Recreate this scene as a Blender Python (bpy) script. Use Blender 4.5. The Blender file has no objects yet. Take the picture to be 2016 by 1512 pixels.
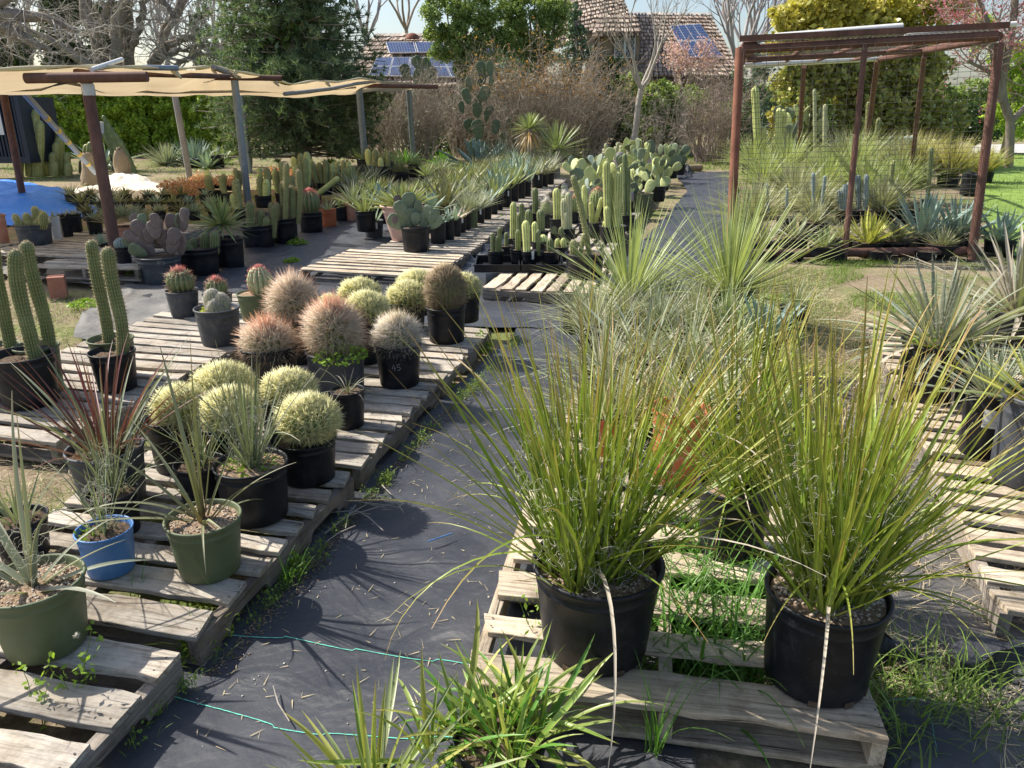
import bpy, math, random
import numpy as np
from mathutils import Vector, Matrix, Euler, noise

S = bpy.context.scene
COL = S.collection
random.seed(11)
RG = np.random.default_rng(11)
PI = math.pi
R = math.radians

# ------------------------------------------------------------------ camera, light
CAMZ = 1.65
FPX = 1500.0
PITCH = math.atan(541 / 1500)
cam = bpy.data.objects.new('camera', bpy.data.cameras.new('camera'))
COL.objects.link(cam)
cam.location = (0, 0, CAMZ)
cam.rotation_euler = (PI / 2 - PITCH, 0, 0)
cam.data.sensor_width = 36
cam.data.lens = FPX / 2016 * 36
cam.data.clip_start = 0.05
cam.data.clip_end = 900
S.camera = cam

SUN_AZ = R(202)      # measured from +x, counter-clockwise minus ...; vector below
SUN_EL = R(46)
sv = Vector((-math.cos(R(24)) * math.cos(SUN_EL), math.sin(R(24)) * math.cos(SUN_EL), math.sin(SUN_EL)))
w = bpy.data.worlds.new('World')
S.world = w
w.use_nodes = True
nt = w.node_tree
sky = nt.nodes.new('ShaderNodeTexSky')
sky.sky_type = 'NISHITA'
sky.sun_disc = False
sky.sun_elevation = SUN_EL
sky.sun_rotation = math.atan2(sv.x, sv.y)
sky.air_density = 1.0
sky.dust_density = 2.0
sky.ozone_density = 1.0
nt.links.new(sky.outputs[0], nt.nodes['Background'].inputs[0])
nt.nodes['Background'].inputs[1].default_value = 0.12
sl = bpy.data.lights.new('sun', 'SUN')
sl.energy = 4.9
sl.angle = R(0.6)
sl.color = (1.0, 0.945, 0.85)
sun = bpy.data.objects.new('sun', sl)
COL.objects.link(sun)
sun.rotation_euler = sv.to_track_quat('Z', 'Y').to_euler()
S.view_settings.view_transform = 'Standard'
S.view_settings.look = 'None'
S.view_settings.exposure = 0.60
S.view_settings.gamma = 1
S.view_settings.use_curve_mapping = False
S.render.engine = 'CYCLES'

# ------------------------------------------------------------------ pixel geometry
cp, sp = math.cos(PITCH), math.sin(PITCH)
def ray(px, py):
    dx = (px - 1008) / FPX; dy = (756 - py) / FPX
    return (dx, cp + dy * sp, -sp + dy * cp)
def at(px, py, z=0.0):
    d = ray(px, py); t = (z - CAMZ) / d[2]
    return Vector((d[0] * t, d[1] * t, z))
def atY(px, py, Y):
    d = ray(px, py); t = Y / d[1]
    return Vector((d[0] * t, Y, CAMZ + d[2] * t))
def scl(p):           # metres per photo pixel at a point
    return (p[1] * cp - (p[2] - CAMZ) * sp) / FPX

# ------------------------------------------------------------------ mesh building
class MB:
    def __init__(s):
        s.v = []; s.q = []; s.t = []; s.uv = []; s.r = []; s.n = 0
        s.qm = []; s.tm = []
    def add(s, V, F, uv=None, r=None, mi=0):
        V = np.asarray(V, dtype=np.float32).reshape(-1, 3)
        F = np.asarray(F, dtype=np.int64)
        if F.size:
            if F.shape[1] == 4: s.q.append(F + s.n); s.qm.append(np.full(len(F), mi))
            else: s.t.append(F + s.n); s.tm.append(np.full(len(F), mi))
        k = len(V)
        s.v.append(V)
        s.uv.append(np.zeros((k, 2), np.float32) if uv is None else np.asarray(uv, np.float32).reshape(-1, 2))
        if r is None: r = random.random()
        s.r.append(np.full(k, r, np.float32) if np.isscalar(r) else np.asarray(r, np.float32))
        s.n += k
    def mesh(s, name, mats, smooth=True):
        V = np.concatenate(s.v); UV = np.concatenate(s.uv); RR = np.concatenate(s.r)
        Q = np.concatenate(s.q) if s.q else np.zeros((0, 4), np.int64)
        T = np.concatenate(s.t) if s.t else np.zeros((0, 3), np.int64)
        loops = np.concatenate([Q.ravel(), T.ravel()]).astype(np.int32)
        nq, ntr = len(Q), len(T)
        starts = np.concatenate([np.arange(nq) * 4, nq * 4 + np.arange(ntr) * 3]).astype(np.int32)
        me = bpy.data.meshes.new(name)
        me.vertices.add(len(V)); me.vertices.foreach_set('co', V.ravel())
        me.loops.add(len(loops)); me.loops.foreach_set('vertex_index', loops)
        me.polygons.add(nq + ntr); me.polygons.foreach_set('loop_start', starts)
        mi = np.concatenate((s.qm if s.q else []) + (s.tm if s.t else [])).astype(np.int32)
        me.polygons.foreach_set('material_index', mi)
        me.polygons.foreach_set('use_smooth', np.full(nq + ntr, smooth, dtype=bool))
        u = me.uv_layers.new(name='UVMap')
        u.data.foreach_set('uv', UV[loops].ravel())
        a = me.attributes.new('rnd', 'FLOAT', 'POINT')
        a.data.foreach_set('value', RR)
        for m in (mats if isinstance(mats, (list, tuple)) else [mats]): me.materials.append(m)
        me.update(calc_edges=True)
        me.validate()
        return me
    def build(s, name, mats, parent=None, smooth=True, loc=None):
        return link(name, s.mesh(name, mats, smooth), parent, loc)

def link(name, me, parent=None, loc=None):
    o = bpy.data.objects.new(name, me)
    COL.objects.link(o)
    if parent is not None: o.parent = parent
    if loc is not None: o.location = loc
    return o
def tag(o, label=None, cat=None, group=None, kind=None):
    if label: o['label'] = label
    if cat: o['category'] = cat
    if group: o['group'] = group
    if kind: o['kind'] = kind
    return o
def thing(name, label, cat, loc, group=None, rz=0):
    o = bpy.data.objects.new(name, None); COL.objects.link(o)
    o.empty_display_size = 0.1
    o.location = loc; o.rotation_euler = (0, 0, rz)
    return tag(o, label, cat, group)
def stuff(o): o['kind'] = 'stuff'; return o

def tube(mb, pts, rad, sides=6, r=None, cap=True, mi=0):
    P = np.asarray([tuple(p) for p in pts], float); k = len(P)
    rad = np.full(k, rad, float) if np.isscalar(rad) else np.asarray(rad, float)
    T = np.gradient(P, axis=0); T /= np.linalg.norm(T, axis=1, keepdims=True) + 1e-9
    m = T.mean(0)
    ref = np.array([1.0, 0, 0]) if abs(m[0]) < 0.6 else np.array([0, 0, 1.0])
    if abs(m[0]) >= 0.6 and abs(m[2]) > 0.6: ref = np.array([0, 1.0, 0])
    A = np.cross(T, ref); A /= np.linalg.norm(A, axis=1, keepdims=True) + 1e-9
    B = np.cross(T, A)
    an = np.arange(sides) / sides * 2 * PI
    V = P[:, None] + rad[:, None, None] * (A[:, None] * np.cos(an)[None, :, None] + B[:, None] * np.sin(an)[None, :, None])
    i = np.arange(k - 1)[:, None] * sides; j = np.arange(sides)[None]; j2 = (j + 1) % sides
    F = np.stack([i + j, i + j2, i + sides + j2, i + sides + j], -1).reshape(-1, 4)
    uv = np.stack(np.broadcast_arrays(j / sides, np.linspace(0, 1, k)[:, None]), -1).reshape(-1, 2)
    V = V.reshape(-1, 3)
    if r is None: r = random.random()
    mb.add(V, F, uv, r, mi)
    if cap and sides > 3:
        n0 = mb.n
        mb.add(np.concatenate([V[-sides:], P[-1:], V[:sides], P[:1]]),
               np.array([[a, (a + 1) % sides, sides] for a in range(sides)] +
                        [[sides + 1 + (a + 1) % sides, sides + 1 + a, 2 * sides + 1] for a in range(sides)]),
               np.tile([0.5, 0.5], (2 * sides + 2, 1)), r, mi)

def sticks(mb, P0, P1, r0, r1, sides=3, r=None):
    P0 = np.asarray(P0, float); P1 = np.asarray(P1, float); n = len(P0)
    if n == 0: return
    T = P1 - P0; T /= np.linalg.norm(T, axis=1, keepdims=True) + 1e-9
    ref = np.where(np.abs(T[:, 2:3]) > 0.8, np.array([[1.0, 0, 0]]), np.array([[0, 0, 1.0]]))
    A = np.cross(T, ref); A /= np.linalg.norm(A, axis=1, keepdims=True) + 1e-9
    B = np.cross(T, A)
    an = np.arange(sides) / sides * 2 * PI
    C = A[:, None] * np.cos(an)[None, :, None] + B[:, None] * np.sin(an)[None, :, None]
    r0 = np.broadcast_to(r0, n)[:, None, None]; r1 = np.broadcast_to(r1, n)[:, None, None]
    V = np.concatenate([P0[:, None] + C * r0, P1[:, None] + C * r1], 1)
    b = np.arange(n)[:, None] * 2 * sides; j = np.arange(sides)[None]; j2 = (j + 1) % sides
    F = np.stack([b + j, b + j2, b + sides + j2, b + sides + j], -1).reshape(-1, 4)
    rr = np.repeat(RG.random(n) if r is None else np.broadcast_to(r, n), 2 * sides)
    uv = np.zeros((n, 2 * sides, 2)); uv[:, sides:, 1] = 1
    mb.add(V.reshape(-1, 3), F, uv.reshape(-1, 2), rr)

def blades(mb, base, az, tilt, length, width, bend=0.6, segs=5, prof='grass', fold=0.25, pw=1.3, twist=0.0, curl=0.0, mi=0):
    base = np.asarray(base, float).reshape(-1, 3); n = len(base)
    g = lambda x: np.broadcast_to(np.asarray(x, float), n)
    az, tilt, length, width, bend, curl = map(g, (az, tilt, length, width, bend, curl))
    s = np.linspace(0, 1, segs + 1)
    sm = (s[1:] + s[:-1]) / 2
    th = tilt[:, None] + bend[:, None] * sm[None] ** pw
    a2 = az[:, None] + curl[:, None] * sm[None]
    d = np.stack([np.sin(th) * np.cos(a2), np.sin(th) * np.sin(a2), np.cos(th)], -1) * (length / segs)[:, None, None]
    C = np.concatenate([np.zeros((n, 1, 3)), np.cumsum(d, 1)], 1) + base[:, None]
    D = np.concatenate([d[:, :1], (d[:, 1:] + d[:, :-1]) / 2, d[:, -1:]], 1)
    D /= np.linalg.norm(D, axis=-1, keepdims=True) + 1e-9
    azf = np.concatenate([a2[:, :1], a2], 1)
    tw = RG.uniform(-twist, twist, n) if twist else np.zeros(n)
    side = np.stack([-np.sin(azf), np.cos(azf), np.zeros_like(azf)], -1)
    nor = np.cross(side, D)
    ct, st = np.cos(tw)[:, None, None], np.sin(tw)[:, None, None]
    side, nor = side * ct + nor * st, nor * ct - side * st
    if prof == 'grass': wp = np.clip((1 - s) ** 0.75, 0, 1) * (0.75 + 0.25 * np.clip(s * 5, 0, 1))
    elif prof == 'rush': wp = 1 - 0.9 * s ** 1.6
    elif prof == 'agave': wp = (0.62 + 0.9 * s - 0.55 * s ** 2) * np.clip(1 - s ** 2.6, 0, 1) ** 0.9 + 0.001
    elif prof == 'aloe': wp = (1 - s) ** 0.85 * (1 + 0.2 * s) + 0.001
    else: wp = np.sin(PI * np.clip(s * 0.92 + 0.06, 0, 1)) ** 0.8
    wp = np.maximum(wp, 0.02)
    W = width[:, None, None] / 2 * wp[None, :, None]
    L = C - side * W; Rr = C + side * W; Mi = C + nor * W * fold * 2
    V = np.stack([L, Mi, Rr], 2)      # n, segs+1, 3, 3
    b = (np.arange(n) * (segs + 1) * 3)[:, None, None]
    i = (np.arange(segs) * 3)[None, :, None]; j = np.array([0, 1])[None, None]
    q = b + i + j
    F = np.stack([q, q + 1, q + 4, q + 3], -1).reshape(-1, 4)
    uv = np.zeros((n, segs + 1, 3, 2)); uv[..., 0] = np.array([0, .5, 1]); uv[..., 1] = s[None, :, None]
    mb.add(V.reshape(-1, 3), F, uv.reshape(-1, 2), np.repeat(RG.random(n), (segs + 1) * 3), mi)

def leafcloud(mb, C, size, mi=0, up=0.3, asp=0.55):
    n = len(C); size = np.broadcast_to(size, n) * RG.uniform(.6, 1.3, n)
    a = RG.normal(size=(n, 3)); a /= np.linalg.norm(a, axis=1, keepdims=True)
    b = RG.normal(size=(n, 3)); b[:, 2] += up
    nn = np.cross(a, b); nn /= np.linalg.norm(nn, axis=1, keepdims=True) + 1e-9
    s_ = size[:, None]
    V = np.stack([C - a * s_ / 2, C + nn * s_ * asp / 2 - a * s_ * .05, C + a * s_ / 2, C - nn * s_ * asp / 2 - a * s_ * .05], 1)
    F = np.arange(n * 4).reshape(n, 4)
    uv = np.tile(np.array([[.5, 0], [1, .5], [.5, 1], [0, .5]]), (n, 1))
    mb.add(V.reshape(-1, 3), F, uv, np.repeat(RG.random(n), 4), mi)

def spikes(mb, P, D, L, wd, mi=0):
    """thin triangular spines: P bases, D unit dirs"""
    n = len(P)
    if n == 0: return
    L = np.broadcast_to(L, n)[:, None]; wd = np.broadcast_to(wd, n)[:, None]
    ref = RG.normal(size=(n, 3)); A = np.cross(D, ref); A /= np.linalg.norm(A, axis=1, keepdims=True) + 1e-9
    B = np.cross(D, A)
    T = P + D * L
    V = np.stack([P + A * wd, P - A * wd * .5 + B * wd * .87, P - A * wd * .5 - B * wd * .87, T], 1)
    b = np.arange(n)[:, None] * 4
    F = np.concatenate([b + np.array([[0, 1, 3]]), b + np.array([[1, 2, 3]]), b + np.array([[2, 0, 3]])])
    uv = np.zeros((n, 4, 2)); uv[:, 3, 1] = 1
    mb.add(V.reshape(-1, 3), F, uv.reshape(-1, 2), np.repeat(RG.random(n), 4), mi)

def box(mb, x0, x1, y0, y1, z0, z1, M4=None, r=None, mi=0, jit=0.0):
    V = np.array([(x, y, z) for z in (z0, z1) for y in (y0, y1) for x in (x0, x1)], float)
    if jit: V += RG.uniform(-jit, jit, V.shape)
    if M4 is not None: V = V @ np.array(M4.to_3x3()).T + np.array(M4.translation)
    F = [(0, 2, 3, 1), (4, 5, 7, 6), (0, 1, 5, 4), (2, 6, 7, 3), (0, 4, 6, 2), (1, 3, 7, 5)]
    # separate verts per face for crisp shading
    VV = np.concatenate([V[list(f)] for f in F])
    uv = np.tile([[0, 0], [1, 0], [1, 1], [0, 1]], (6, 1))
    mb.add(VV, np.arange(24).reshape(6, 4), uv, r, mi)

def lathe(mb, prof, seg=32, mi=0, squash=0.0, r=None):
    k = len(prof); an = np.arange(seg) / seg * 2 * PI
    P = np.array(prof, float)
    V = np.stack([P[:, None, 0] * np.cos(an)[None], P[:, None, 0] * np.sin(an)[None], np.broadcast_to(P[:, None, 1], (k, seg))], -1)
    i = np.arange(k - 1)[:, None] * seg; j = np.arange(seg)[None]; j2 = (j + 1) % seg
    F = np.stack([i + j, i + j2, i + seg + j2, i + seg + j], -1).reshape(-1, 4)
    uv = np.stack(np.broadcast_arrays(j / seg, np.linspace(0, 1, k)[:, None]), -1).reshape(-1, 2)
    mb.add(V.reshape(-1, 3), F, uv, r, mi)

def ribbed(mb, path, rad, ribs=14, depth=.2, per=4, mi=0, tw=0.0, sp=None, spn=1, spl=.02, spw=.0012, step=1, spmi=1, out=0.6, crown=1.0):
    """ribbed cactus body along path (k,3) with radii (k); optional spines in the same mesh builder"""
    P = np.asarray([tuple(p) for p in path], float); k = len(P); rad = np.asarray(rad, float)
    T = np.gradient(P, axis=0); T /= np.linalg.norm(T, axis=1, keepdims=True) + 1e-9
    A = np.cross(T, np.array([0, 1.0, 0.01])); A /= np.linalg.norm(A, axis=1, keepdims=True) + 1e-9
    B = np.cross(T, A)
    m = ribs * per
    an = np.arange(m) / m * 2 * PI
    mod = 1 - depth + depth * np.abs(np.cos(ribs * an / 2)) ** 1.1
    V = P[:, None] + rad[:, None, None] * mod[None, :, None] * (A[:, None] * np.cos(an)[None, :, None] + B[:, None] * np.sin(an)[None, :, None])
    i = np.arange(k - 1)[:, None] * m; j = np.arange(m)[None]; j2 = (j + 1) % m
    F = np.stack([i + j, i + j2, i + m + j2, i + m + j], -1).reshape(-1, 4)
    uv = np.stack(np.broadcast_arrays(np.abs(np.cos(ribs * an / 2))[None], np.linspace(0, 1, k)[:, None]), -1).reshape(-1, 2)
    mb.add(V.reshape(-1, 3), F, uv, None, mi)
    if sp is None: return
    # spines
    ra = np.arange(ribs) / ribs * 2 * PI
    L = np.concatenate([[0], np.cumsum(np.linalg.norm(np.diff(P, axis=0), axis=1) + np.abs(np.diff(rad)))])
    na = max(3, int(L[-1] / step)); t = (np.arange(na) + .5) / na * L[-1]
    ip = lambda X: np.stack([np.interp(t, L, X[:, c]) for c in range(3)], -1)
    Pa, Ta, Aa, Ba = ip(P), ip(T), ip(A), ip(B); ra_ = np.interp(t, L, rad); dr = np.interp(t, L, np.gradient(rad, L + np.arange(k) * 1e-9))
    O = Aa[:, None] * np.cos(ra)[None, :, None] + Ba[:, None] * np.sin(ra)[None, :, None]
    base = Pa[:, None] + O * ra_[:, None, None]
    N = O + Ta[:, None] * np.clip(-dr, -2, 6)[:, None, None] * .9; N /= np.linalg.norm(N, axis=-1, keepdims=True)
    base = base.reshape(-1, 3); N = N.reshape(-1, 3)
    base = np.repeat(base, spn, 0); N = np.repeat(N, spn, 0)
    D = N * out + RG.normal(size=N.shape) * .45; D /= np.linalg.norm(D, axis=1, keepdims=True)
    base = base + RG.normal(size=base.shape) * .0015
    spikes(sp, base, D, spl * RG.uniform(.5, 1.2, len(base)), spw)

# ------------------------------------------------------------------ materials
def rgb(c): return (c[0], c[1], c[2], 1)
class NT:
    def __init__(s, name):
        s.m = bpy.data.materials.new(name); s.m.use_nodes = True
        s.t = s.m.node_tree; s.b = s.t.nodes['Principled BSDF']; s.out = s.t.nodes['Material Output']
    def n(s, typ, **k):
        x = s.t.nodes.new('ShaderNode' + typ)
        for a, v in k.items():
            if a.startswith('i_'):
                key = a[2:]; key = int(key) if key.isdigit() else key
                x.inputs[key].default_value = v
            else: setattr(x, a, v)
        return x
    def l(s, a, b): s.t.links.new(a, b)
    def ramp(s, fac, stops, interp='LINEAR'):
        x = s.n('ValToRGB'); x.color_ramp.interpolation = interp
        e = x.color_ramp.elements
        while len(e) < len(stops): e.new(0.5)
        for i, (p, c) in enumerate(stops): e[i].position = p; e[i].color = rgb(c) if len(c) == 3 else c
        s.l(fac, x.inputs[0]); return x.outputs[0]
    def mix(s, f, a, b, mode='MIX'):
        x = s.n('MixRGB', blend_type=mode)
        for k, v in ((0, f), (1, a), (2, b)):
            if hasattr(v, 'is_output'): s.l(v, x.inputs[k])
            elif k == 0: x.inputs[0].default_value = v
            else: x.inputs[k].default_value = rgb(v)
        return x.outputs[0]
    def math(s, op, a, b=0.0, c=None):
        x = s.n('Math', operation=op)
        for k, v in enumerate((a, b) if c is None else (a, b, c)):
            if hasattr(v, 'is_output'): s.l(v, x.inputs[k])
            else: x.inputs[k].default_value = v
        return x.outputs[0]
    def noise(s, scale, detail=4, rough=.6, vec=None, dist=0):
        x = s.n('TexNoise'); x.inputs['Scale'].default_value = scale; x.inputs['Detail'].default_value = detail
        x.inputs['Roughness'].default_value = rough; x.inputs['Distortion'].default_value = dist
        if vec is not None: s.l(vec, x.inputs['Vector'])
        return x.outputs['Fac']
    def rnd(s):
        a = s.n('Attribute', attribute_name='rnd'); o = s.n('ObjectInfo')
        return s.math('FRACT', s.math('ADD', a.outputs['Fac'], o.outputs['Random']))
    def obj(s): return s.n('TexCoord').outputs['Object']
    def bump(s, h, strength=.4, dist=.01):
        x = s.n('Bump'); x.inputs['Strength'].default_value = strength; x.inputs['Distance'].default_value = dist
        s.l(h, x.inputs['Height']); s.l(x.outputs[0], s.b.inputs['Normal']); return x.outputs[0]
    def bright(s, col, r, var):
        v = s.math('MULTIPLY_ADD', r, 2 * var, 1 - var)
        c = s.n('CombineXYZ')
        for k in range(3): s.l(v, c.inputs[k])
        x = s.n('MixRGB', blend_type='MULTIPLY'); x.inputs[0].default_value = 1
        s.l(col, x.inputs[1]); s.l(c.outputs[0], x.inputs[2]); return x.outputs[0]

def leafmat(name, base, mid, tip, alt=None, var=.25, trans=.3, rough=.45, edge=None, ew=.75, stops=(0, .25, .8, 1), spec=.4, tmul=(1.2, 1.2, .6)):
    t = NT(name)
    uv = t.n('UVMap'); se = t.n('SeparateXYZ'); t.l(uv.outputs[0], se.inputs[0])
    r = t.rnd()
    col = t.ramp(se.outputs[1], [(stops[0], base), (stops[1], mid), (stops[2], mid), (stops[3], tip)])
    if alt:
        r2 = t.math('FRACT', t.math('MULTIPLY', r, 7.31))
        col = t.mix(t.math('MULTIPLY', r2, .9), col, alt)
    if edge:
        e = t.math('MULTIPLY', t.math('ABSOLUTE', t.math('SUBTRACT', se.outputs[0], .5)), 2)
        f = t.ramp(e, [(ew, (0, 0, 0)), (min(1, ew + .12), (1, 1, 1))])
        col = t.mix(f, col, edge)
    col = t.bright(col, r, var)
    t.l(col, t.b.inputs['Base Color'])
    t.b.inputs['Roughness'].default_value = rough
    t.b.inputs['Specular IOR Level'].default_value = spec
    if trans:
        tr = t.n('BsdfTranslucent'); tc = t.mix(1, col, tmul, 'MULTIPLY'); t.l(tc, tr.inputs[0])
        mx = t.n('MixShader'); mx.inputs[0].default_value = trans
        t.l(t.b.outputs[0], mx.inputs[1]); t.l(tr.outputs[0], mx.inputs[2]); t.l(mx.outputs[0], t.out.inputs[0])
    return t.m

def plain(name, c1, c2=None, scale=8, rough=.6, bump=0, bscale=None, spec=.5, metal=0, var=0, stretch=None, detail=5):
    t = NT(name)
    vec = t.obj()
    if stretch:
        mp = t.n('Mapping'); mp.inputs['Scale'].default_value = stretch; t.l(vec, mp.inputs[0]); vec = mp.outputs[0]
    f = t.noise(scale, detail, .65, vec)
    col = t.ramp(f, [(.3, c1), (.7, c2 or c1)])
    if var: col = t.bright(col, t.rnd(), var)
    t.l(col, t.b.inputs['Base Color'])
    t.b.inputs['Roughness'].default_value = rough; t.b.inputs['Specular IOR Level'].default_value = spec
    t.b.inputs['Metallic'].default_value = metal
    if bump: t.bump(t.noise(bscale or scale * 4, 4, .6, vec), bump, .004)
    return t.m

def woodmat(name, light, dark, warm):
    t = NT(name)
    v = t.obj(); oi = t.n('ObjectInfo')
    off = t.n('CombineXYZ'); t.l(t.math('MULTIPLY', oi.outputs['Random'], 37), off.inputs[0]); t.l(t.math('MULTIPLY', oi.outputs['Random'], 91), off.inputs[1])
    ad = t.n('VectorMath', operation='ADD'); t.l(v, ad.inputs[0]); t.l(off.outputs[0], ad.inputs[1])
    mp = t.n('Mapping'); mp.inputs['Scale'].default_value = (2.2, 55, 55); t.l(ad.outputs[0], mp.inputs[0])
    g = t.noise(1.0, 6, .7, mp.outputs[0], .6)
    mp2 = t.n('Mapping'); mp2.inputs['Scale'].default_value = (3, 9, 9); t.l(ad.outputs[0], mp2.inputs[0])
    g2 = t.noise(1.0, 4, .6, mp2.outputs[0])
    col = t.ramp(g, [(.30, dark), (.46, light), (.7, tuple(min(1, x * 1.2) for x in light))])
    col = t.mix(t.ramp(g2, [(.4, (0, 0, 0)), (.7, (1, 1, 1))]), col, warm)
    mp3 = t.n('Mapping'); mp3.inputs['Scale'].default_value = (1.1, 22, 22); t.l(ad.outputs[0], mp3.inputs[0])
    g3 = t.noise(1.0, 5, .75, mp3.outputs[0], 1.2)
    col = t.mix(.75, col, t.ramp(g3, [(.34, (.42, .39, .36)), (.5, (1, 1, 1)), (.66, (1.0, .93, .84))]), 'MULTIPLY')
    crack = t.ramp(g, [(.33, (.10, .085, .075)), (.39, (1, 1, 1))])
    col = t.mix(.8, col, crack, 'MULTIPLY')
    stain = t.ramp(t.noise(4.5, 6, .75, ad.outputs[0]), [(.36, (.38, .35, .31)), (.54, (1, 1, 1))])
    col = t.mix(.7, col, stain, 'MULTIPLY')
    col = t.bright(col, oi.outputs['Random'], .22)
    t.l(col, t.b.inputs['Base Color']); t.b.inputs['Roughness'].default_value = .85
    t.b.inputs['Specular IOR Level'].default_value = .2
    t.bump(t.math('ADD', g, g3), .9, .006)
    return t.m

# ------------------------------------------------------------------ palette
WOOD = woodmat('weathered_wood', (.47, .43, .375), (.12, .105, .09), (.48, .41, .32))
WOODN = woodmat('pale_wood', (.62, .53, .41), (.2, .165, .125), (.58, .47, .34))
WOODG = woodmat('grey_wood', (.30, .27, .24), (.13, .115, .10), (.27, .22, .17))
def potmat(name, c, c2, rough=.42, dust=(.2, .19, .17), spec=.45, dustamt=.5):
    t = NT(name); v = t.obj(); oi = t.n('ObjectInfo')
    off = t.n('CombineXYZ'); t.l(t.math('MULTIPLY', oi.outputs['Random'], 31), off.inputs[2])
    ad = t.n('VectorMath', operation='ADD'); t.l(v, ad.inputs[0]); t.l(off.outputs[0], ad.inputs[1])
    f = t.noise(7, 6, .7, ad.outputs[0]); col = t.ramp(f, [(.35, c), (.7, c2)])
    sp_ = t.ramp(t.noise(160, 2, .5, ad.outputs[0]), [(.66, (0, 0, 0)), (.74, (1, 1, 1))])
    col = t.mix(t.math('MULTIPLY', sp_, .35), col, dust)
    d = t.ramp(t.noise(14, 5, .75, ad.outputs[0]), [(.5, (0, 0, 0)), (.8, (1, 1, 1))])
    col = t.mix(t.math('MULTIPLY', d, dustamt), col, dust)
    t.l(col, t.b.inputs['Base Color']); t.b.inputs['Specular IOR Level'].default_value = spec
    t.l(t.math('MULTIPLY_ADD', f, .3, rough - .12), t.b.inputs['Roughness'])
    t.bump(t.noise(40, 3, .6, ad.outputs[0]), .12, .002)
    return t.m
POTK = potmat('black_plastic', (.008, .009, .012), (.013, .015, .020), .42, (.12, .115, .11), .3, .2)
POTKB = potmat('faded_black_plastic', (.04, .047, .06), (.06, .068, .085), .5)
POTG = potmat('green_plastic', (.10, .125, .06), (.125, .15, .078), .5, (.2, .21, .13), .4, .3)
POTB = potmat('blue_plastic', (.07, .20, .48), (.09, .235, .53), .42, (.2, .3, .45), .5, .2)
POTO = potmat('orange_plastic', (.50, .13, .05), (.56, .17, .07), .5, (.5, .3, .2), .4, .2)
POTT = potmat('terracotta', (.47, .21, .14), (.54, .29, .21), .8, (.6, .5, .42), .2, .5)
POTP = potmat('pink_clay', (.60, .38, .32), (.66, .46, .40), .75, (.7, .6, .55), .2, .3)
POTW = potmat('white_plastic', (.55, .56, .56), (.65, .65, .64), .5, (.4, .38, .33), .4, .4)
SOIL = plain('potting_gravel', (.13, .085, .055), (.42, .31, .21), 70, .95, .9, 90, .1)
SOILD = plain('dark_soil', (.06, .045, .032), (.16, .115, .08), 50, .95, .9, 90, .1)
STONE = plain('gravel_stone', (.36, .27, .19), (.58, .50, .40), 4, .8, 0, var=.35)
NAIL = plain('rusty_nail', (.06, .04, .03), (.10, .06, .04), 50, .8)
WHITE = plain('white_label', (.7, .7, .68), (.78, .78, .76), 20, .5)
CHALK = plain('chalk_mark', (.42, .44, .46), (.5, .52, .54), 20, .8)
RUST = plain('rusty_pipe', (.10, .055, .042), (.20, .10, .075), 9, .75, .4, 60, .25, stretch=(1, 1, .35))
RUSTL = plain('orange_rust_pipe', (.17, .072, .048), (.29, .125, .08), 7, .8, .4, 60, .2)
GALV = plain('galvanised_pole', (.19, .235, .29), (.27, .32, .38), 14, .5, .1, 60, .4, .3)
GREYW = plain('grey_branch', (.25, .225, .20), (.36, .33, .29), 12, .85, .4, 70, .2, stretch=(1, 1, .3))
PVC = plain('white_pvc', (.72, .71, .67), (.8, .79, .75), 10, .4, 0, spec=.5)

# ------------------------------------------------------------------ ground
def nz(x, y, sc=1.0, z=0.0): return noise.noise(Vector((x * sc, y * sc, z)))
def ground_h(x, y):
    return -.02 + .012 * nz(x, y, .9) + .006 * nz(x, y, 4, 3)
mb = MB()
xs = np.concatenate([[-300, -120, -60], np.linspace(-32, 32, 150), [60, 120, 300]])
ys = np.concatenate([[-40, -10, -2], np.linspace(.2, 34, 150), [38, 44, 60, 100, 200, 420]])
X, Y = np.meshgrid(xs, ys)
Z = np.array([[ground_h(x, y) if (abs(x) < 33 and -1 < y < 35) else -.02 for x in xs] for y in ys])
nx, ny = len(xs), len(ys)
i = np.arange(ny - 1)[:, None] * nx + np.arange(nx - 1)[None]
mb.add(np.stack([X, Y, Z], -1), np.stack([i, i + 1, i + nx + 1, i + nx], -1).reshape(-1, 4), np.stack([X, Y], -1))
t = NT('bare_ground')
v = t.obj()
f1 = t.noise(1.1, 6, .65, v); f2 = t.noise(26, 6, .7, v); f3 = t.noise(.35, 3, .5, v)
soil = t.ramp(f2, [(.3, (.15, .11, .075)), (.55, (.27, .21, .145)), (.75, (.44, .36, .25))])
green = t.ramp(f2, [(.3, (.07, .10, .025)), (.7, (.20, .25, .07))])
col = t.mix(t.ramp(f1, [(.46, (0, 0, 0)), (.60, (1, 1, 1))]), soil, green)
col = t.mix(t.ramp(f3, [(.5, (0, 0, 0)), (.62, (.6, .6, .6))]), col, (.33, .27, .17))
t.l(col, t.b.inputs['Base Color']); t.b.inputs['Roughness'].default_value = .95
t.b.inputs['Specular IOR Level'].default_value = .1
t.bump(f2, .8, .02)
mb.build('ground', t.m)['kind'] = 'structure'

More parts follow.
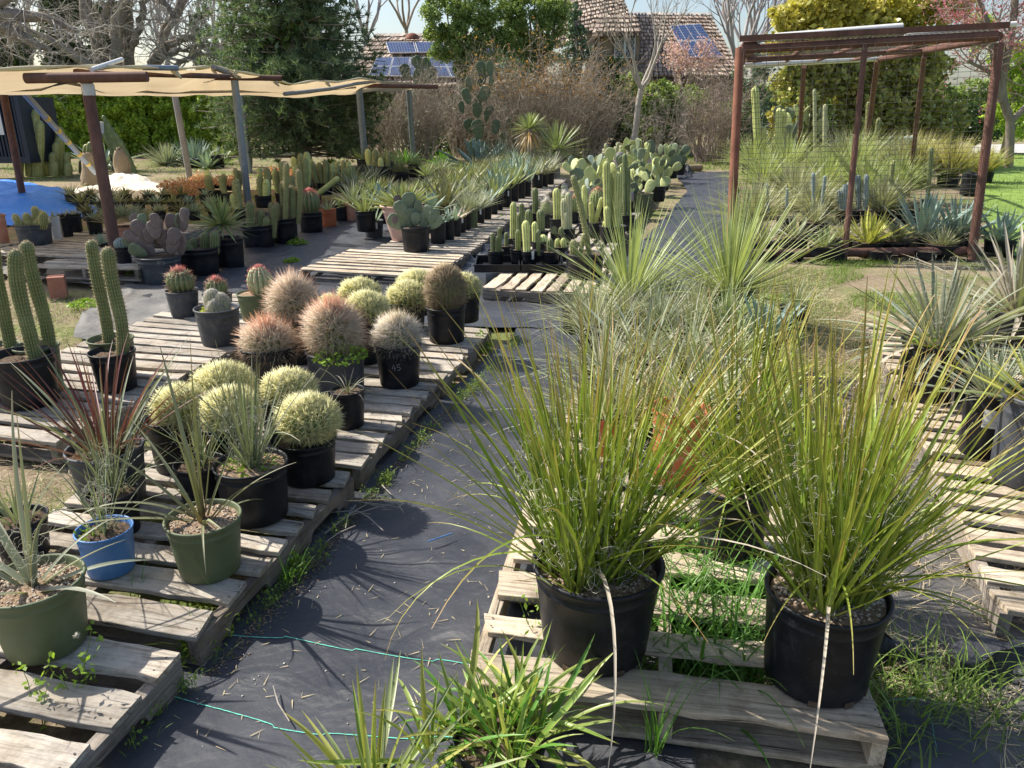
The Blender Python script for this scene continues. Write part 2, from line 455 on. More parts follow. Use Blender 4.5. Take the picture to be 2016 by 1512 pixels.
# lawn sheet to the right
def loft(name, left, right, mat, nu=40, nv=80, z0=.006, amp=.012, sc=3.0, parent=None, kind='structure', edge_noise=.03, seed=0):
    L = np.array([p[:2] for p in left], float); Rr = np.array([p[:2] for p in right], float)
    def res(A):
        d = np.concatenate([[0], np.cumsum(np.linalg.norm(np.diff(A, axis=0), axis=1))]); s_ = np.linspace(0, d[-1], nv)
        return np.stack([np.interp(s_, d, A[:, 0]), np.interp(s_, d, A[:, 1])], -1)
    L, Rr = res(L), res(Rr)
    u = np.linspace(0, 1, nu)
    P = L[:, None] * (1 - u)[None, :, None] + Rr[:, None] * u[None, :, None]
    Z = np.zeros(P.shape[:2])
    for a in range(nv):
        for b in range(nu):
            x, y = P[a, b]
            if b in (0, nu - 1): P[a, b, 0] += edge_noise * nz(y, seed, 2.3, b)
            if a in (0, nv - 1): P[a, b, 1] += edge_noise * nz(x, seed, 2.3, a)
            n1 = nz(x + .6 * nz(x, y, 1.1, seed), y, sc, seed + 5)
            n2 = nz(x, y, sc * 3.1, seed + 9)
            rg = (1 - abs(nz(x * .9 + y * .3, y * .7, sc * .9, seed + 2)) * 2.4)
            Z[a, b] = z0 + amp * (.5 + n1) + amp * .22 * n2 + amp * .9 * max(0, rg) ** 3
    V = np.concatenate([P, Z[..., None]], -1)
    i = np.arange(nv - 1)[:, None] * nu + np.arange(nu - 1)[None]
    m = MB(); m.add(V, np.stack([i, i + 1, i + nu + 1, i + nu], -1).reshape(-1, 4), np.stack(np.meshgrid(u, np.linspace(0, 1, nv)), -1))
    o = m.build(name, mat, parent)
    if kind: o['kind'] = kind
    return o

t = NT('faded_cloth_dark'); v = t.obj(); t.l(t.ramp(t.noise(3, 6, .7, v), [(.35, (.07, .07, .072)), (.6, (.13, .12, .11)), (.8, (.26, .22, .16))]), t.b.inputs[0]); t.b.inputs['Roughness'].default_value = .7; t.bump(t.noise(14, 5, .6, v), .5, .02)
FCLOTHD = t.m
t = NT('weed_cloth_fabric')
v = t.obj()
f1 = t.noise(2.2, 5, .6, v); f2 = t.noise(60, 4, .7, v)
col = t.ramp(f1, [(.3, (.030, .034, .044)), (.7, (.056, .060, .074))])
col = t.mix(t.ramp(f2, [(.55, (0, 0, 0)), (.8, (.35, .35, .35))]), col, (.17, .155, .13))
dust = t.ramp(t.noise(.9, 5, .7, v), [(.5, (0, 0, 0)), (.8, (.5, .5, .5))])
col = t.mix(dust, col, (.105, .102, .10))
t.l(col, t.b.inputs['Base Color'])
t.l(t.ramp(f1, [(.3, (.33, .33, .33)), (.7, (.55, .55, .55))]), t.b.inputs['Roughness'])
t.b.inputs['Specular IOR Level'].default_value = .55
wv = t.n('TexWave', wave_type='BANDS'); wv.inputs['Scale'].default_value = 120; t.l(v, wv.inputs[0])
h = t.math('ADD', t.math('MULTIPLY', t.noise(3.2, 3, .5, v, .8), 1.6), t.math('ADD', t.math('MULTIPLY', t.noise(11, 5, .6, v, .5), .35), t.math('MULTIPLY', wv.outputs['Fac'], .035)))
t.bump(h, .6, .035)
CLOTH = t.m
loft('weed_cloth_path', [(-1.45, .3), (-1.16, 1.6), (-.92, 2.6), (-.62, 3.7), (-.3, 4.7), (0, 5.6), (.1, 6.2)],
     [(.5, .3), (.5, 1.6), (.6, 2.4), (.85, 3.6), (1.1, 4.7), (1.35, 5.6), (1.45, 6.2)], CLOTH, 90, 190, seed=1, amp=.011)
loft('weed_cloth_cross_path', [(-3.4, 5.9), (-3.6, 6.6), (-3.7, 7.6), (-4.0, 8.8), (-4.2, 10.5), (-4.3, 14)],
     [(1.6, 5.8), (1.5, 6.6), (1.3, 7.6), (1.1, 8.8), (1.2, 10.5), (1.9, 14)], CLOTH, 150, 130, z0=.012, seed=4, amp=.014)
loft('weed_cloth_side_path', [(.75, 6.6), (1.5, 9.4), (2.5, 12.5), (3.7, 16.5), (4.4, 21.5)],
     [(2.3, 7.0), (2.95, 9.8), (3.8, 13), (4.9, 17), (6.2, 22)], CLOTH, 60, 140, z0=.02, seed=7, amp=.016)
loft('weed_cloth_right_path', [(1.15, .8), (1.2, 1.8), (1.35, 2.6), (1.6, 3.6), (1.9, 4.9)],
     [(3.0, .8), (2.3, 1.8), (2.0, 2.6), (2.2, 3.6), (2.3, 4.6)], FCLOTHD, 70, 90, z0=.002, seed=12, amp=.014, edge_noise=.2)
t = NT('faded_cloth'); v = t.obj()
col = t.ramp(t.noise(3, 6, .7, v), [(.35, (.10, .10, .10)), (.6, (.17, .158, .145)), (.8, (.24, .2, .15))])
t.l(col, t.b.inputs['Base Color']); t.b.inputs['Roughness'].default_value = .7; t.bump(t.noise(14, 5, .6, v), .5, .02)
FCLOTH = t.m
loft('faded_weed_cloth', [(-3.3, 5.5), (-3.6, 6.2), (-3.9, 7.2), (-6.5, 8.4), (-7.5, 10)], [(-2.0, 5.5), (-2.4, 6.3), (-2.9, 7.0), (-4.0, 8.0), (-4.6, 10)], FCLOTH, 70, 70, z0=.016, seed=20, amp=.03)

# green seam threads woven in the cloth
GREENT = plain('green_thread', (.10, .50, .38), (.16, .6, .46), 200, .6)
def seam(pts, z=.030):
    m = MB(); P = []
    for a, b in zip(pts[:-1], pts[1:]):
        for k in range(24):
            u = k / 24; P.append((a[0] * (1 - u) + b[0] * u, a[1] * (1 - u) + b[1] * u + .006 * math.sin(a[0] * 9 + (a[0] * (1 - u) + b[0] * u) * 14)))
    V = []; F = []
    for x, y in P:
        zz = z + .0 * x
        V += [(x, y - .0015 + RG.uniform(-.0007, .0007), zz), (x, y + .0015 + RG.uniform(-.0007, .0007), zz)]
    F = [(2 * i, 2 * i + 2, 2 * i + 3, 2 * i + 1) for i in range(len(P) - 1)]
    o = m.add(V, F); o = m.build('seam_thread', GREENT); o['kind'] = 'structure'; return o
deps = bpy.context.evaluated_depsgraph_get()
def drape(o, cloth, off=.003):
    bpy.context.view_layer.update()
    c = bpy.data.objects[cloth]
    for v_ in o.data.vertices:
        hit, loc, nn, _ = c.ray_cast(Vector((v_.co.x, v_.co.y, 1)), Vector((0, 0, -1)))
        if hit: v_.co.z = loc.z + off
q = lambda *pp: [tuple(at(x, y, .015)[:2]) for x, y in pp]
drape(seam(q((450, 1250), (560, 1258), (700, 1278), (860, 1302), (930, 1312))), 'weed_cloth_path')
drape(seam(q((340, 1374), (430, 1392), (540, 1432), (640, 1446), (810, 1450), (900, 1455))), 'weed_cloth_path')

# ------------------------------------------------------------------ grass and straw (stuff)
GRASSM = leafmat('grass_blade', (.10, .15, .035), (.19, .29, .055), (.33, .36, .11), var=.35, trans=.35, rough=.5)
LAWNM = leafmat('lawn_blade', (.17, .21, .06), (.30, .37, .11), (.40, .44, .18), var=.3, trans=.4, rough=.5)
STRAWM = leafmat('straw', (.42, .34, .2), (.52, .43, .27), (.58, .5, .34), var=.35, trans=.15, rough=.7)
def inpoly(x, y, poly):
    c = np.zeros(len(x), bool); n = len(poly)
    for i in range(n):
        x1, y1 = poly[i]; x2, y2 = poly[(i + 1) % n]
        k = ((y1 > y) != (y2 > y)) & (x < (x2 - x1) * (y - y1) / (y2 - y1 + 1e-12) + x1)
        c ^= k
    return c
def scatter(poly, n, clump=None, thr=0.0, seed=0):
    px = [p[0] for p in poly]; py = [p[1] for p in poly]
    x = RG.uniform(min(px), max(px), n); y = RG.uniform(min(py), max(py), n)
    k = inpoly(x, y, poly); x, y = x[k], y[k]
    if clump:
        v = np.array([nz(a, b, clump, seed) for a, b in zip(x, y)])
        k = v > thr; x, y = x[k], y[k]
    return x, y
def grass(name, poly, n, h, w_, mat, clump=None, thr=0, tilt=.35, bend=.7, flat=False, seed=0, z=-.02, segs=2):
    x, y = scatter(poly, n, clump, thr, seed)
    m = MB(); k = len(x)
    P = np.stack([x, y, np.full(k, z)], -1)
    if flat:
        P[:, 2] += RG.uniform(.012, .04, k)
        blades(m, P, RG.uniform(0, 2 * PI, k), RG.normal(1.5, .12, k), h * RG.uniform(.5, 1.5, k), w_, RG.normal(0, .5, k), segs, 'rush', .1, curl=RG.normal(0, .8, k))
    else:
        blades(m, P, RG.uniform(0, 2 * PI, k), np.abs(RG.normal(0, tilt, k)), h * RG.uniform(.4, 1.4, k), w_ * RG.uniform(.6, 1.4, k), np.abs(RG.normal(bend, .3, k)), segs, 'grass', .2)
    return stuff(m.build(name, mat))
# lawn behind the pipe cage
lawn = [tuple(at(*p)[:2]) for p in ((1900, 470), (2100, 470), (2300, 330), (2250, 296), (1880, 296), (1800, 330), (1790, 420))]
t = NT('lawn_soil'); col = t.ramp(t.noise(3, 5, .6, t.obj()), [(.3, (.12, .20, .03)), (.7, (.24, .36, .06))]); t.l(col, t.b.inputs[0]); t.b.inputs['Roughness'].default_value = .9
L1 = at(1700, 470); L2 = at(1700, 300)
loft('lawn', [(5.9, 9.2), (7.4, 12), (10, 17), (14, 24), (19, 32)], [(9, 8.2), (12, 13), (20, 20), (34, 30)], t.m, 50, 60, z0=-.008, amp=.01, seed=33, edge_noise=.4)
grass('lawn_grass', [(5.9, 9.2), (9, 8.0), (14, 14), (22, 20), (34, 30), (18.5, 31), (14, 24), (10, 17), (7.4, 12)], 40000, .09, .014, LAWNM, z=-.01, tilt=.5)
grass('dry_grass', [(-2.9, 2.2), (-1.9, 2.4), (-1.3, 5.2), (-2.0, 6.6), (-3.4, 7.2), (-4.9, 6.8), (-4.2, 4.5)], 26000, .06, .004, GRASSM, 1.3, -.12, .6, seed=3)
grass('straw_litter', [(-2.9, 2.2), (-1.9, 2.4), (-1.3, 5.2), (-2.0, 6.6), (-3.4, 7.2), (-4.9, 6.8), (-4.2, 4.5)], 9000, .07, .003, STRAWM, 1.0, -.2, flat=True, seed=5)
RG_POLY = [(.95, .9), (2.4, .9), (2.3, 2.0), (1.95, 3.0), (2.7, 5.0), (3.4, 8.6), (1.6, 8.0), (1.4, 5), (1.2, 3)]
grass('right_weedy_grass', RG_POLY, 52000, .075, .0045, GRASSM, 1.6, .0, .7, 1.0, seed=8, segs=3)
grass('right_straw_litter', RG_POLY, 42000, .10, .0034, STRAWM, 1.1, -.5, flat=True, seed=9)
grass('far_grass', [(-12, 13), (-3, 13), (1, 15), (1, 24), (-4, 27), (-22, 27), (-18, 17)], 26000, .08, .016, GRASSM, .7, -.05, .6, seed=13)
grass('far_right_grass', [(5, 21), (8, 20), (12, 30), (2, 30), (1.5, 21)], 14000, .1, .02, GRASSM, .7, -.1, .6, seed=14)
grass('leftover_straw', [(-12, 11), (-3.5, 11), (-2, 24), (-16, 24)], 9000, .14, .008, STRAWM, .8, -.1, flat=True, seed=15)
# long lush grass growing through the front pallet
LUSH = leafmat('lush_grass_blade', (.07, .15, .025), (.12, .27, .045), (.22, .36, .08), var=.3, trans=.35, rough=.4)
def tussock(name, pts, n, h, w_, mat, spread=.12, tilt=.45, bend=1.3, z=0.0, segs=7, label=None, cat=None, group=None):
    m = MB()
    for (x, y) in pts:
        P = np.stack([x + RG.normal(0, spread, n), y + RG.normal(0, spread * .8, n), np.full(n, z)], -1)
        blades(m, P, RG.uniform(0, 2 * PI, n), np.abs(RG.normal(0, tilt, n)), h * RG.uniform(.4, 1.2, n), w_ * RG.uniform(.6, 1.3, n), np.abs(RG.normal(bend, .5, n)), segs, 'grass', .2, curl=RG.normal(0, .4, n))
    return m.build(name, mat)
q3 = lambda *pp: [tuple(at(x, y, .05)[:2]) for x, y in pp]
stuff(tussock('lush_grass', q3((1340, 1130), (1400, 1180), (1350, 1230), (1420, 1270), (1380, 1320), (1450, 1330), (1330, 1290), (1440, 1150), (1460, 1230), (1375, 1100), (1330, 1050), (1390, 1160), (1310, 1230), (1360, 1290), (1430, 1200)), 44, .40, .0115, LUSH, .07))
stuff(tussock('lush_grass_tuft', q3((1740, 1330), (1790, 1400), (1850, 1360), (1760, 1460), (1900, 1300), (1950, 1390)), 60, .22, .007, GRASSM, .07, .6))

grass('path_edge_grass', [(2.0, 4.6), (3.3, 4.9), (4.4, 8.9), (1.7, 8.9)], 34000, .07, .006, GRASSM, 1.4, -.15, .7, 1.0, seed=18)
m_ = MB()
E_ = [(-1.16, 1.35), (-1.0, 1.95), (-.86, 2.4), (-.72, 2.9), (-.62, 3.3), (-.46, 3.9), (-.30, 4.4), (-.14, 5.0), (-.02, 5.5)]
for a_, b_ in zip(E_[:-1], E_[1:]):
    for c_ in range(7):
        u_ = random.random(); cx_, cy_ = a_[0] * (1 - u_) + b_[0] * u_ + .045 + abs(random.gauss(0, .015)), a_[1] * (1 - u_) + b_[1] * u_; n_ = 10; rd_ = random.uniform(.012, .03)
        blades(m_, np.stack([cx_ + RG.normal(0, rd_, n_), cy_ + RG.normal(0, rd_, n_), np.full(n_, .02)], -1), RG.uniform(0, 6.3, n_), RG.uniform(.1, 1.2, n_), RG.uniform(.02, .10, n_), .003, .8, 4)
        q_ = np.stack([cx_ + RG.normal(0, rd_, 26), cy_ + RG.normal(0, rd_, 26), RG.uniform(.02, .07, 26)], -1); leafcloud(m_, q_, .013, 0, 1, .7)
stuff(m_.build('edge_weeds', GRASSM))
# litter on the cloth
m = MB(); n = 620
x, y = scatter([(-1.0, 1.6), (.0, 1.6), (.9, 4.6), (1.1, 6.2), (.1, 6.2), (-.55, 3.6)], n * 2)
P = np.stack([x, y, np.full(len(x), .030)], -1)
blades(m, P, RG.uniform(0, 6.3, len(x)), 1.55, RG.uniform(.008, .05, len(x)), RG.uniform(.001, .004, len(x)), RG.normal(0, .2, len(x)), 2, 'rush', .1)
o = m.build('straw_bits', STRAWM); drape(o, 'weed_cloth_path', .004); stuff(o)
def pebbles(name, x, y, z, s0, s1, mat, cloth=None):
    m = MB(); b = np.array([(1, 0, 0), (0, 1, 0), (-1, 0, 0), (0, -1, 0), (0, 0, .7), (0, 0, -.7)], float)
    F = np.array([(0, 1, 4), (1, 2, 4), (2, 3, 4), (3, 0, 4), (1, 0, 5), (2, 1, 5), (3, 2, 5), (0, 3, 5)])
    n = len(x); sc_ = RG.uniform(s0, s1, n)
    V = b[None] * sc_[:, None, None] * RG.uniform(.7, 1.3, (n, 6, 3))
    a = RG.uniform(0, 6.3, n); c, s_ = np.cos(a)[:, None], np.sin(a)[:, None]
    V = np.stack([V[..., 0] * c - V[..., 1] * s_, V[..., 0] * s_ + V[..., 1] * c, V[..., 2]], -1)
    zz = np.broadcast_to(z, n).copy()
    if cloth:
        cl = bpy.data.objects[cloth]
        for k in range(n):
            hit, loc, _, _ = cl.ray_cast(Vector((x[k], y[k], 1)), Vector((0, 0, -1)))
            if hit: zz[k] = loc.z
    V += np.stack([x, y, zz + sc_ * .4], -1)[:, None]
    m.add(V.reshape(-1, 3), (F[None] + np.arange(n)[:, None, None] * 6).reshape(-1, 3), None, np.repeat(RG.random(n), 6))
    return stuff(m.build(name, mat))
PEB = plain('pebble', (.4, .37, .33), (.62, .58, .52), 3, .8, var=.45)
x, y = scatter([(-1.0, 1.6), (.0, 1.6), (.9, 4.6), (1.1, 6.2), (.1, 6.2), (-.55, 3.6)], 420)
pebbles('small_pebbles', x, y, .03, .0015, .0045, PEB, 'weed_cloth_path')
# leaf litter and soil spill along the pallet edge
t_ = [(-.98, 1.9), (-.86, 2.3), (-.76, 2.7), (-.66, 3.2), (-.5, 3.8), (-.3, 4.5)]
x = []; y = []
for a, b in zip(t_[:-1], t_[1:]):
    for k in range(260):
        u = random.random(); x.append(a[0] * (1 - u) + b[0] * u + abs(random.gauss(0, .035)) + .03); y.append(a[1] * (1 - u) + b[1] * u)
pebbles('soil_crumbs', np.array(x), np.array(y), .03, .002, .006, plain('soil_crumb', (.10, .07, .05), (.3, .23, .16), 3, .9, var=.4), 'weed_cloth_path')

# ------------------------------------------------------------------ pallets
def board_mesh(Lx, Wy, Hz, chip=.011, seed=0, segs=14):
    rr = np.random.default_rng(seed)
    m = MB(); xs = np.linspace(-Lx / 2, Lx / 2, segs + 1)
    sag = .003 * np.sin(np.linspace(0, PI, segs + 1) * rr.uniform(.5, 2) + rr.uniform(0, 3))
    def edge(sg): return sg * Wy / 2 + rr.normal(0, chip * .35, segs + 1)
    a, b = edge(-1), edge(1)
    xe = xs.copy(); xs2 = xs.copy(); xe[0] += rr.uniform(0, chip * 3); xs2[-1] -= rr.uniform(0, chip * 3)
    bev = min(.002, Hz * .15)
    ring = []
    for k in range(segs + 1):
        X1, X2 = xe[k], xs2[k]; z = sag[k]
        ring.append([(X1, a[k], z - Hz), (X2, b[k], z - Hz), (X2, b[k], z - bev), (X2, b[k] - bev, z), (X1, a[k] + bev, z), (X1, a[k], z - bev)])
    Rg = np.array(ring); k6 = 6
    for j in range(k6):
        j2 = (j + 1) % k6
        V = np.stack([Rg[:, j], Rg[:, j2]], 1).reshape(-1, 3)
        i = np.arange(segs)[:, None] * 2
        m.add(V, (i + np.array([[0, 2, 3, 1]])), None, .5)
    for e, o_ in ((0, 1), (segs, -1)):
        f = [[0, 1, 2, 3], [0, 3, 4, 5]] if o_ == 1 else [[3, 2, 1, 0], [5, 4, 3, 0]]
        m.add(Rg[e], np.array(f), None, .5)
    return m
_bc = {}
def bmesh_c(Lx, Wy, Hz, mat, var):
    key = (round(Lx, 3), round(Wy, 3), round(Hz, 3), mat.name, var)
    if key not in _bc: _bc[key] = board_mesh(Lx, Wy, Hz, seed=hash(key) % 9999).mesh('board', mat, smooth=False)
    return _bc[key]
def stringer_mesh(L, H, T, mat):
    """runs along x, notched underneath"""
    key = ('s', L, H, T, mat.name)
    if key in _bc: return _bc[key]
    n1, n2 = .16 * L, .36 * L
    def prof():
        P = [(-L / 2, 0)]
        for c in (-.25 * L, .25 * L):
            hw = .11 * L; d = H * .42
            P += [(c - hw, 0), (c - hw + .012, d * .75), (c - hw + .03, d), (c + hw - .03, d), (c + hw - .012, d * .75), (c + hw, 0)]
        P += [(L / 2, 0)]; return P
    P = prof(); m = MB(); k = len(P)
    low = np.array(P); up = np.stack([low[:, 0], np.full(k, H)], -1)
    for sgn in (-1, 1):
        V = np.concatenate([np.stack([low[:, 0], np.full(k, sgn * T / 2), low[:, 1]], -1), np.stack([up[:, 0], np.full(k, sgn * T / 2), up[:, 1]], -1)])
        i = np.arange(k - 1)[:, None]
        F = np.concatenate([i, i + 1, i + k + 1, i + k], 1)
        m.add(V, F if sgn < 0 else F[:, ::-1], None, .5)
    for A in (low, up):
        V = np.concatenate([np.stack([A[:, 0], np.full(k, -T / 2), A[:, 1]], -1), np.stack([A[:, 0], np.full(k, T / 2), A[:, 1]], -1)])
        i = np.arange(k - 1)[:, None]
        m.add(V, np.concatenate([i, i + k, i + k + 1, i + 1], 1) if A is low else np.concatenate([i, i + 1, i + k + 1, i + k], 1), None, .5)
    for sgn in (-1, 1):
        m.add([(sgn * L / 2, -T / 2, 0), (sgn * L / 2, T / 2, 0), (sgn * L / 2, T / 2, H), (sgn * L / 2, -T / 2, H)], np.array([[0, 1, 2, 3]] if sgn > 0 else [[3, 2, 1, 0]]), None, .5)
    _bc[key] = m.mesh('stringer', mat, smooth=False); return _bc[key]
NAILM = None
def nail_mesh(W, ys_, z):
    m = MB()
    for y_ in ys_:
        for xx in (-W / 2 + .022, 0, W / 2 - .022):
            for dy in (-.025, .025):
                a = np.arange(6) / 6 * 2 * PI; px, py = xx + random.uniform(-.008, .008), y_ + dy + random.uniform(-.008, .008)
                V = np.concatenate([np.stack([px + .0035 * np.cos(a), py + .0035 * np.sin(a), np.full(6, z + .0012)], -1), [[px, py, z + .0016]]])
                m.add(V, np.array([[k, (k + 1) % 6, 6] for k in range(6)]), None, .5)
    return m
def pallet(cx, cy, heading, label, W=1.05, L=1.15, nb=9, mat=WOOD, smat=WOODG, ztop=.13, widths=None, gapfirst=0, tilt=0.0, group='wooden pallets laid out in rows', detail=True):
    """cx,cy: front-right corner on the ground; boards run along local x, stringers along local y"""
    h = R(heading)
    rt = thing('wooden_pallet', label, 'pallet', (cx, cy, 0), group, -h)
    H = .085; zb = ztop - H - .019
    seedv = random.randint(0, 3)
    if widths is None:
        widths = [.075 + .03 * random.random() for _ in range(nb)]; widths[0] = .125; widths[-1] = .12
    tot = sum(widths); gap = (L - tot) / (len(widths) - 1)
    yy = 0; ys_ = []
    for k, wd in enumerate(widths):
        me = bmesh_c(W, round(wd, 2), .019, mat, (k + seedv) % 5)
        b = link('board', me, rt, (-W / 2 + random.uniform(-.008, .008), yy + wd / 2, ztop + random.uniform(-.0015, .0015)))
        b.rotation_euler = (random.gauss(0, .022), random.gauss(0, .003), random.gauss(0, .009) + (PI if random.random() < .5 else 0))
        ys_.append(yy + wd / 2); yy += wd + gap
    for xx in (-.02, -W / 2, -W + .02):
        s_ = link('stringer', stringer_mesh(L - .01, H - .001, .038, smat), rt, (xx, L / 2, zb)); s_.rotation_euler = (0, 0, PI / 2)
    for yb in (.06, L / 2, L - .06):
        link('bottom_board', bmesh_c(W, .1, .017, smat, 7), rt, (-W / 2, yb, zb - .001))
    if detail: stuff(nail_mesh(W, ys_, 0).build('nails', NAIL, rt, loc=(-W / 2, 0, ztop)))
    return rt

def row(x0, y0, heading, n, W, L, name, labels, gap=.03, **kw):
    h = R(heading); out = []
    for k in range(n):
        d = k * (L + gap)
        out.append(pallet(x0 + d * math.sin(h) + random.uniform(-.02, .02), y0 + d * math.cos(h), heading + random.uniform(-1, 1), labels[k] if k < len(labels) else labels[-1], W, L, **kw))
    return out
G1 = 'wooden pallets laid out in rows'
pallet(-1.42 + .235 * .74, .74, 13.2, 'weathered pallet under the large green pot in the lower left corner of the photo', nb=7, mat=WOOD, widths=[.13, .1, .13, .1, .1, .13, .12])
pallet(-1.42 + .235 * 1.93, 1.93, 13.2, 'weathered pallet carrying the blue pot and the two green pots', nb=8, mat=WOOD, widths=[.13, .12, .09, .09, .09, .08, .09, .12])
pallet(-1.42 + .235 * 3.11, 3.11, 13.2, 'pallet under the golden barrel cacti nearest the viewer', nb=9, mat=WOOD)
pallet(-1.42 + .235 * 4.29, 4.29, 13.2, 'pallet under the shaggy orange and white spined barrel cacti', nb=9, mat=WOOD, W=1.15)
pallet(-2.22, 3.38, 14, 'pallet under the tall column cacti, its front end over dry grass at the left', nb=8, mat=WOOD, W=1.25, L=1.05)
pallet(-1.95, 4.38, 14, 'nearly bare pallet with the woolly crested cactus pot on its right edge', nb=9, mat=WOOD, W=1.12, L=1.2, ztop=.15)
pallet(-1.62, 5.60, 14, 'pallet under the red spined barrel cacti beside the faded cloth', nb=5, mat=WOOD, W=1.1, L=.7, ztop=.14)
pallet(-3.2, 3.75, 14, 'pallet at the left edge of the photo behind the column cactus pots', nb=9, mat=WOOD, W=1.1, L=1.15)
pallet(-.82, 7.28, 15, 'long empty pallet of narrow pale slats in front of the grey prickly pear', nb=8, mat=WOODN, W=1.4, L=1.2)
labs = ['pallet directly behind the empty slatted one under the pink clay pot', 'third pallet of the long agave row, counted from the slatted front one', 'fourth pallet of the long agave row, counted from the slatted front one', 'fifth pallet of the long agave row, counted from the slatted front one', 'sixth pallet of the long agave row, counted from the slatted front one', 'seventh pallet of the long agave row near the leaning yucca', 'eighth pallet of the long agave row near the leaning yucca', 'farthest pallet of the long agave row by the brown brush']
row(-.52, 8.5, 10.5, 8, 1.15, 1.2, 'c', labs, mat=WOOD, nb=8, detail=False)
# D : pallets turned a quarter, boards run away from the viewer
dl = ['pallet turned end on, under the black trays of small column cacti', 'pallet turned end on behind the trays of small column cacti', 'pallet under the tall bright column cacti', 'pallet just behind the tall bright column cacti', 'pallet under the nearest prickly pears of the sunny row', 'pallet under the violet prickly pears', 'pallet in the middle of the prickly pear row', 'pallet beyond the middle of the prickly pear row', 'pallet near the far end of the prickly pear row', 'farthest pallet of the prickly pear row']
hD = R(14); fD = Vector((math.sin(hD), math.cos(hD), 0)); rD = Vector((math.cos(hD), -math.sin(hD), 0))
for k in range(10):
    Q_ = Vector((-.27, 6.78, 0)) + fD * (1.2 + k * 1.24) + rD * (1.15 if k < 1 else .92)
    pallet(Q_.x, Q_.y, 14 + random.uniform(-.6, .6) - 90, dl[k], 1.2, 1.15, nb=8, mat=WOODN if k == 0 else WOOD, detail=False)
# R row
pallet(.965, 1.52, 10, 'pale new pallet at the front with gaps full of long green grass', W=1.12, L=1.2, mat=WOODN, smat=WOODN, widths=[.14, .0901, .14, .14, .09, .14], ztop=.145)
row(1.24, 2.80, 12, 3, 1.12, 1.2, 'r', ['pallet behind the pale front one, under the brick red pot', 'pallet under the tangled yuccas in the middle of the photo', 'farthest pallet of the row under the tangled yuccas'], mat=WOODN, nb=8, detail=False)
# E row at the right
el = ['pallet at the right edge under the black pot with the white label', 'pallet at the right under the large grey twisted leaf yucca', 'farthest pallet of the right hand row behind the grey yucca']
for k, (x, y) in enumerate([(1.63 + 1.1, 1.72), (1.99 + 1.12, 2.93), (2.36 + 1.12, 4.12)]):
    pallet(x, y, 17, el[k], W=1.2, L=1.15, mat=WOODN, nb=8, detail=False)
# far left pallets
pallet(-3.62, 7.30, 8, 'low pallet propped on a red brick at the left under the shade cloth', W=1.15, L=1.1, nb=8, ztop=.2, mat=WOOD, detail=False)
pallet(-4.62, 8.1, 14, 'pallet at the left under the yellow spined cactus bowl', W=1.3, L=1.2, nb=9, ztop=.17, detail=False)
pallet(-4.25, 9.35, 14, 'pallet at the left under the row of square black pots', W=1.4, L=1.2, nb=9, ztop=.17, detail=False)
pallet(-6.05, 7.9, 14, 'pallet at the far left edge under the terracotta pot', W=1.2, L=1.2, nb=9, ztop=.17, detail=False)
0 and pallet(-2.65, 9.0, 10, 'pallet under the black tubs of furry column cacti', W=1.2, L=1.2, nb=8, ztop=.13, detail=False)
0 and pallet(-2.4, 10.3, 10, 'pallet behind the black tubs of furry column cacti', W=1.2, L=1.2, nb=8, ztop=.13, detail=False)
# brick block under the left pallet
mb = MB(); box(mb, -.07, .07, -.08, .08, 0, .20, jit=.003)
o = mb.build('brick_block', plain('red_block', (.33, .13, .09), (.42, .19, .13), 25, .85, .5, 80), None, False, tuple(at(118, 585, 0)))
o.rotation_euler = (0, 0, R(25)); tag(o, 'red brick block propping up the low pallet at the left', 'brick')

# ------------------------------------------------------------------ plant materials
HESP = leafmat('hesperaloe_leaf', (.14, .22, .03), (.20, .30, .04), (.46, .27, .11), (.31, .35, .07), .28, .22, .38, stops=(0, .15, .62, .95))
HESPG = leafmat('grey_hesperaloe_leaf', (.17, .21, .12), (.22, .27, .16), (.34, .27, .19), (.27, .28, .19), .25, .2, .5, stops=(0, .2, .7, 1))
REDL = leafmat('red_leaf', (.17, .13, .08), (.17, .05, .055), (.22, .14, .12), (.15, .08, .08), .3, .3, .4)
GREYL = leafmat('grey_green_leaf', (.20, .23, .15), (.27, .31, .22), (.35, .25, .18), (.31, .32, .24), .25, .18, .5, edge=(.5, .45, .3), ew=.8)
OLIVEL = leafmat('olive_leaf', (.2, .12, .05), (.20, .20, .09), (.32, .24, .15), (.24, .25, .15), .25, .15, .5)
BLUEL = leafmat('blue_agave_leaf', (.20, .27, .21), (.20, .30, .27), (.22, .16, .13), (.27, .36, .31), .2, .1, .5, edge=(.38, .44, .36), ew=.86, stops=(0, .3, .94, 1))
PALEB = leafmat('pale_aloe_leaf', (.30, .38, .28), (.30, .40, .32), (.36, .36, .25), (.38, .46, .34), .2, .15, .5, stops=(0, .3, .9, 1))
YUCG = leafmat('yucca_green_leaf', (.24, .28, .08), (.23, .31, .12), (.42, .42, .20), (.34, .39, .20), .25, .22, .42, edge=(.5, .5, .26), ew=.8)
YUCB = leafmat('yucca_blue_leaf', (.28, .30, .18), (.27, .33, .25), (.42, .36, .26), (.36, .38, .27), .25, .2, .45, edge=(.5, .47, .33), ew=.8)
VARI = leafmat('yellow_variegated_leaf', (.42, .42, .10), (.52, .52, .14), (.45, .28, .12), (.30, .34, .08), .25, .3, .45)
OLDAG = leafmat('bronze_green_agave_leaf', (.22, .26, .10), (.23, .29, .13), (.34, .24, .12), (.34, .34, .17), .25, .2, .45, edge=(.34, .3, .15), ew=.8, stops=(0, .3, .85, 1))
BROADY = leafmat('broad_yucca_leaf', (.30, .33, .08), (.20, .31, .055), (.45, .38, .10), (.30, .38, .10), .25, .25, .35, edge=(.5, .5, .18), ew=.84, stops=(0, .2, .85, 1))
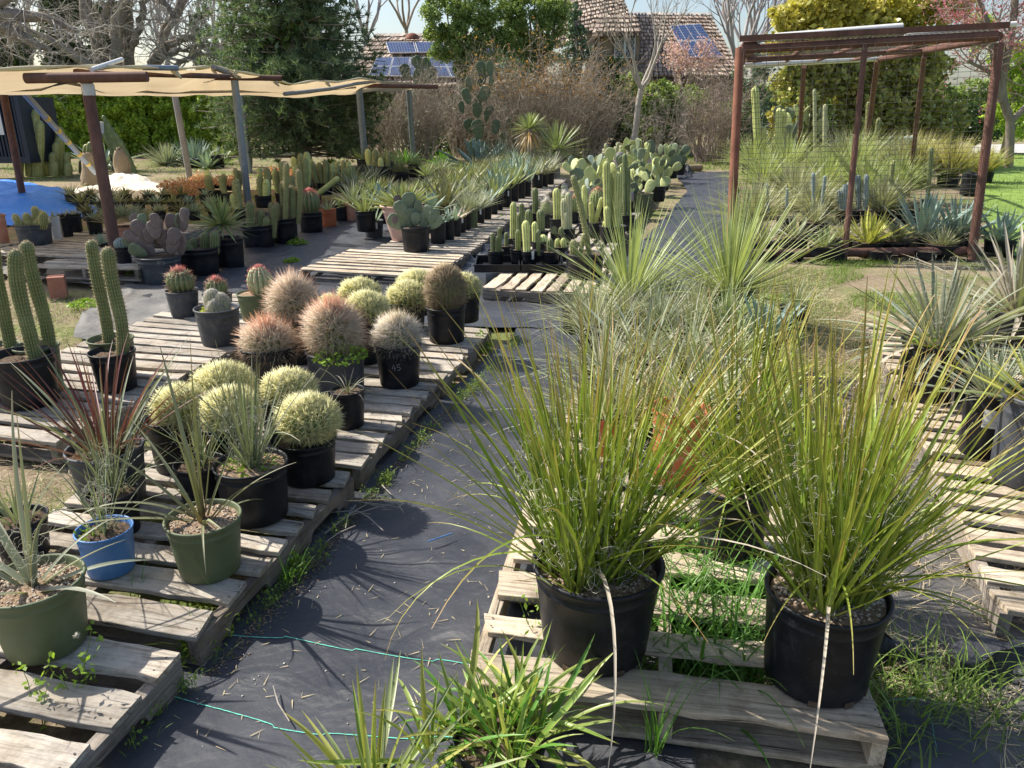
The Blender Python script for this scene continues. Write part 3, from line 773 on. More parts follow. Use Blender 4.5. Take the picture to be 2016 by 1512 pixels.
DASY = leafmat('dasylirion_leaf', (.36, .42, .14), (.34, .42, .19), (.46, .46, .22), (.44, .48, .22), .3, .3, .4)
TANG = leafmat('tangled_yucca_leaf', (.34, .35, .18), (.31, .34, .20), (.50, .42, .28), (.44, .44, .30), .35, .25, .45)
BROWNG = leafmat('brown_grass_leaf', (.26, .30, .10), (.46, .42, .20), (.55, .42, .24), (.34, .35, .12), .3, .3, .6)
PURP = leafmat('purple_grey_leaf', (.16, .17, .11), (.22, .18, .15), (.32, .24, .20), (.25, .28, .18), .3, .15, .5)
WEED = leafmat('weed_leaf', (.17, .27, .04), (.24, .38, .05), (.30, .44, .08), var=.35, trans=.4, rough=.5)
WEEDY = leafmat('yellow_green_weed_leaf', (.28, .36, .04), (.38, .47, .06), (.42, .5, .1), var=.3, trans=.4, rough=.5)
FIB = leafmat('leaf_fibre', (.62, .6, .5), (.7, .68, .58), (.75, .72, .62), var=.1, trans=.2, rough=.7)
FLOWER = plain('dandelion_white', (.72, .72, .68), (.8, .8, .78), 50, .9)
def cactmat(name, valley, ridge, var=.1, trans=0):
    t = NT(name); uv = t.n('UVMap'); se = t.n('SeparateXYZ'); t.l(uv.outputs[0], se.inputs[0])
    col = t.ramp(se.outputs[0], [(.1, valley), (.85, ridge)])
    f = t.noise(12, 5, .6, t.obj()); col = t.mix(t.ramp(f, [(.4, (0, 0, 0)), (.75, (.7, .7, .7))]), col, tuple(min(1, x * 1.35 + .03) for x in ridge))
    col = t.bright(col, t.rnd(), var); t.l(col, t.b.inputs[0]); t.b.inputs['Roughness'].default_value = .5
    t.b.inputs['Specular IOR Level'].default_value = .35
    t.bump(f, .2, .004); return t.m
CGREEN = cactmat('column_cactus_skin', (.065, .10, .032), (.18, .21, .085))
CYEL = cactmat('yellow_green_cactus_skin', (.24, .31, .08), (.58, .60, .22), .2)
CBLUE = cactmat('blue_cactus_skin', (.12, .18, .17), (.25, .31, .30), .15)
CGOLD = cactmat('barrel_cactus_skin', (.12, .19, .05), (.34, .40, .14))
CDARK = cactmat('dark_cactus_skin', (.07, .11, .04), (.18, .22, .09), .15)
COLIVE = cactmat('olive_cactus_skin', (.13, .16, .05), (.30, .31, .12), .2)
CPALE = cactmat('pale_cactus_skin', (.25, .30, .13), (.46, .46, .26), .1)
def spinemat(name, base, tip, var=.2, trans=.35):
    return leafmat(name, base, base, tip, var=var, trans=trans, rough=.5, stops=(0, .2, .5, 1), tmul=(1.1, 1.1, .75) if 'golden' in name else (1.05, 1.0, .92))
SGOLD = spinemat('golden_spine', (.86, .82, .46), (.92, .89, .62))
SBUFF = spinemat('buff_spine', (.62, .52, .34), (.70, .58, .36), .2)
SWHITE = spinemat('white_spine', (.84, .79, .70), (.9, .87, .8), .1, .5)
SRED = spinemat('red_brown_spine', (.86, .79, .66), (.80, .52, .38), .15, .5)
SORANGE = spinemat('orange_spine', (.62, .30, .17), (.72, .34, .18), .2)
SBROWN = spinemat('brown_spine', (.46, .36, .24), (.60, .44, .26), .25)
SPINK = spinemat('red_pink_spine', (.62, .20, .17), (.78, .26, .24), .25)
SDULL = spinemat('dull_spine', (.50, .38, .26), (.58, .45, .30), .25)
SWOOL = spinemat('woolly_white_spine', (.72, .70, .62), (.8, .78, .72), .1)
def padmat(name, c1, c2, dots):
    t = NT(name); v = t.obj()
    f = t.noise(5, 4, .6, v); col = t.ramp(f, [(.35, c1), (.7, c2)])
    vo = t.n('TexVoronoi'); vo.inputs['Scale'].default_value = 9; vo.inputs['Randomness'].default_value = .35; t.l(v, vo.inputs[0])
    d = t.ramp(vo.outputs['Distance'], [(.10, (1, 1, 1)), (.2, (0, 0, 0))])
    col = t.mix(t.math('MULTIPLY', d, .75), col, dots); col = t.bright(col, t.rnd(), .2)
    t.l(col, t.b.inputs[0]); t.b.inputs['Roughness'].default_value = .55; t.b.inputs['Specular IOR Level'].default_value = .35
    t.bump(vo.outputs['Distance'], .25, .02); return t.m
PADG = padmat('grey_green_pad', (.16, .20, .12), (.215, .26, .165), (.34, .33, .24))
PADP = padmat('purple_grey_pad', (.165, .125, .12), (.225, .175, .16), (.09, .065, .06))
PADY = padmat('yellow_green_pad', (.46, .52, .19), (.60, .62, .28), (.58, .52, .30))
PADB = padmat('pale_blue_pad', (.34, .42, .36), (.44, .50, .42), (.55, .5, .42))
PADD = padmat('dark_green_pad', (.09, .14, .08), (.14, .19, .11), (.22, .22, .15))
PADV = padmat('violet_pad', (.40, .33, .36), (.50, .42, .44), (.3, .2, .22))
DEAD = leafmat('dry_leaf', (.42, .33, .24), (.52, .45, .36), (.55, .48, .4), var=.3, trans=.15, rough=.8)
PINKS = leafmat('pink_succulent_leaf', (.35, .32, .18), (.55, .25, .17), (.62, .28, .2), (.6, .4, .22), .3, .25, .5)

# ------------------------------------------------------------------ pots
ZP = .13
_pm = {}
def pot_mesh(R_, H_, rb, mat, wallz, thick=.04):
    key = (round(R_, 2), round(H_ / R_, 1), rb, mat.name)
    m = MB(); R1 = R_; b = R_ * rb
    g = lambda f: b + (R_ * .955 - b) * f
    pr = [(0, 0), (b * .9, 0), (b * .97, H_ * .012), (b, H_ * .03), (g(.3), H_ * .3), (g(.6), H_ * .6), (g(.80), H_ * .80), (g(.805) + R_ * .012, H_ * .81), (g(.82) + R_ * .012, H_ * .825),
          (g(.83), H_ * .835), (g(.93), H_ * .93), (R_ * .955, H_ * .935), (R_ * .985, H_ * .945), (R_, H_ * .965), (R_, H_ * .985), (R_ * .985, H_), (R_ * .95, H_), (R_ * .93, H_ * .985), (R_ * .91, H_ * .93), (R_ * .86, H_ * wallz), (0, H_ * wallz)]
    lathe(m, pr, 32)
    return m.mesh('pot', mat)
POTS = {}
def soil_mesh(R_, mat):
    m = MB(); k = 12; s_ = 30
    rr = np.linspace(0, R_, k); an = np.arange(s_) / s_ * 2 * PI
    V = np.stack([rr[:, None] * np.cos(an), rr[:, None] * np.sin(an), RG.normal(0, .0035, (k, s_)) + (.012 * np.cos(rr / R_ * 1.5))[:, None]], -1)
    i = np.arange(k - 1)[:, None] * s_; j = np.arange(s_)[None]; j2 = (j + 1) % s_
    m.add(V.reshape(-1, 3), np.stack([i + j, i + j2, i + s_ + j2, i + s_ + j], -1).reshape(-1, 4))
    return m.mesh('soil', mat)
_pc = {}
def pot(name, label, cat, cx, yb, w, yrim, z0=ZP, mat=None, rb=.8, soil=None, fill=.86, group=None, kids=True):
    mat = mat or POTK
    F = at(cx, yb, z0); d = Vector((F.x, F.y, 0)).normalized()
    Rr = w / 2 * scl(F)
    for _ in range(5):
        C = F + d * Rr * rb; H = atY(cx, yrim, (C - d * Rr).y).z - z0
        Rr = w / 2 * scl((C.x, C.y, z0 + H))
    H = max(.05, H)
    rt = thing(name, label, cat, (C.x, C.y, z0), group)
    key = (round(Rr, 2), round(H, 2), rb, mat.name)
    if key not in _pc: _pc[key] = (pot_mesh(Rr, H, rb, mat, fill - .04), soil_mesh(Rr * .89, soil or SOILD))
    p = link('pot', _pc[key][0], rt); p.rotation_euler = (0, 0, random.uniform(0, 6))
    sm = _pc[key][1]
    if soil and soil != sm.materials[0]: sm = soil_mesh(Rr * .89, soil)
    link('soil', sm, rt, (0, 0, H * fill))
    rt['_r'] = Rr; rt['_h'] = H
    info = dict(root=rt, R=Rr, H=H, C=C, z=H * fill, s=scl((C.x, C.y, z0 + H)))
    info['top'] = lambda ypx, cx=cx: atY(cx, ypx, C.y).z - z0 - H * fill       # height above soil
    info['loc'] = lambda px, py: atY(px, py, C.y) - C                       # local point in the pot's plane
    return info
def potm(name, label, cat, x, y, z0, Rr, H, mat=None, rb=.8, fill=.86, group=None, soil=None):
    rt = thing(name, label, cat, (x, y, z0), group)
    key = (round(Rr, 2), round(H, 2), rb, (mat or POTK).name)
    if key not in _pc: _pc[key] = (pot_mesh(Rr, H, rb, mat or POTK, fill - .04), soil_mesh(Rr * .89, soil or SOILD))
    p = link('pot', _pc[key][0], rt); p.rotation_euler = (0, 0, random.uniform(0, 6))
    link('soil', _pc[key][1], rt, (0, 0, H * fill))
    C = Vector((x, y, z0))
    return dict(root=rt, R=Rr, H=H, C=C, z=H * fill, s=scl((x, y, z0 + H)), loc=lambda px, py: atY(px, py, y) - C)

# ------------------------------------------------------------------ plants
_lv = {}
def leafmesh(mat, prof, ratio, bend, fold, segs, v, curl, pw=1.3):
    key = (mat.name, prof, round(ratio, 3), round(bend, 1), fold, segs, v, round(curl, 1), pw)
    if key not in _lv:
        m = MB(); blades(m, [(0, 0, 0)], 0, 0, 1, ratio, bend, segs, prof, fold, curl=curl, pw=pw)
        _lv[key] = m.mesh('leaf', mat)
    return _lv[key]
def rosette(p, n, L, w, mat, prof='agave', tilt=(.1, 1.3), bend=(0, .5), base=.02, fold=.3, segs=6, curl=.15, obj=True, off=(0, 0, 0), name='leaf', jit=.1, lvar=.2, pw=1.3, inner=.65, mats=None):
    rt = p['root']; z = p['z']
    if obj:
        for i in range(n):
            t = ((i + .5) / n) ** .8
            az = i * 2.39996 + random.gauss(0, .15); tl = tilt[0] + (tilt[1] - tilt[0]) * t + random.gauss(0, jit)
            bd = bend[0] + (bend[1] - bend[0]) * t + random.gauss(0, .12)
            mm = mat if not mats else random.choice(mats)
            me = leafmesh(mm, prof, w / L, round(bd * 5) / 5, fold, segs, i % 2, round(random.gauss(0, curl) * 5) / 5, pw)
            o = link(name, me, rt, (off[0] + base * t * math.cos(az), off[1] + base * t * math.sin(az), z - .01 + off[2]))
            o.rotation_euler = (random.gauss(0, .06), max(0.0, tl), az)
            s_ = L * (inner + (1 - inner) * t) * random.uniform(1 - lvar, 1 + lvar * .6)
            o.scale = (s_, s_ * random.uniform(.85, 1.15), s_)
    else:
        m = MB(); t = ((np.arange(n) + .5) / n) ** .8; az = np.arange(n) * 2.39996 + RG.normal(0, .15, n)
        P = np.stack([off[0] + base * t * np.cos(az), off[1] + base * t * np.sin(az), np.full(n, z - .01 + off[2])], -1)
        blades(m, P, az, np.maximum(0, tilt[0] + (tilt[1] - tilt[0]) * t + RG.normal(0, jit, n)), L * (inner + (1 - inner) * t) * RG.uniform(1 - lvar, 1 + lvar * .6, n), w * RG.uniform(.85, 1.15, n),
               bend[0] + (bend[1] - bend[0]) * t + RG.normal(0, .12, n), segs, prof, fold, curl=RG.normal(0, curl, n), pw=pw)
        stuff(m.build('foliage', mat, rt))
def fibres(p, n, rad, h, off=(0, 0)):
    m = MB(); rt = p['root']
    a = RG.uniform(0, 2 * PI, n); r = rad * np.sqrt(RG.random(n)); z = p['z'] + RG.uniform(.02, h, n)
    r = r * (.6 + z / h * .6)
    P0 = np.stack([r * np.cos(a) + off[0], r * np.sin(a) + off[1], z], -1)
    segs = 7; d = RG.normal(size=(n, 3)); d /= np.linalg.norm(d, axis=1, keepdims=True)
    e = np.cross(d, RG.normal(size=(n, 3))); e /= np.linalg.norm(e, axis=1, keepdims=True)
    Lr = RG.uniform(.008, .026, n)[:, None]; ph = RG.uniform(2, 5, n)[:, None]
    prev = P0
    for k in range(1, segs + 1):
        tt = k / segs
        nx_ = P0 + d * Lr * np.sin(ph * tt) * 1.2 + e * Lr * (1 - np.cos(ph * tt)) * 1.1 + np.array([0, 0, 1]) * Lr * tt * RG.uniform(-.4, .6, n)[:, None]
        sticks(m, prev, nx_, .00045, .00045, 3, .5); prev = nx_
    stuff(m.build('fibres', FIB, rt))
def weeds(p_or_loc, n, rad, z=None, size=.014, mat=None, parent=None, h=.03, name='weeds', off=(0, 0)):
    m = MB()
    if isinstance(p_or_loc, dict): parent = p_or_loc['root']; zz = p_or_loc['z'] if z is None else z; bx, by = off
    else: bx, by, zz = p_or_loc
    a = RG.uniform(0, 2 * PI, n); r = rad * np.sqrt(RG.random(n))
    C = np.stack([bx + r * np.cos(a), by + r * np.sin(a), zz + RG.uniform(.003, h, n) * (1.2 - r / rad)], -1)
    leafcloud(m, C, size, 0, 1.2, .7)
    k = max(3, n // 8); S0 = np.stack([bx + RG.normal(0, rad * .2, k), by + RG.normal(0, rad * .2, k), np.full(k, zz)], -1)
    sticks(m, S0, C[:k], .0009, .0006)
    o = m.build(name, mat or WEED, parent); stuff(o); return o
def barrel(p, r, hz, zc, body, sp, ribs=24, depth=.14, spl=.03, spn=7, spw=.0011, step=.02, off=(0, 0), out=.6, crown=None, crownmat=None, lo=-.9):
    rt = p['root']; m = MB(); s_ = MB()
    a = np.linspace(lo, PI / 2 - .02, 18)
    P = np.stack([np.full(18, off[0]), np.full(18, off[1]), zc + hz * np.sin(a)], -1)
    P[:, 0] += RG.normal(0, r * .01, 18)
    ribbed(m, P, r * np.cos(a) * (1 + .02 * np.sin(a * 3)), ribs, depth, 4, sp=s_, spn=spn, spl=spl, spw=spw, step=step, out=out)
    b = m.build('cactus_body', body, rt)
    # crown spines stand up
    n = int(260 * (r / .12) ** 1.2); th = np.abs(RG.normal(0, .42, n)); ph = RG.uniform(0, 2 * PI, n)
    D = np.stack([np.sin(th) * np.cos(ph), np.sin(th) * np.sin(ph), np.cos(th)], -1)
    Pp = np.stack([off[0] + r * .92 * D[:, 0], off[1] + r * .92 * D[:, 1], zc + hz * .95 * D[:, 2]], -1)
    D2 = D + RG.normal(0, .28, D.shape); D2 /= np.linalg.norm(D2, axis=1, keepdims=True)
    if crownmat:
        c_ = MB(); spikes(c_, Pp, D2, spl * 1.25 * RG.uniform(.6, 1.2, n), spw); stuff(c_.build('crown_spines', crownmat, rt))
    else: spikes(s_, Pp, D2, spl * RG.uniform(.5, 1.1, n), spw)
    stuff(s_.build('spines', sp, rt))
def column(p, pts, r, body, sp=None, ribs=14, depth=.2, spn=4, spl=.012, spw=.0009, step=.018, taper=.9, name='stem', out=.6, per=4, dome=1.0):
    rt = p['root']; m = MB(); s_ = MB()
    P = np.array([tuple(x) for x in pts], float)
    d = np.concatenate([[0], np.cumsum(np.linalg.norm(np.diff(P, axis=0), axis=1))]); L = d[-1]
    k = max(6, int(L / (r * .7)))
    # smooth resample
    ts = np.concatenate([np.linspace(0, max(L - r * 1.4, L * .5), k), L - r * 1.4 * (1 - np.sin(np.linspace(.2, PI / 2, 7))) if L > 2 * r else L * np.linspace(.6, 1, 7)])
    ts = np.unique(np.clip(ts, 0, L))
    def smooth(c):
        cs = np.polyfit(d, P[:, c], min(len(P) - 1, 3)); return np.polyval(cs, ts)
    Q = np.stack([smooth(c) for c in range(3)], -1)
    u = np.clip((L - ts) / (r * 1.4), 0, 1); rad = r * np.sqrt(np.clip(1 - (1 - u) ** 2, 0, 1)) * (taper + (1 - taper) * np.clip(ts / L * 2, 0, 1)); rad = np.maximum(rad, r * .03)
    rad *= 1 + .03 * np.sin(ts / r * .8 + random.random() * 6)
    ribbed(m, Q, rad, ribs, depth, per, sp=s_ if sp else None, spn=spn, spl=spl, spw=spw, step=step, out=out)
    o = m.build(name, body, rt)
    if sp: stuff(s_.build('spines', sp, o))
    return o
_pd = {}
def padmesh(mat, v):
    key = (mat.name, v)
    if key in _pd: return _pd[key]
    m = MB(); nu, nv = 20, 12; wd = (.32, .36, .39, .34)[v % 4]; tk = .06
    V = []
    for a in range(nv + 1):
        t = a / nv; ph = PI * t; z = (1 - math.cos(ph)) / 2
        rad = math.sin(ph) ** .8 * (.72 + .5 * z) if 0 < t < 1 else .02
        for b in range(nu):
            an = 2 * PI * b / nu
            V.append((wd * rad * math.cos(an) * (1 + .03 * math.sin(v * 3 + z * 7)), tk * min(1, rad * 1.3) * math.sin(an) + .03 * math.sin(z * 3 + v), z))
    F = [(a * nu + b, a * nu + (b + 1) % nu, (a + 1) * nu + (b + 1) % nu, (a + 1) * nu + b) for a in range(nv) for b in range(nu)]
    m.add(V, F, None, v * .23)
    _pd[key] = m.mesh('pad', mat); return _pd[key]
def pad(p, base, size, az, lean, roll, mat, v=None):
    o = link('pad', padmesh(mat, random.randint(0, 3) if v is None else v), p['root'], base)
    M3 = Matrix.Rotation(az, 4, 'Z') @ Matrix.Rotation(lean, 4, 'X') @ Matrix.Rotation(roll, 4, 'Y')
    o.rotation_euler = M3.to_euler(); o.scale = (size * random.uniform(.9, 1.1), size, size)
    return M3
def opuntia(p, n0, size, levels, mats, az0=0, spread=.8, face=.6, off=(0, 0), kids=(1, 3), shrink=.88, basez=0):
    def grow(base, sz, az, lean, roll, lv):
        M3 = pad(p, base, sz, az, lean, roll, random.choice(mats))
        if lv <= 0: return
        for _ in range(random.randint(*kids)):
            a = random.uniform(-.95, .95)
            tip = M3 @ Vector((math.sin(a) * .34 * sz, 0, (.54 + .42 * math.cos(a)) * sz))
            grow(Vector(base) + tip, sz * random.uniform(shrink - .15, shrink + .05), az + random.gauss(0, .5), lean * .5 + random.gauss(0, .3), max(-1.2, min(1.2, roll * .6 + a * .9)), lv - 1)
    for i in range(n0):
        f = (i + .5) / n0 - .5
        grow(Vector((off[0] + f * size * spread * 1.2, off[1] + random.gauss(0, size * .25), p['z'] - size * .06 + basez)), size * random.uniform(.9, 1.1), az0 + random.gauss(0, face), random.gauss(0, .3), f * 1.2 * spread + random.gauss(0, .15), levels)

PC = 'potted cactus'; PPp = 'potted plant'; PY_ = 'potted yucca'; PA = 'potted agave'
# ---- foreground hesperaloes
def hesper(p, n, L, w, mat, tilt=(.02, .8), bend=(.05, .35), base=.12, fib=700, droop=6, off=(0, 0)):
    nc = 9 if n > 150 else 1; crown = [(base * .72 * math.sqrt((k + .5) / nc) * math.cos(k * 2.4), base * .72 * math.sqrt((k + .5) / nc) * math.sin(k * 2.4)) if nc > 1 else (0, 0) for k in range(nc)]
    rt = p['root']
    for i in range(n):
        t = ((i + .5) / n) ** .9
        az = i * 2.39996 + random.gauss(0, .3); tl = tilt[0] + (tilt[1] - tilt[0]) * t ** 1.4 + random.gauss(0, .1)
        bd = bend[0] + (bend[1] - bend[0]) * random.random() ** 2 + random.gauss(0, .05)
        if random.random() < .06: bd += random.uniform(.5, 1.2)
        lr = random.choice((w / L, w / L * .75, w / L * 1.2))
        me = leafmesh(mat, 'rush', lr, round(bd * 5) / 5, .35, 9, i % 3, round(random.gauss(0, .25) * 5) / 5, 1.6)
        o = link('leaf', me, rt, (off[0] + crown[i % nc][0] + base * (t if nc == 1 else .28) * math.cos(az) * random.uniform(.3, 1.1), off[1] + crown[i % nc][1] + base * (t if nc == 1 else .28) * math.sin(az) * random.uniform(.3, 1.1), p['z'] - .01))
        if nc > 1 and random.random() < .75: az = math.atan2(crown[i % nc][1], crown[i % nc][0]) + random.gauss(0, .7)
        o.rotation_euler = (random.gauss(0, .09), max(0, tl), az); s_ = L * random.triangular(.38, 1.1, .85); o.scale = (s_, s_, s_)
    for i in range(droop):
        az = random.uniform(0, 6.3); me = leafmesh(mat if random.random() < .7 else DEAD, 'rush', w / L, random.choice((1.2, 1.6, 2.0)), .3, 12, i % 3, round(random.gauss(0, .4) * 5) / 5, 1.2)
        o = link('leaf', me, rt, (off[0], off[1], p['z'])); o.rotation_euler = (0, random.uniform(.5, .95), az); s_ = L * random.uniform(.6, .95); o.scale = (s_,) * 3
    if fib: fibres(p, fib, base * 1.1, L * .5, off)
def handmarks(p, strokes, ang, zc, size):
    """chalk digits following the pot wall; strokes in unit coords"""
    R_, H_ = p['R'], p['H']; m = MB()
    for st in strokes:
        P = []
        for (u, v) in st:
            z = zc * H_ + v * size; rr = (R_ * .8 + (R_ * .955 - R_ * .8) * z / H_) + .0015; a = ang + u * size / rr
            P.append((rr * math.cos(a), rr * math.sin(a), z))
        tube(m, P, .0012, 4)
    m.build('chalk_number', CHALK, p['root'])
N4 = [[(.3, 1), (0, .35), (.55, .35)], [(.42, .7), (.42, 0)]]
N5 = [[(1.3, 1), (.85, 1), (.82, .55), (1.15, .6), (1.3, .35), (1.1, .03), (.8, .08)]]
N6 = [[(.5, 1), (.1, .6), (.05, .2), (.35, 0), (.55, .25), (.3, .5), (.08, .3)]]

FG = 'hesperaloe plants in black tubs on the front pallets'
p = pot('potted_hesperaloe', 'large black tub of tall fibrous green hesperaloe at the centre of the foreground pallet', PPp, 1167, 1338, 262, 1180, .147, POTK, .8, SOIL, .84, FG)
hesper(p, 290, .86, .0145, HESP, (.0, .78), (.05, .6), p['R'] * .74, 600, 11, (-p['R'] * .12, p['R'] * .05)); pebl = p
p = pot('potted_hesperaloe', 'large black tub of yellow green hesperaloe on the front right board of the pale pallet', PPp, 1592, 1392, 240, 1228, .147, POTK, .83, SOIL, .93, FG)
hesper(p, 285, .86, .0138, HESP, (.0, .70), (.05, .45), p['R'] * .70, 500, 16); hp2 = p
p = pot('potted_hesperaloe', 'black pot of hesperaloe standing behind and between the two large front tubs', PPp, 1432, 1120, 150, 985, .13, POTK, .8, SOIL, .9, FG)
hesper(p, 170, .80, .0135, HESP, (.0, .8), (.05, .4), p['R'] * .6, 300, 5)
for pp_, angs_ in ((pebl, (-1.2, -2.2)), (hp2, (-1.95, -1.25, -.6))):
    for a_ in angs_:
        rb_ = pp_['R'] * (.8 if pp_ is pebl else .83) + .001; mm_ = MB(); M_4 = Matrix.Translation((rb_ * math.cos(a_), rb_ * math.sin(a_), .012)) @ Matrix.Rotation(a_, 4, 'Z')
        box(mm_, -.004, .0015, -.014, .014, -.008, .010, M_4); mm_.build('drain_hole', SOILD, pp_['root'], False)
# gravel pieces in the nearest pots
for pp, cnt in ((pebl, 380), (hp2, 420)):
    a = RG.uniform(0, 6.3, cnt); r_ = pp['R'] * .84 * np.sqrt(RG.random(cnt))
    o = pebbles('gravel', r_ * np.cos(a), r_ * np.sin(a), pp['z'] + .008, .003, .008, STONE); o.parent = pp['root']

# ---- lower left pots
p = pot('potted_yucca', 'big olive green pot at the lower left with grey strap leaves bent over its rim', PY_, 105, 1305, 188, 1186, .132, POTG, .78, SOIL, .86)
g1 = p
rosette(p, 10, .40, .026, GREYL, 'rush', (.35, 1.4), (.2, 1.1), .02, .3, 12, .3, off=(-.01, 0, 0), jit=.2)
for (az, tl, bd, L_) in ((.05, .12, 0, .55), (1.2, .03, .2, .6), (-.3, .25, 1.9, .42), (3.0, .9, .4, .45), (2.7, .55, .2, .5)):
    o = link('leaf', leafmesh(GREYL, 'rush', .055, bd, .3, 14, 3, 0, 3.0 if bd > 1 else 1.3), p['root'], (0, 0, p['z'])); o.rotation_euler = (0, tl, az); o.scale = (L_,) * 3
a = RG.uniform(0, 6.3, 420); r_ = p['R'] * .84 * np.sqrt(RG.random(420)); o = pebbles('gravel', r_ * np.cos(a), r_ * np.sin(a), p['z'] + .008, .003, .007, STONE); o.parent = p['root']
fibres(p, 60, .05, .2)
p = pot('potted_hesperaloe', 'bright blue pot of slender grey green hesperaloe on the left pallet', PPp, 225, 1141, 108, 1064, .132, POTB, .8, SOILD, .86)
hesper(p, 20, .42, .009, HESPG, (.0, .8), (.05, .5), .02, 60, 0)
weeds(p, 30, .05, off=(-.05, -.03), h=.05, size=.02)
p = pot('potted_yucca', 'olive green pot with arching brown tinged leaves between the blue pot and the black tub', PY_, 420, 1150, 147, 1051, .132, POTG, .79, SOIL, .90)
rosette(p, 13, .5, .02, OLIVEL, 'rush', (.1, 1.0), (.1, .9), .02, .3, 12, .3, jit=.2)
for (az, tl, bd, L_) in ((3.7, 1.15, .6, .52), (3.4, .9, 1.6, .5), (.1, .05, .05, .66), (.4, .2, .1, .4), (2.2, .35, .2, .62), (-1.2, 1.2, 1.3, .3)):
    o = link('leaf', leafmesh(OLIVEL, 'rush', .035, bd, .3, 14, 3, 0, 1.5), p['root'], (0, 0, p['z'])); o.rotation_euler = (0, tl, az); o.scale = (L_,) * 3
a = RG.uniform(0, 6.3, 300); r_ = p['R'] * .84 * np.sqrt(RG.random(300)); o = pebbles('gravel', r_ * np.cos(a), r_ * np.sin(a), p['z'] + .006, .003, .007, STONE); o.parent = p['root']
p = pot('potted_agave', 'black pot of upright blue green leaves at the left edge above the big green pot', PA, 57, 1110, 108, 1040, .132, POTK, .78, SOILD, .86)
rosette(p, 18, .28, .016, HESPG, 'aloe', (.05, .75), (0, .25), .03, .3, 6)
p = pot('potted_hesperaloe', 'wide black tub of stiff blue green hesperaloe with weeds round its base', PPp, 510, 1042, 144, 940, .132, POTK, .85, SOIL, .92)
hesper(p, 60, .50, .0125, HESPG, (.0, .8), (.0, .3), .05, 200, 2); weeds(p, 130, p['R'] * .8, size=.02, h=.04)
p = pot('potted_hesperaloe', 'small black pot of short blue green spikes behind the arching green pot', PPp, 408, 1010, 100, 930, .132, POTK, .8, SOILD, .88)
hesper(p, 32, .32, .010, HESPG, (.0, .8), (.0, .3), .04, 40, 1)
p = pot('potted_red_yucca', 'black pot of wine red sword leaves at the left beside the dry grass', PY_, 232, 1010, 145, 905, .132, POTKB, .8, SOILD, .88)
rosette(p, 50, .60, .019, REDL, 'rush', (.02, .9), (0, .4), .07, .35, 8, .2, mats=[REDL, REDL, REDL, HESPG])
p = pot('potted_hesperaloe', 'black pot of thin grey spiky leaves directly behind the blue pot', PPp, 240, 1062, 96, 985, .132, POTK, .8, SOILD, .88)
hesper(p, 46, .42, .008, HESPG, (.0, .9), (.0, .3), .04, 80, 2)

# ---- barrels
GB = 'golden barrel cacti in black pots'
def gold(label, cx, yb, w, yrim, bx, by, br, bh=None, ribs=26, sp=None, **k):
    p = pot('potted_barrel_cactus', label, PC, cx, yb, w, yrim, .132, POTK, .84, SOILD, .9, GB)
    L = p['loc'](bx, by); s_ = p['s']; r = br * s_ * .9
    barrel(p, r * 1.08, (bh or br) * s_ * .84, L.z - 5 * s_, CGOLD, sp or SGOLD, ribs, .24, .046, 9, .0030, .020, off=(L.x, 0), out=.5, **k)
    weeds(p, 26, p['R'] * .75, size=.014); return p
gold('golden barrel cactus in a wide black pot, nearest of the golden balls', 612, 962, 120, 885, 608, 822, 55, 46)
gold('golden barrel cactus behind the blue green hesperaloe tub', 458, 960, 104, 850, 455, 806, 50, 44)
gold('golden barrel cactus beside the red sword leaves, leftmost golden ball', 355, 935, 100, 838, 355, 800, 47, 42)
gold('golden barrel cactus behind two others, left of the low spreading shaggy red one', 440, 880, 106, 790, 440, 755, 54, 42)
gold('golden barrel cactus left of the small black pot of purple grass', 568, 880, 96, 795, 568, 766, 48, 40)
gold('golden barrel cactus in the back group, nearest one left of the white spined ball', 722, 720, 82, 628, 722, 605, 39, 34)
gold('golden barrel cactus at the back with dry stalks on its left flank', 708, 680, 74, 596, 708, 576, 38, 30)
gold('small golden barrel cactus peeking between the two shaggy orange balls', 648, 690, 56, 610, 648, 600, 22, 20)
gold('golden barrel cactus with long grass growing out of its top', 803, 655, 78, 602, 803, 582, 38, 32)
gold('golden barrel cactus half hidden behind the one with grass on top', 820, 625, 74, 565, 820, 556, 35, 28)
gold('golden barrel cactus right of the tall brown shaggy one', 917, 638, 62, 580, 914, 562, 30, 26)
p = pot('potted_barrel_cactus', 'tall brown shaggy egg shaped cactus in a black pot', PC, 880, 680, 80, 612, .132, POTK, .86, SOILD, .9)
L = p['loc'](878, 572); barrel(p, 34 * p['s'], 42 * p['s'], L.z, COLIVE, SBROWN, 22, .16, .055, 10, .0019, .018, crownmat=SBUFF); weeds(p, 60, p['R'] * .8, size=.018, h=.05)
p = pot('potted_barrel_cactus', 'white spined round cactus in the black pot chalked 45', PC, 788, 768, 94, 688, .132, POTK, .82, SOILD, .9)
L = p['loc'](787, 662); barrel(p, 36 * p['s'], 30 * p['s'], L.z - 3 * p['s'], COLIVE, SWHITE, 20, .2, .075, 10, .0024, .020, out=.8, crownmat=SBUFF); weeds(p, 50, p['R'] * .5, size=.018, h=.05, off=(-.02, -.06))
handmarks(p, N4 + N5, math.atan2(-p['C'].y, -p['C'].x) - .32, .48, .036)
p = pot('potted_barrel_cactus', 'largest shaggy cactus with an orange crown in a black tub', PC, 668, 788, 118, 705, .132, POTKB, .86, SOILD, .9)
L = p['loc'](666, 652); barrel(p, 41 * p['s'], 42 * p['s'], L.z - 4 * p['s'], COLIVE, SRED, 22, .2, .105, 10, .0024, .022, out=.85, crownmat=SORANGE, lo=-.7); weeds(p, 420, p['R'] * .9, size=.026, h=.13, off=(.05, -.09))
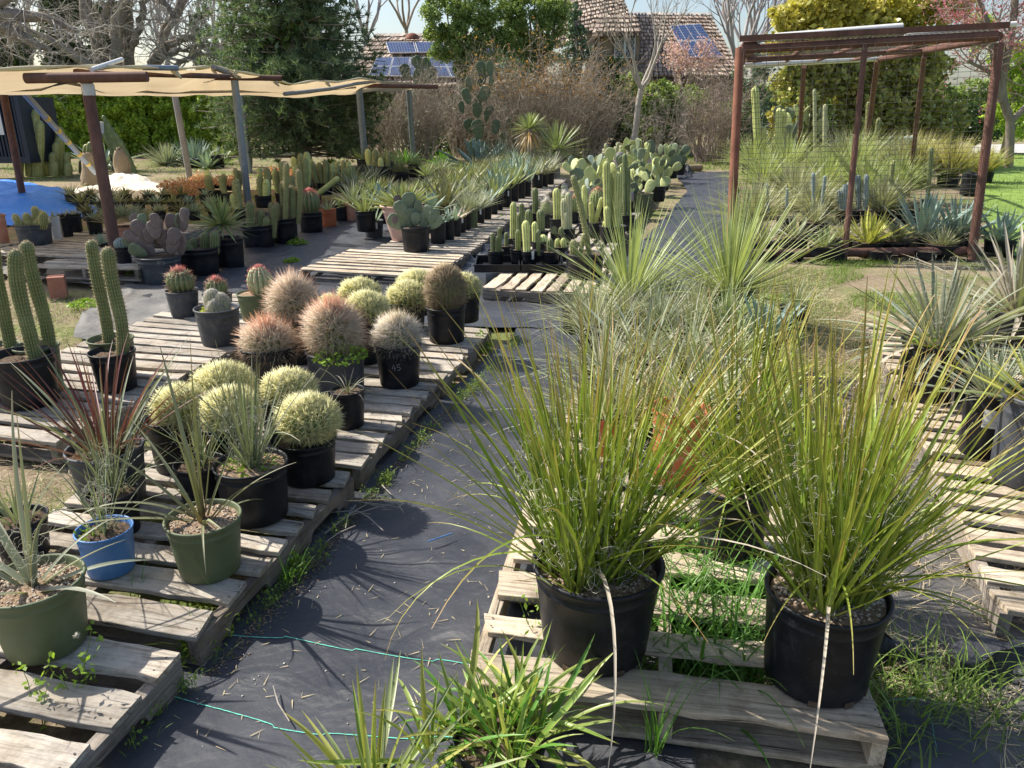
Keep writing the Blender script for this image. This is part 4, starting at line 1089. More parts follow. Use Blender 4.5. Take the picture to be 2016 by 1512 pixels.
p = pot('potted_barrel_cactus', 'low spreading shaggy red cactus left of the largest shaggy one', PC, 541, 788, 112, 695, .132, POTK, .8, SOILD, .92)
L = p['loc'](540, 672); barrel(p, 40 * p['s'], 25 * p['s'], L.z - 4 * p['s'], COLIVE, SRED, 20, .2, .095, 10, .0024, .022, out=.8, crownmat=SORANGE); weeds(p, 120, p['R'] * .85, size=.02, h=.05)
p = pot('potted_barrel_cactus', 'shaggy buff round cactus standing behind the other shaggy ones', PC, 590, 720, 84, 640, .132, POTK, .82, SOILD, .9)
L = p['loc'](588, 600); barrel(p, 34 * p['s'], 36 * p['s'], L.z, COLIVE, SRED, 20, .2, .105, 10, .0024, .022, out=.85, crownmat=SRED); weeds(p, 60, p['R'] * .9, size=.02, h=.05, off=(0, -.05))
p = pot('potted_hesperaloe', 'small black pot of curly purple grass leaves in front of the shaggy cactus', PPp, 690, 848, 68, 778, .132, POTK, .82, SOILD, .9)
rosette(p, 22, .22, .009, PURP, 'rush', (.05, 1.0), (.3, 2.2), .015, .3, 10, .5, jit=.2, pw=1.1)
# ---- red spined small barrels, crest
p = pot('potted_barrel_cactus', 'red crowned barrel cactus in a faded black pot, leftmost of the small red ones', PC, 366, 628, 64, 577, .145, POTKB, .78, SOILD, .92)
L = p['loc'](366, 556); barrel(p, 26 * p['s'], 24 * p['s'], L.z, CDARK, SDULL, 15, .25, .04, 6, .0016, .035, crownmat=SPINK)
p = pot('potted_barrel_cactus', 'smaller red crowned barrel cactus behind the woolly crested one', PC, 434, 626, 58, 584, .14, POTK, .8, SOILD, .9)
L = p['loc'](430, 568); barrel(p, 20 * p['s'], 18 * p['s'], L.z, CDARK, SDULL, 14, .25, .035, 6, .0016, .03, crownmat=SPINK)
p = pot('potted_barrel_cactus', 'pale ribbed cactus with pink spines in a slim olive green pot', PC, 505, 637, 64, 583, .14, POTG, .78, SOIL, .93)
L = p['loc'](512, 556); barrel(p, 25 * p['s'], 32 * p['s'], L.z, CPALE, SPINK, 13, .3, .022, 5, .0015, .04, crownmat=SPINK, off=(L.x, 0))
p = pot('potted_crested_cactus', 'lumpy woolly white cactus in a black pot on the nearly bare pallet', PC, 437, 684, 88, 615, .15, POTKB, .82, SOIL, .86)
for (px, py, r_, ln) in ((415, 583, 17, (-.2, .5)), (436, 590, 17, (.5, .2)), (428, 600, 19, (0, -1))):
    L = p['loc'](px, py); s_ = p['s']
    column(p, [(L.x * .5 + .01, -.01 + ln[1] * .02, p['z'] - .02), (L.x * .8, ln[1] * .03, L.z * .5 + p['z'] * .5), (L.x, ln[1] * .05, L.z + 10 * s_)], r_ * s_ * .95, CPALE, SWOOL, 16, .25, 8, .02, .0013, .012, dome=1)
weeds(p, 50, .05, off=(-.06, -.04), size=.022, mat=WEEDY, h=.06)
# ---- tall columns
def cols(label, cx, yb, w, yrim, stems, mat=None, body=None, sp=None, name='potted_column_cactus', z0=ZP, ribs=15, fill=.86, group=None, rb=.8, spl=.012, dy=.02, spn=4, depth=.2, step=.02, soil=None):
    p = pot(name, label, PC, cx, yb, w, yrim, z0, mat or POTK, rb, soil or SOILD, fill, group)
    for k, st in enumerate(stems):
        r = st[0] / 2 * p['s']; pts = []
        yy = random.uniform(-1, 1) * p['R'] * .35 if len(stems) > 1 else 0
        for (px, py) in st[1:]:
            L = p['loc'](px, py); pts.append((L.x, yy, L.z))
        b = pts[0]; pts[0] = (b[0], b[1], min(b[2], p['z'] - .02))
        if len(pts) == 2: pts.insert(1, ((pts[0][0] + pts[1][0]) / 2, yy, (pts[0][2] + pts[1][2]) / 2))
        column(p, pts, r, body or CGREEN, sp or SBUFF, ribs, depth, spn, spl, .0009, step, name='stem')
    return p
GC = 'tall column cacti in pots at the left'
cols('tall leaning column cactus in the black pot at the left, nearest of the columns', 67, 808, 122, 712, [(27, (70, 715), (56, 650), (38, 580), (32, 492))], spn=5, group=GC)
cols('column cactus in an olive green pot just behind the nearest black pot of column cactus', 92, 780, 84, 690, [(24, (96, 690), (86, 620), (66, 550), (52, 475))], POTG, spn=5, group=GC)
cols('column cactus cut by the left edge of the photo in an olive green pot', 12, 775, 90, 692, [(24, (22, 690), (8, 620), (-8, 540), (-16, 470))], POTG, spn=5, group=GC)
p = pot('empty_nursery_pot', 'black pot cut by the left edge of the photo in front of the column cacti', 'plant pot', -18, 792, 78, 722, .132, POTK, .8, SOILD, .86)
cols('column cactus in a black pot at the corner of the bare pallet, nearer of two', 235, 775, 88, 702, [(24, (238, 700), (236, 620), (222, 560), (213, 487))], spn=5, group=GC)
cols('column cactus rising behind the right hand one from an olive green pot', 233, 752, 86, 676, [(22, (214, 680), (203, 600), (190, 540), (180, 473))], POTG, spn=5, group=GC)
# ---- left middle group
p = pot('potted_prickly_pear', 'wide black tub chalked 65 full of purple grey prickly pear pads', 'potted prickly pear', 322, 568, 86, 510, .0, POTKB, .8, SOILD, .95)
for (bx, by, sz, az, lean, roll, mt) in ((262, 488, 30, .1, 0, -.9, 2), (345, 480, 34, .3, 0, .3, 0), (322, 485, 36, .1, 0, -.2, 0), (300, 478, 34, .5, 0, .2, 0), (360, 440, 30, .2, 0, .2, 0), (270, 455, 34, .4, 0, -.3, 0), (318, 448, 30, .2, 0, -.1, 0), (338, 500, 40, .1, 0, .4, 0), (300, 508, 48, .1, .1, -.5, 0), (330, 505, 51, .3, 0, .0, 0), (350, 505, 47, -.3, .1, .25, 1), (296, 500, 36, 0, .2, -1.1, 2), (290, 470, 41, .1, 0, -.45, 0), (313, 470, 37, .5, 0, -.1, 0),
        (336, 462, 36, .2, 0, .1, 0), (356, 458, 42, -.4, 0, .25, 0), (276, 474, 31, .2, 0, -1.0, 0), (305, 462, 34, .3, 0, .15, 0), (283, 452, 31, 1.2, 0, -.1, 2), (330, 450, 30, .2, 0, .4, 0), (347, 455, 34, 1.1, .1, .1, 2)):
    L = p['loc'](bx, by); pad(p, Vector((L.x, random.uniform(-.09, .09), L.z)), sz * p['s'], az, lean, roll, (PADP, PADP, PADG)[mt])
handmarks(p, N6 + N5, math.atan2(-p['C'].y, -p['C'].x) - .1, .78, .05)
cols('short fat column cacti in a wide black pot right of the purple prickly pear', 398, 548, 78, 492, [(19, (399, 500), (399, 460)), (19, (418, 500), (419, 456)), (14, (378, 505), (376, 470)), (12, (385, 508), (372, 480)), (13, (385, 500), (360, 466))], sp=SBUFF, ribs=12, z0=0, rb=.86, fill=.9, spl=.02)
p = pot('potted_yucca', 'spiky green rosette like a pincushion in a tall black tub under the shade cloth', PY_, 456, 532, 60, 472, 0, POTK, .84, SOILD, .9)
L = p['loc'](436, 440); rosette(p, 110, 66 * p['s'], .030, YUCG, 'agave', (.0, 1.95), (-.05, .15), .03, .25, 4, .05, off=(L.x, 0, L.z - p['z']), lvar=.12, inner=.9)
c1 = [(17, (497, 470), (497, 430), (494, 395)), (15, (512, 470), (514, 412)), (14, (524, 470), (526, 425)), (13, (537, 468), (541, 404)), (12, (506, 470), (508, 440)), (9, (520, 475), (519, 452))]
cols('black tub of furry upright column cacti under the shade cloth, left of two', 512, 492, 64, 446, c1, sp=SDULL, body=COLIVE, z0=0, rb=.88, fill=.92, spl=.03, spn=5, step=.03)
c1 = [(13, (560, 440), (556, 385), (554, 360)), (14, (575, 440), (577, 400), (572, 366)), (12, (548, 440), (545, 400)), (10, (565, 440), (567, 320)), (12, (540, 440), (530, 400)), (11, (585, 440), (590, 375), (587, 335))]
cols('black tub of furry column cacti with the tallest stems under the shade cloth', 562, 482, 56, 432, c1, sp=SDULL, body=COLIVE, z0=0, rb=.88, fill=.92, spl=.03, spn=5, step=.03)
p = pot('potted_barrel_cactus', 'stout dark red spined barrel cactus in a square black pot', PC, 615, 461, 46, 420, 0, POTK, .9, SOILD, .92)
L = p['loc'](613, 400); barrel(p, 21 * p['s'], 25 * p['s'], L.z, CDARK, SPINK, 14, .25, .04, 6, .002, .05, crownmat=SPINK)
p = pot('potted_aloe', 'bright orange pot of short green aloe leaves', 'potted aloe', 648, 450, 34, 413, 0, POTO, .86, SOILD, .9)
rosette(p, 16, 36 * p['s'], .03, YUCG, 'aloe', (.1, 1.1), (0, .5), .03)
p = pot('potted_aloe', 'black pot of green aloe between the orange pot and the terracotta pot', 'potted aloe', 672, 438, 26, 405, 0, POTK, .86, SOILD, .9)
rosette(p, 16, 34 * p['s'], .03, YUCG, 'aloe', (.1, 1.1), (0, .5), .03)
p = pot('potted_agave', 'terracotta pot with a big dome of narrow green leaves', PA, 697, 437, 38, 398, 0, POTT, .86, SOILD, .9)
rosette(p, 60, 66 * p['s'], .04, GREYL, 'grass', (.05, 1.2), (0, .5), .05, mats=[YUCB, GREYL, YUCG])
p = pot('potted_aloe', 'slate grey pot of pale blue green aloe at the edge of the slatted pallet', 'potted aloe', 737, 472, 41, 436, .0, POTKB, .8, SOILD, .92)
rosette(p, 11, 58 * p['s'], .065, PALEB, 'aloe', (.05, .8), (-.1, .1), .04)
p = pot('potted_agave', 'large pink clay pot with a huge bronze green agave behind the grey prickly pear', PA, 797, 476, 92, 408, .13, POTP, .55, SOILD, .95)
rosette(p, 95, 72 * p['s'], .065, OLDAG, 'agave', (.05, 1.5), (-.05, .2), .09, .3, 5, .1, mats=[OLDAG, YUCG, OLDAG], lvar=.1)
p = pot('potted_prickly_pear', 'black pot of grey green prickly pear on the empty slatted pallet', 'potted prickly pear', 820, 498, 58, 450, .13, POTK, .86, SOILD, .96)
for (bx, by, sz, az, lean, roll, mt) in ((800, 450, 42, .1, 0, -1.0, 0), (812, 450, 40, .4, 0, -.15, 0), (830, 452, 36, .3, 0, .35, 0), (845, 450, 34, -.2, 0, .8, 0), (800, 428, 36, .2, 0, -.5, 0), (808, 420, 40, .3, 0, -.1, 0), (822, 430, 34, .8, 0, .1, 0),
        (835, 432, 30, -.3, 0, .5, 0), (786, 404, 20, .3, 0, -.3, 1), (778, 440, 16, .3, 0, .1, 1), (806, 408, 28, 0, 0, -.1, 0), (845, 436, 30, .3, 0, .7, 0), (818, 444, 26, 0, 0, .1, 0)):
    L = p['loc'](bx, by); pad(p, Vector((L.x, random.uniform(-.06, .06), L.z)), sz * p['s'], az, lean, roll, (PADG, PADP)[mt])
# ---- far-left bench
p = pot('potted_cactus_cluster', 'wide black bowl of stubby yellow spined cacti on the left pallet', PC, 73, 484, 66, 444, .17, POTKB, .86, SOILD, .92)
for (px, py, r_) in ((37, 425, 6), (46, 438, 6), (55, 424, 7), (61, 436, 8), (66, 412, 6), (74, 420, 8), (84, 430, 7), (96, 420, 7), (62, 428, 6), (76, 438, 7), (90, 438, 6), (52, 440, 7)):
    L = p['loc'](px, py); s_ = p['s']; yy = random.uniform(-.1, .1)
    column(p, [(L.x * .7, yy * .7, p['z'] - .02), (L.x * .9, yy, (L.z + p['z']) / 2), (L.x, yy, L.z + 4 * s_)], r_ * s_, COLIVE, SGOLD, 12, .15, 7, .022, .0016, .018)
p = pot('potted_column_cactus', 'terracotta pot cut by the left edge of the photo with a green column cactus', PC, 0, 480, 40, 425, .17, POTT, .85, SOILD, .92)
L = p['loc'](0, 372); column(p, [(0, 0, p['z']), (0, 0, .5 * L.z + .5 * p['z']), (0, 0, L.z)], 11 * p['s'], CGREEN, SBUFF, 12, .2, 5, .02, .001, .03)
def squarepot(label, cx, yb, w, h, mat, z0):
    F = at(cx, yb, z0); s_ = scl(F); W_ = w * s_; H_ = h * s_ / math.cos(.25)
    rt = thing('potted_succulent', label, 'potted succulent', (F.x, F.y + W_ / 2, z0), None)
    m = MB(); hw = W_ / 2
    prof = [(hw * .82, 0), (hw * .97, H_ * .9), (hw * 1.04, H_ * .91), (hw * 1.04, H_), (hw * .94, H_), (hw * .9, H_ * .88), (0, H_ * .88)]
    k = len(prof); V = []
    for (r_, z) in prof:
        for a in range(6):
            an = a * PI / 3 + .3; V.append((r_ * 1.1 * math.cos(an), r_ * 1.1 * math.sin(an), z))
    m.add(V, [(a * 6 + b, a * 6 + (b + 1) % 6, (a + 1) * 6 + (b + 1) % 6, (a + 1) * 6 + b) for a in range(k - 1) for b in range(6)])
    m.build('pot', mat, rt, smooth=False)
    return dict(root=rt, R=hw, H=H_, C=F, z=H_ * .88, s=s_)
p = squarepot('pale grey hexagonal pot marked in black next to the yellow spined bowl', 108, 472, 19, 42, POTW, .17); rosette(p, 12, .16, .03, GREYL, 'aloe', (.1, 1.2))
m = MB(); hw = p['R']
for st in (N4 + N5): tube(m, [(-hw * 1.02, 0, 0)] * 2, .0001, 3) if 0 else None
tube(m, [(-.3 * hw, -hw * 1.06, p['H'] * .62), (-.1 * hw, -hw * 1.07, p['H'] * .7), (-.05 * hw, -hw * 1.06, p['H'] * .6), (.1 * hw, -hw * 1.06, p['H'] * .7)], .003, 4)
m.build('marker_scribble', plain('marker_ink', (.02, .02, .02)), p['root'])
p = squarepot('dark hexagonal pot with a bare stem next to the pale grey pot', 128, 467, 22, 42, POTK, .17); rosette(p, 12, .16, .03, GREYL, 'aloe', (.1, 1.2))
p = pot('potted_agave', 'black pot of small grey rosette leaves left of the rusty post', PA, 150, 458, 30, 422, .17, POTK, .85); rosette(p, 24, .17, .03, GREYL, 'aloe', (.1, 1.3))
p = pot('potted_agave', 'black pot of white edged rosette just left of the rusty post', PA, 190, 462, 30, 428, .17, POTK, .85); rosette(p, 22, .16, .035, BLUEL, 'aloe', (.1, 1.3))
p = pot('potted_hechtia', 'pink clay bowl with a broad mound of fine grey green spikes by the rusty post', PPp, 252, 470, 44, 448, .17, POTT, .85)
for k in range(9): rosette(p, 60, .26, .014, YUCB, 'grass', (.1, 1.4), (0, .2), .02, obj=False, off=(RG.uniform(-.24, .24), RG.uniform(-.12, .12), .05 + RG.uniform(-.02, .12)), segs=3)
p = pot('potted_barrel_cactus', 'small grey globe cactus in a square black pot behind the rusty post', PC, 248, 532, 30, 488, .13, POTK, .9); L = p['loc'](248, 482); barrel(p, 14 * p['s'], 14 * p['s'], L.z, CBLUE, SBUFF, 14, .2, .012, 3, .001, .03)
p = pot('potted_agave', 'pale green rosette by the foot of the rusty post', PA, 205, 500, 22, 480, .13, POTK, .9); rosette(p, 26, .2, .035, PALEB, 'aloe', (.1, 1.2))
# small succulents and cacti filling the benches under the cloth
SG = 'small potted plants massed under the shade cloth'
far = [('low spiky', 'agave', YUCB), ('dark toothed', 'aloe', OLIVEL), ('pale striped', 'aloe', PALEB), ('bronze', 'aloe', OLDAG), ('blue green', 'agave', BLUEL)]
k = 0
for j, yb in enumerate((398, 412, 430, 446)):
    for i_, px in enumerate(range(150 + 12 * j, 430 + 15 * j, 36)):
        cx = px + random.uniform(-8, 8); d_ = far[k % 5]; k += 1
        if 180 < cx < 300 and j > 1: continue
        if cx > 330 and j > 2: continue
        pos = ('in the front line', 'in the second line', 'in the third line', 'in the back line')[3 - j]
        side = 'near the blue tarp' if cx < 230 else 'between tarp and pincushion yucca' if cx < 340 else 'behind the pincushion yucca'
        p = pot('potted_succulent', '%s rosette %s under the shade cloth %s' % (d_[0], pos, side), 'potted succulent', cx, yb + 5, 24, yb - 14, .1, POTK, .85, None, .9, SG)
        rosette(p, 34, random.uniform(.18, .32), .03, d_[2], 'aloe', (.05, 1.3), (0, .3), .04, obj=False, segs=4)
PKP = ['at the left end of its line, nearest the cream sheet', 'second from the left near the cream sheet', 'third from the left behind the pincushion yucca', 'in the middle behind the pincushion yucca', 'just left of the thick galvanised pole', 'just right of the thick galvanised pole', 'farthest back behind the pincushion yucca', 'in front of the others behind the pincushion yucca', 'in front of the others near the cream sheet', 'at the left under the dark pine', 'in the middle under the dark pine', 'at the right under the dark pine', 'between the galvanised poles']
PKG = 'pots of pink and orange leaved succulents'
for k, (px, yb, w_) in enumerate(((338, 376, 30), (362, 372, 28), (388, 378, 30), (410, 372, 30), (432, 368, 30), (455, 372, 28), (395, 362, 26), (372, 392, 28), (352, 388, 24), (540, 350, 34), (562, 346, 30), (585, 352, 28), (470, 360, 26))):
    p = pot('potted_pink_succulent', 'bushy %s leaved succulent %s' % (('pink', 'orange', 'salmon')[k % 3], PKP[k]), 'potted succulent', px, yb + 4, w_, yb - 8, .1, POTK, .85, None, .9, PKG)
    m = MB(); n = 330; a = RG.uniform(0, 6.3, n); r_ = .26 * np.sqrt(RG.random(n)); C = np.stack([r_ * np.cos(a), r_ * np.sin(a), p['z'] + RG.uniform(0, .2, n) * (1.1 - r_ / .26)], -1)
    leafcloud(m, C, .05, 0, 1, .5); sticks(m, np.stack([C[:60, 0] * .3, C[:60, 1] * .3, np.full(60, p['z'])], -1), C[:60], .004, .003); stuff(m.build('foliage', PINKS, p['root']))
# furry column masses around x 590-720
CGP = ['right of the pincushion yucca, tall stems beside the galvanised pole', 'left of the galvanised pole behind the pincushion yucca', 'right of the galvanised pole behind the left black tub', 'behind the right black tub of furry cacti', 'with the tallest stems behind the red spined barrel', 'six stems directly behind the red spined barrel', 'behind the leaning olive column', 'behind the terracotta pot of narrow leaves', 'far back above the leaning olive column', 'far back behind the terracotta pot', 'short stems left of the pincushion yucca tip', 'at the back near the thin galvanised pole', 'at the back behind the tallest furry stems', 'at the foot of the thin galvanised pole, left one', 'at the foot of the thin galvanised pole, right one']
CG = 'pots of furry yellow green column cacti behind the black tubs'
k = 0
for (px, yb, hh, n) in ((480, 436, 60, 5), (455, 405, 50, 4), (520, 410, 56, 5), (560, 405, 75, 5), (590, 400, 95, 4), (600, 388, 60, 6), (640, 385, 50, 6), (670, 380, 46, 5), (630, 372, 40, 5), (690, 372, 40, 5), (425, 400, 40, 3), (660, 360, 30, 4), (600, 365, 40, 4), (735, 350, 42, 3), (755, 352, 30, 3)):
    p = pot('potted_column_cactus', 'furry column cacti %s' % CGP[k], PC, px, yb, 34, yb - 24, .1, POTK, .86, None, .9, CG); k += 1
    for i_ in range(n):
        x_ = RG.uniform(-.6, .6) * p['R'] * 1.3; y_ = RG.uniform(-.5, .5) * p['R']; h_ = hh * p['s'] * RG.uniform(.4, 1.0); ln = x_ * 1.2
        column(p, [(x_, y_, p['z'] - .02), (x_ + ln * .4, y_, p['z'] + h_ * .5), (x_ + ln * .5, y_, p['z'] + h_)], RG.uniform(4.5, 7.5) * p['s'], random.choice((COLIVE, CYEL, COLIVE)), SDULL, 12, .12, 4, .025, .002, .05, per=3)
p = pot('potted_column_cactus', 'leaning bright olive column cactus pointing up to the right', PC, 622, 402, 26, 386, .1, POTK, .86, None, .9)
L = p['loc'](668, 349); column(p, [(0, 0, p['z']), (L.x * .5, 0, (p['z'] + L.z) / 2), (L.x, 0, L.z)], 5.5 * p['s'], CYEL, SDULL, 12, .12, 4, .02, .0015, .05, per=3)
# filler dark succulents and leafy pots between pincushion yucca and the tubs
for k, (px, yb, hh, mt, ds) in enumerate(((700, 400, 56, YUCB, 'grey green'), (735, 408, 50, YUCG, 'olive'), (760, 400, 46, OLIVEL, 'dark'), (690, 385, 50, YUCG, 'green'), (735, 380, 50, YUCB, 'silvery'), (860, 395, 50, OLDAG, 'bronze'), (840, 372, 42, YUCG, 'yellow green'), (790, 365, 42, OLIVEL, 'olive brown'), (870, 360, 40, YUCB, 'grey'), (820, 350, 34, YUCG, 'small green'), (760, 345, 40, DASY, 'pale grassy'), (720, 340, 40, DASY, 'pale tufted'))):
    p = pot('potted_yucca', '%s spiky leaved plant massed %s the bronze agave in the pink pot' % (ds, 'left of' if px < 770 else 'behind'), PY_, px, yb, 34, yb - 26, .1, POTK, .86, None, .9, 'spiky plants massed round the bronze agave')
    rosette(p, 50, hh * p['s'], .035, mt, 'grass', (.05, 1.2), (0, .4), .05, obj=False, segs=5)

# ------------------------------------------------------------------ the long agave row
ordn = ['nearest', 'second', 'third', 'fourth', 'fifth', 'sixth', 'seventh', 'eighth', 'ninth', 'tenth', 'eleventh', 'twelfth', 'thirteenth', 'fourteenth', 'fifteenth', 'sixteenth', 'seventeenth', 'eighteenth', 'nineteenth', 'twentieth', 'twenty first', 'twenty second', 'twenty third', 'twenty fourth']
AG = 'pots in the long agave row'
spec = [(863, 481, 33, 441, 'blue', POTK), (884, 473, 24, 434, 'pale', POTK), (897, 466, 24, 430, 'wither', POTK), (908, 458, 22, 425, 'wither', POTK), (917, 453, 24, 420, 'yucca', POTK), (931, 449, 21, 415, 'yucca', POTG), (944, 440, 21, 409, 'yucca', POTK),
        (959, 432, 20, 396, 'blue', POTK), (971, 422, 20, 388, 'green', POTK), (982, 414, 19, 381, 'agave', POTK), (997, 409, 22, 372, 'bronze', POTK), (1012, 397, 20, 362, 'green', POTK), (1026, 391, 18, 355, 'aloe', POTK), (1038, 387, 17, 357, 'aloe', POTK), (1058, 371, 24, 343, 'dark', POTK), (1071, 368, 18, 340, 'dark', POTK), (1083, 363, 17, 336, 'dark', POTK)]
desc = {'blue': 'small blue green agave', 'pale': 'pale grey agave', 'wither': 'agave with withered buff leaves', 'yucca': 'fine silvery yucca', 'green': 'yellow green agave', 'agave': 'broad blue agave', 'bronze': 'bronze tipped aloe', 'aloe': 'tall pale aloe', 'dark': 'arching grey green aloe'}
for k, (cx, yb, w_, yr, sp_, mt) in enumerate(spec):
    p = pot('potted_agave', '%s%s, %s pot of the front line of the long agave row' % (desc[sp_], ' (green pot)' if mt is POTG else '', ordn[k]), PA, cx, yb, w_, yr, .13, mt, .86, None, .9, AG)
    s_ = p['s']
    if sp_ == 'yucca': rosette(p, 90, 62 * s_, .018, YUCB, 'grass', (.02, 1.0), (0, .2), .03, obj=False)
    elif sp_ == 'blue': rosette(p, 20, 42 * s_, .05, BLUEL, 'agave', (.05, 1.0), (-.1, .1), .03)
    elif sp_ == 'pale': rosette(p, 16, 44 * s_, .05, PALEB, 'agave', (.05, 1.1), (0, .2), .03)
    elif sp_ == 'wither': rosette(p, 12, 40 * s_, .06, BLUEL, 'agave', (.1, 1.3), (0, .5), .03, mats=[DEAD, PALEB, BLUEL])
    elif sp_ == 'green': rosette(p, 24, 60 * s_, .055, YUCG, 'agave', (.02, .95), (0, .15), .03)
    elif sp_ == 'agave': rosette(p, 16, 66 * s_, .09, BLUEL, 'agave', (.02, .8), (-.05, .1), .04)
    elif sp_ == 'bronze': rosette(p, 18, 60 * s_, .08, OLDAG, 'agave', (.05, .95), (-.1, .2), .04, mats=[OLDAG, YUCG, PALEB])
    elif sp_ == 'aloe': rosette(p, 14, 72 * s_, .10, PALEB, 'aloe', (.02, .6), (-.05, .1), .04, mats=[PALEB, BLUEL, GREYL])
    else: rosette(p, 26, 62 * s_, .07, GREYL, 'aloe', (.05, 1.2), (.1, .8), .04)
# rows behind the front line
h = R(10.5); u = Vector((math.sin(h), math.cos(h), 0)); nrm = Vector((-u.y, u.x, 0))
F0 = at(884, 473, .13); kinds = [YUCB, YUCG, BLUEL, OLDAG, YUCB, PALEB, YUCG]; k = 0
kd = ['silvery yucca', 'yellow green yucca', 'blue agave', 'bronze agave', 'grey yucca', 'pale aloe', 'green yucca']
for j in range(1, 4):
    for i_ in range(15):
        x, y, _ = F0 + u * (.6 + i_ * .72 + random.uniform(-.08, .08)) + nrm * (j * .42 + random.uniform(-.04, .04))
        rr = random.uniform(.12, .17); c_ = (i_ * 3 + j * 2) % 7
        p = potm('potted_agave', '%s, %s pot of the %s line of the long agave row' % (kd[c_], ordn[i_], ordn[j]), PA, x, y, .13, rr, .27, POTK, .86, .9, AG)
        rosette(p, 44 if kinds[c_] in (YUCB, YUCG) else 26, random.uniform(.34, .62), .03 if kinds[c_] in (YUCB, YUCG) else .07, random.choice((kinds[c_], kinds[c_], OLIVEL, OLDAG)), 'grass' if kinds[c_] in (YUCB, YUCG) else 'agave', (.02, 1.0), (0, .25), .04, obj=False, segs=4)
# landmark plants behind the row
def inground(name, label, cat, px, py, group=None):
    C = at(px, py, 0); rt = thing(name, label, cat, (C.x, C.y, 0), group)
    return dict(root=rt, R=.2, H=0, z=0, C=C, s=scl(C), loc=lambda a, b: atY(a, b, C.y) - C)
p = inground('yucca_tree', 'yucca with a round spiky head above a skirt of dry orange leaves', 'yucca', 1045, 360)
L = p['loc'](1043, 252); m = MB(); tube(m, [(0, 0, 0), (L.x * .6, 0, L.z * .5), (L.x, 0, L.z)], [.09, .07, .06], 8); m.build('trunk', GREYW, p['root'])
p['z'] = L.z; rosette(p, 120, .56, .04, YUCG, 'agave', (.0, 1.7), (0, .05), .02, .2, 4, .05, off=(L.x, 0, 0), lvar=.1)
rosette(p, 60, .62, .045, DEAD, 'agave', (1.7, 2.7), (0, .2), .03, .2, 4, .05, off=(L.x, 0, -.05), lvar=.15, mats=[leafmat('orange_dry_leaf', (.55, .36, .16), (.62, .40, .18), (.6, .45, .25), var=.25), DEAD])
p = inground('yucca_tree', 'green spiky yucca right of the one with the dry orange skirt', 'yucca', 1095, 358)
p['z'] = .75; m = MB(); tube(m, [(0, 0, 0), (0, 0, .8)], [.1, .08], 8); m.build('trunk', GREYW, p['root'])
rosette(p, 110, 1.05, .05, YUCG, 'agave', (.0, 2.0), (0, .15), .02, .2, 5, .05, lvar=.12)
p = inground('blue_agave', 'large blue grey agave at the back under the tall prickly pear', 'agave', 940, 335)
rosette(p, 26, 1.35, .2, BLUEL, 'agave', (.02, 1.2), (0, .35), .08, .35, 6)
p = inground('large_yucca', 'big grey green yucca fountain left of the orange skirted yucca', 'yucca', 985, 340); rosette(p, 110, 1.35, .06, YUCB, 'grass', (.02, 1.0), (0, .4), .1, segs=5)
# ---- trays of small cacti
TG = 'small column cacti in nursery pots on black trays'
def tray(label, x0, x1, yb, z):
    A = at(x0, yb, z); B = at(x1, yb, z); W_ = (B - A).length; D_ = .52
    rt = thing('nursery_tray', label, 'tray', tuple((A + B) / 2), None, math.atan2(B.y - A.y, B.x - A.x))
    m = MB(); h_ = .075; a = W_ / 2 - .004; t_ = .012
    for (x_0, x_1, y_0, y_1) in ((-a, a, 0, t_), (-a, a, D_ - t_, D_), (-a, -a + t_, t_, D_ - t_), (a - t_, a, t_, D_ - t_)): box(m, x_0, x_1, y_0, y_1, .002, h_)
    m.build('tray_wall', POTK, rt, False); m = MB(); box(m, -a + t_, a - t_, t_, D_ - t_, .001, .008); m.build('tray_base', POTK, rt, False)
    m = MB(); box(m, -a - .012, a + .012, -.012, .004, h_ - .004, h_ + .006); box(m, -a - .012, a + .012, D_ - .004, D_ + .012, h_ - .004, h_ + .006); m.build('tray_rim', POTK, rt, False)
tray('black nursery tray of small column cacti, left one of the two', 933, 1024, 537, .131)
tray('black nursery tray of small column cacti, right one of the two', 1026, 1112, 537, .131)
Zt = .141
SD = dict(z0=Zt, ribs=9, sp=SBUFF, spl=.008, spn=3, step=.035, depth=.28, group=TG, fill=.88, rb=.82)
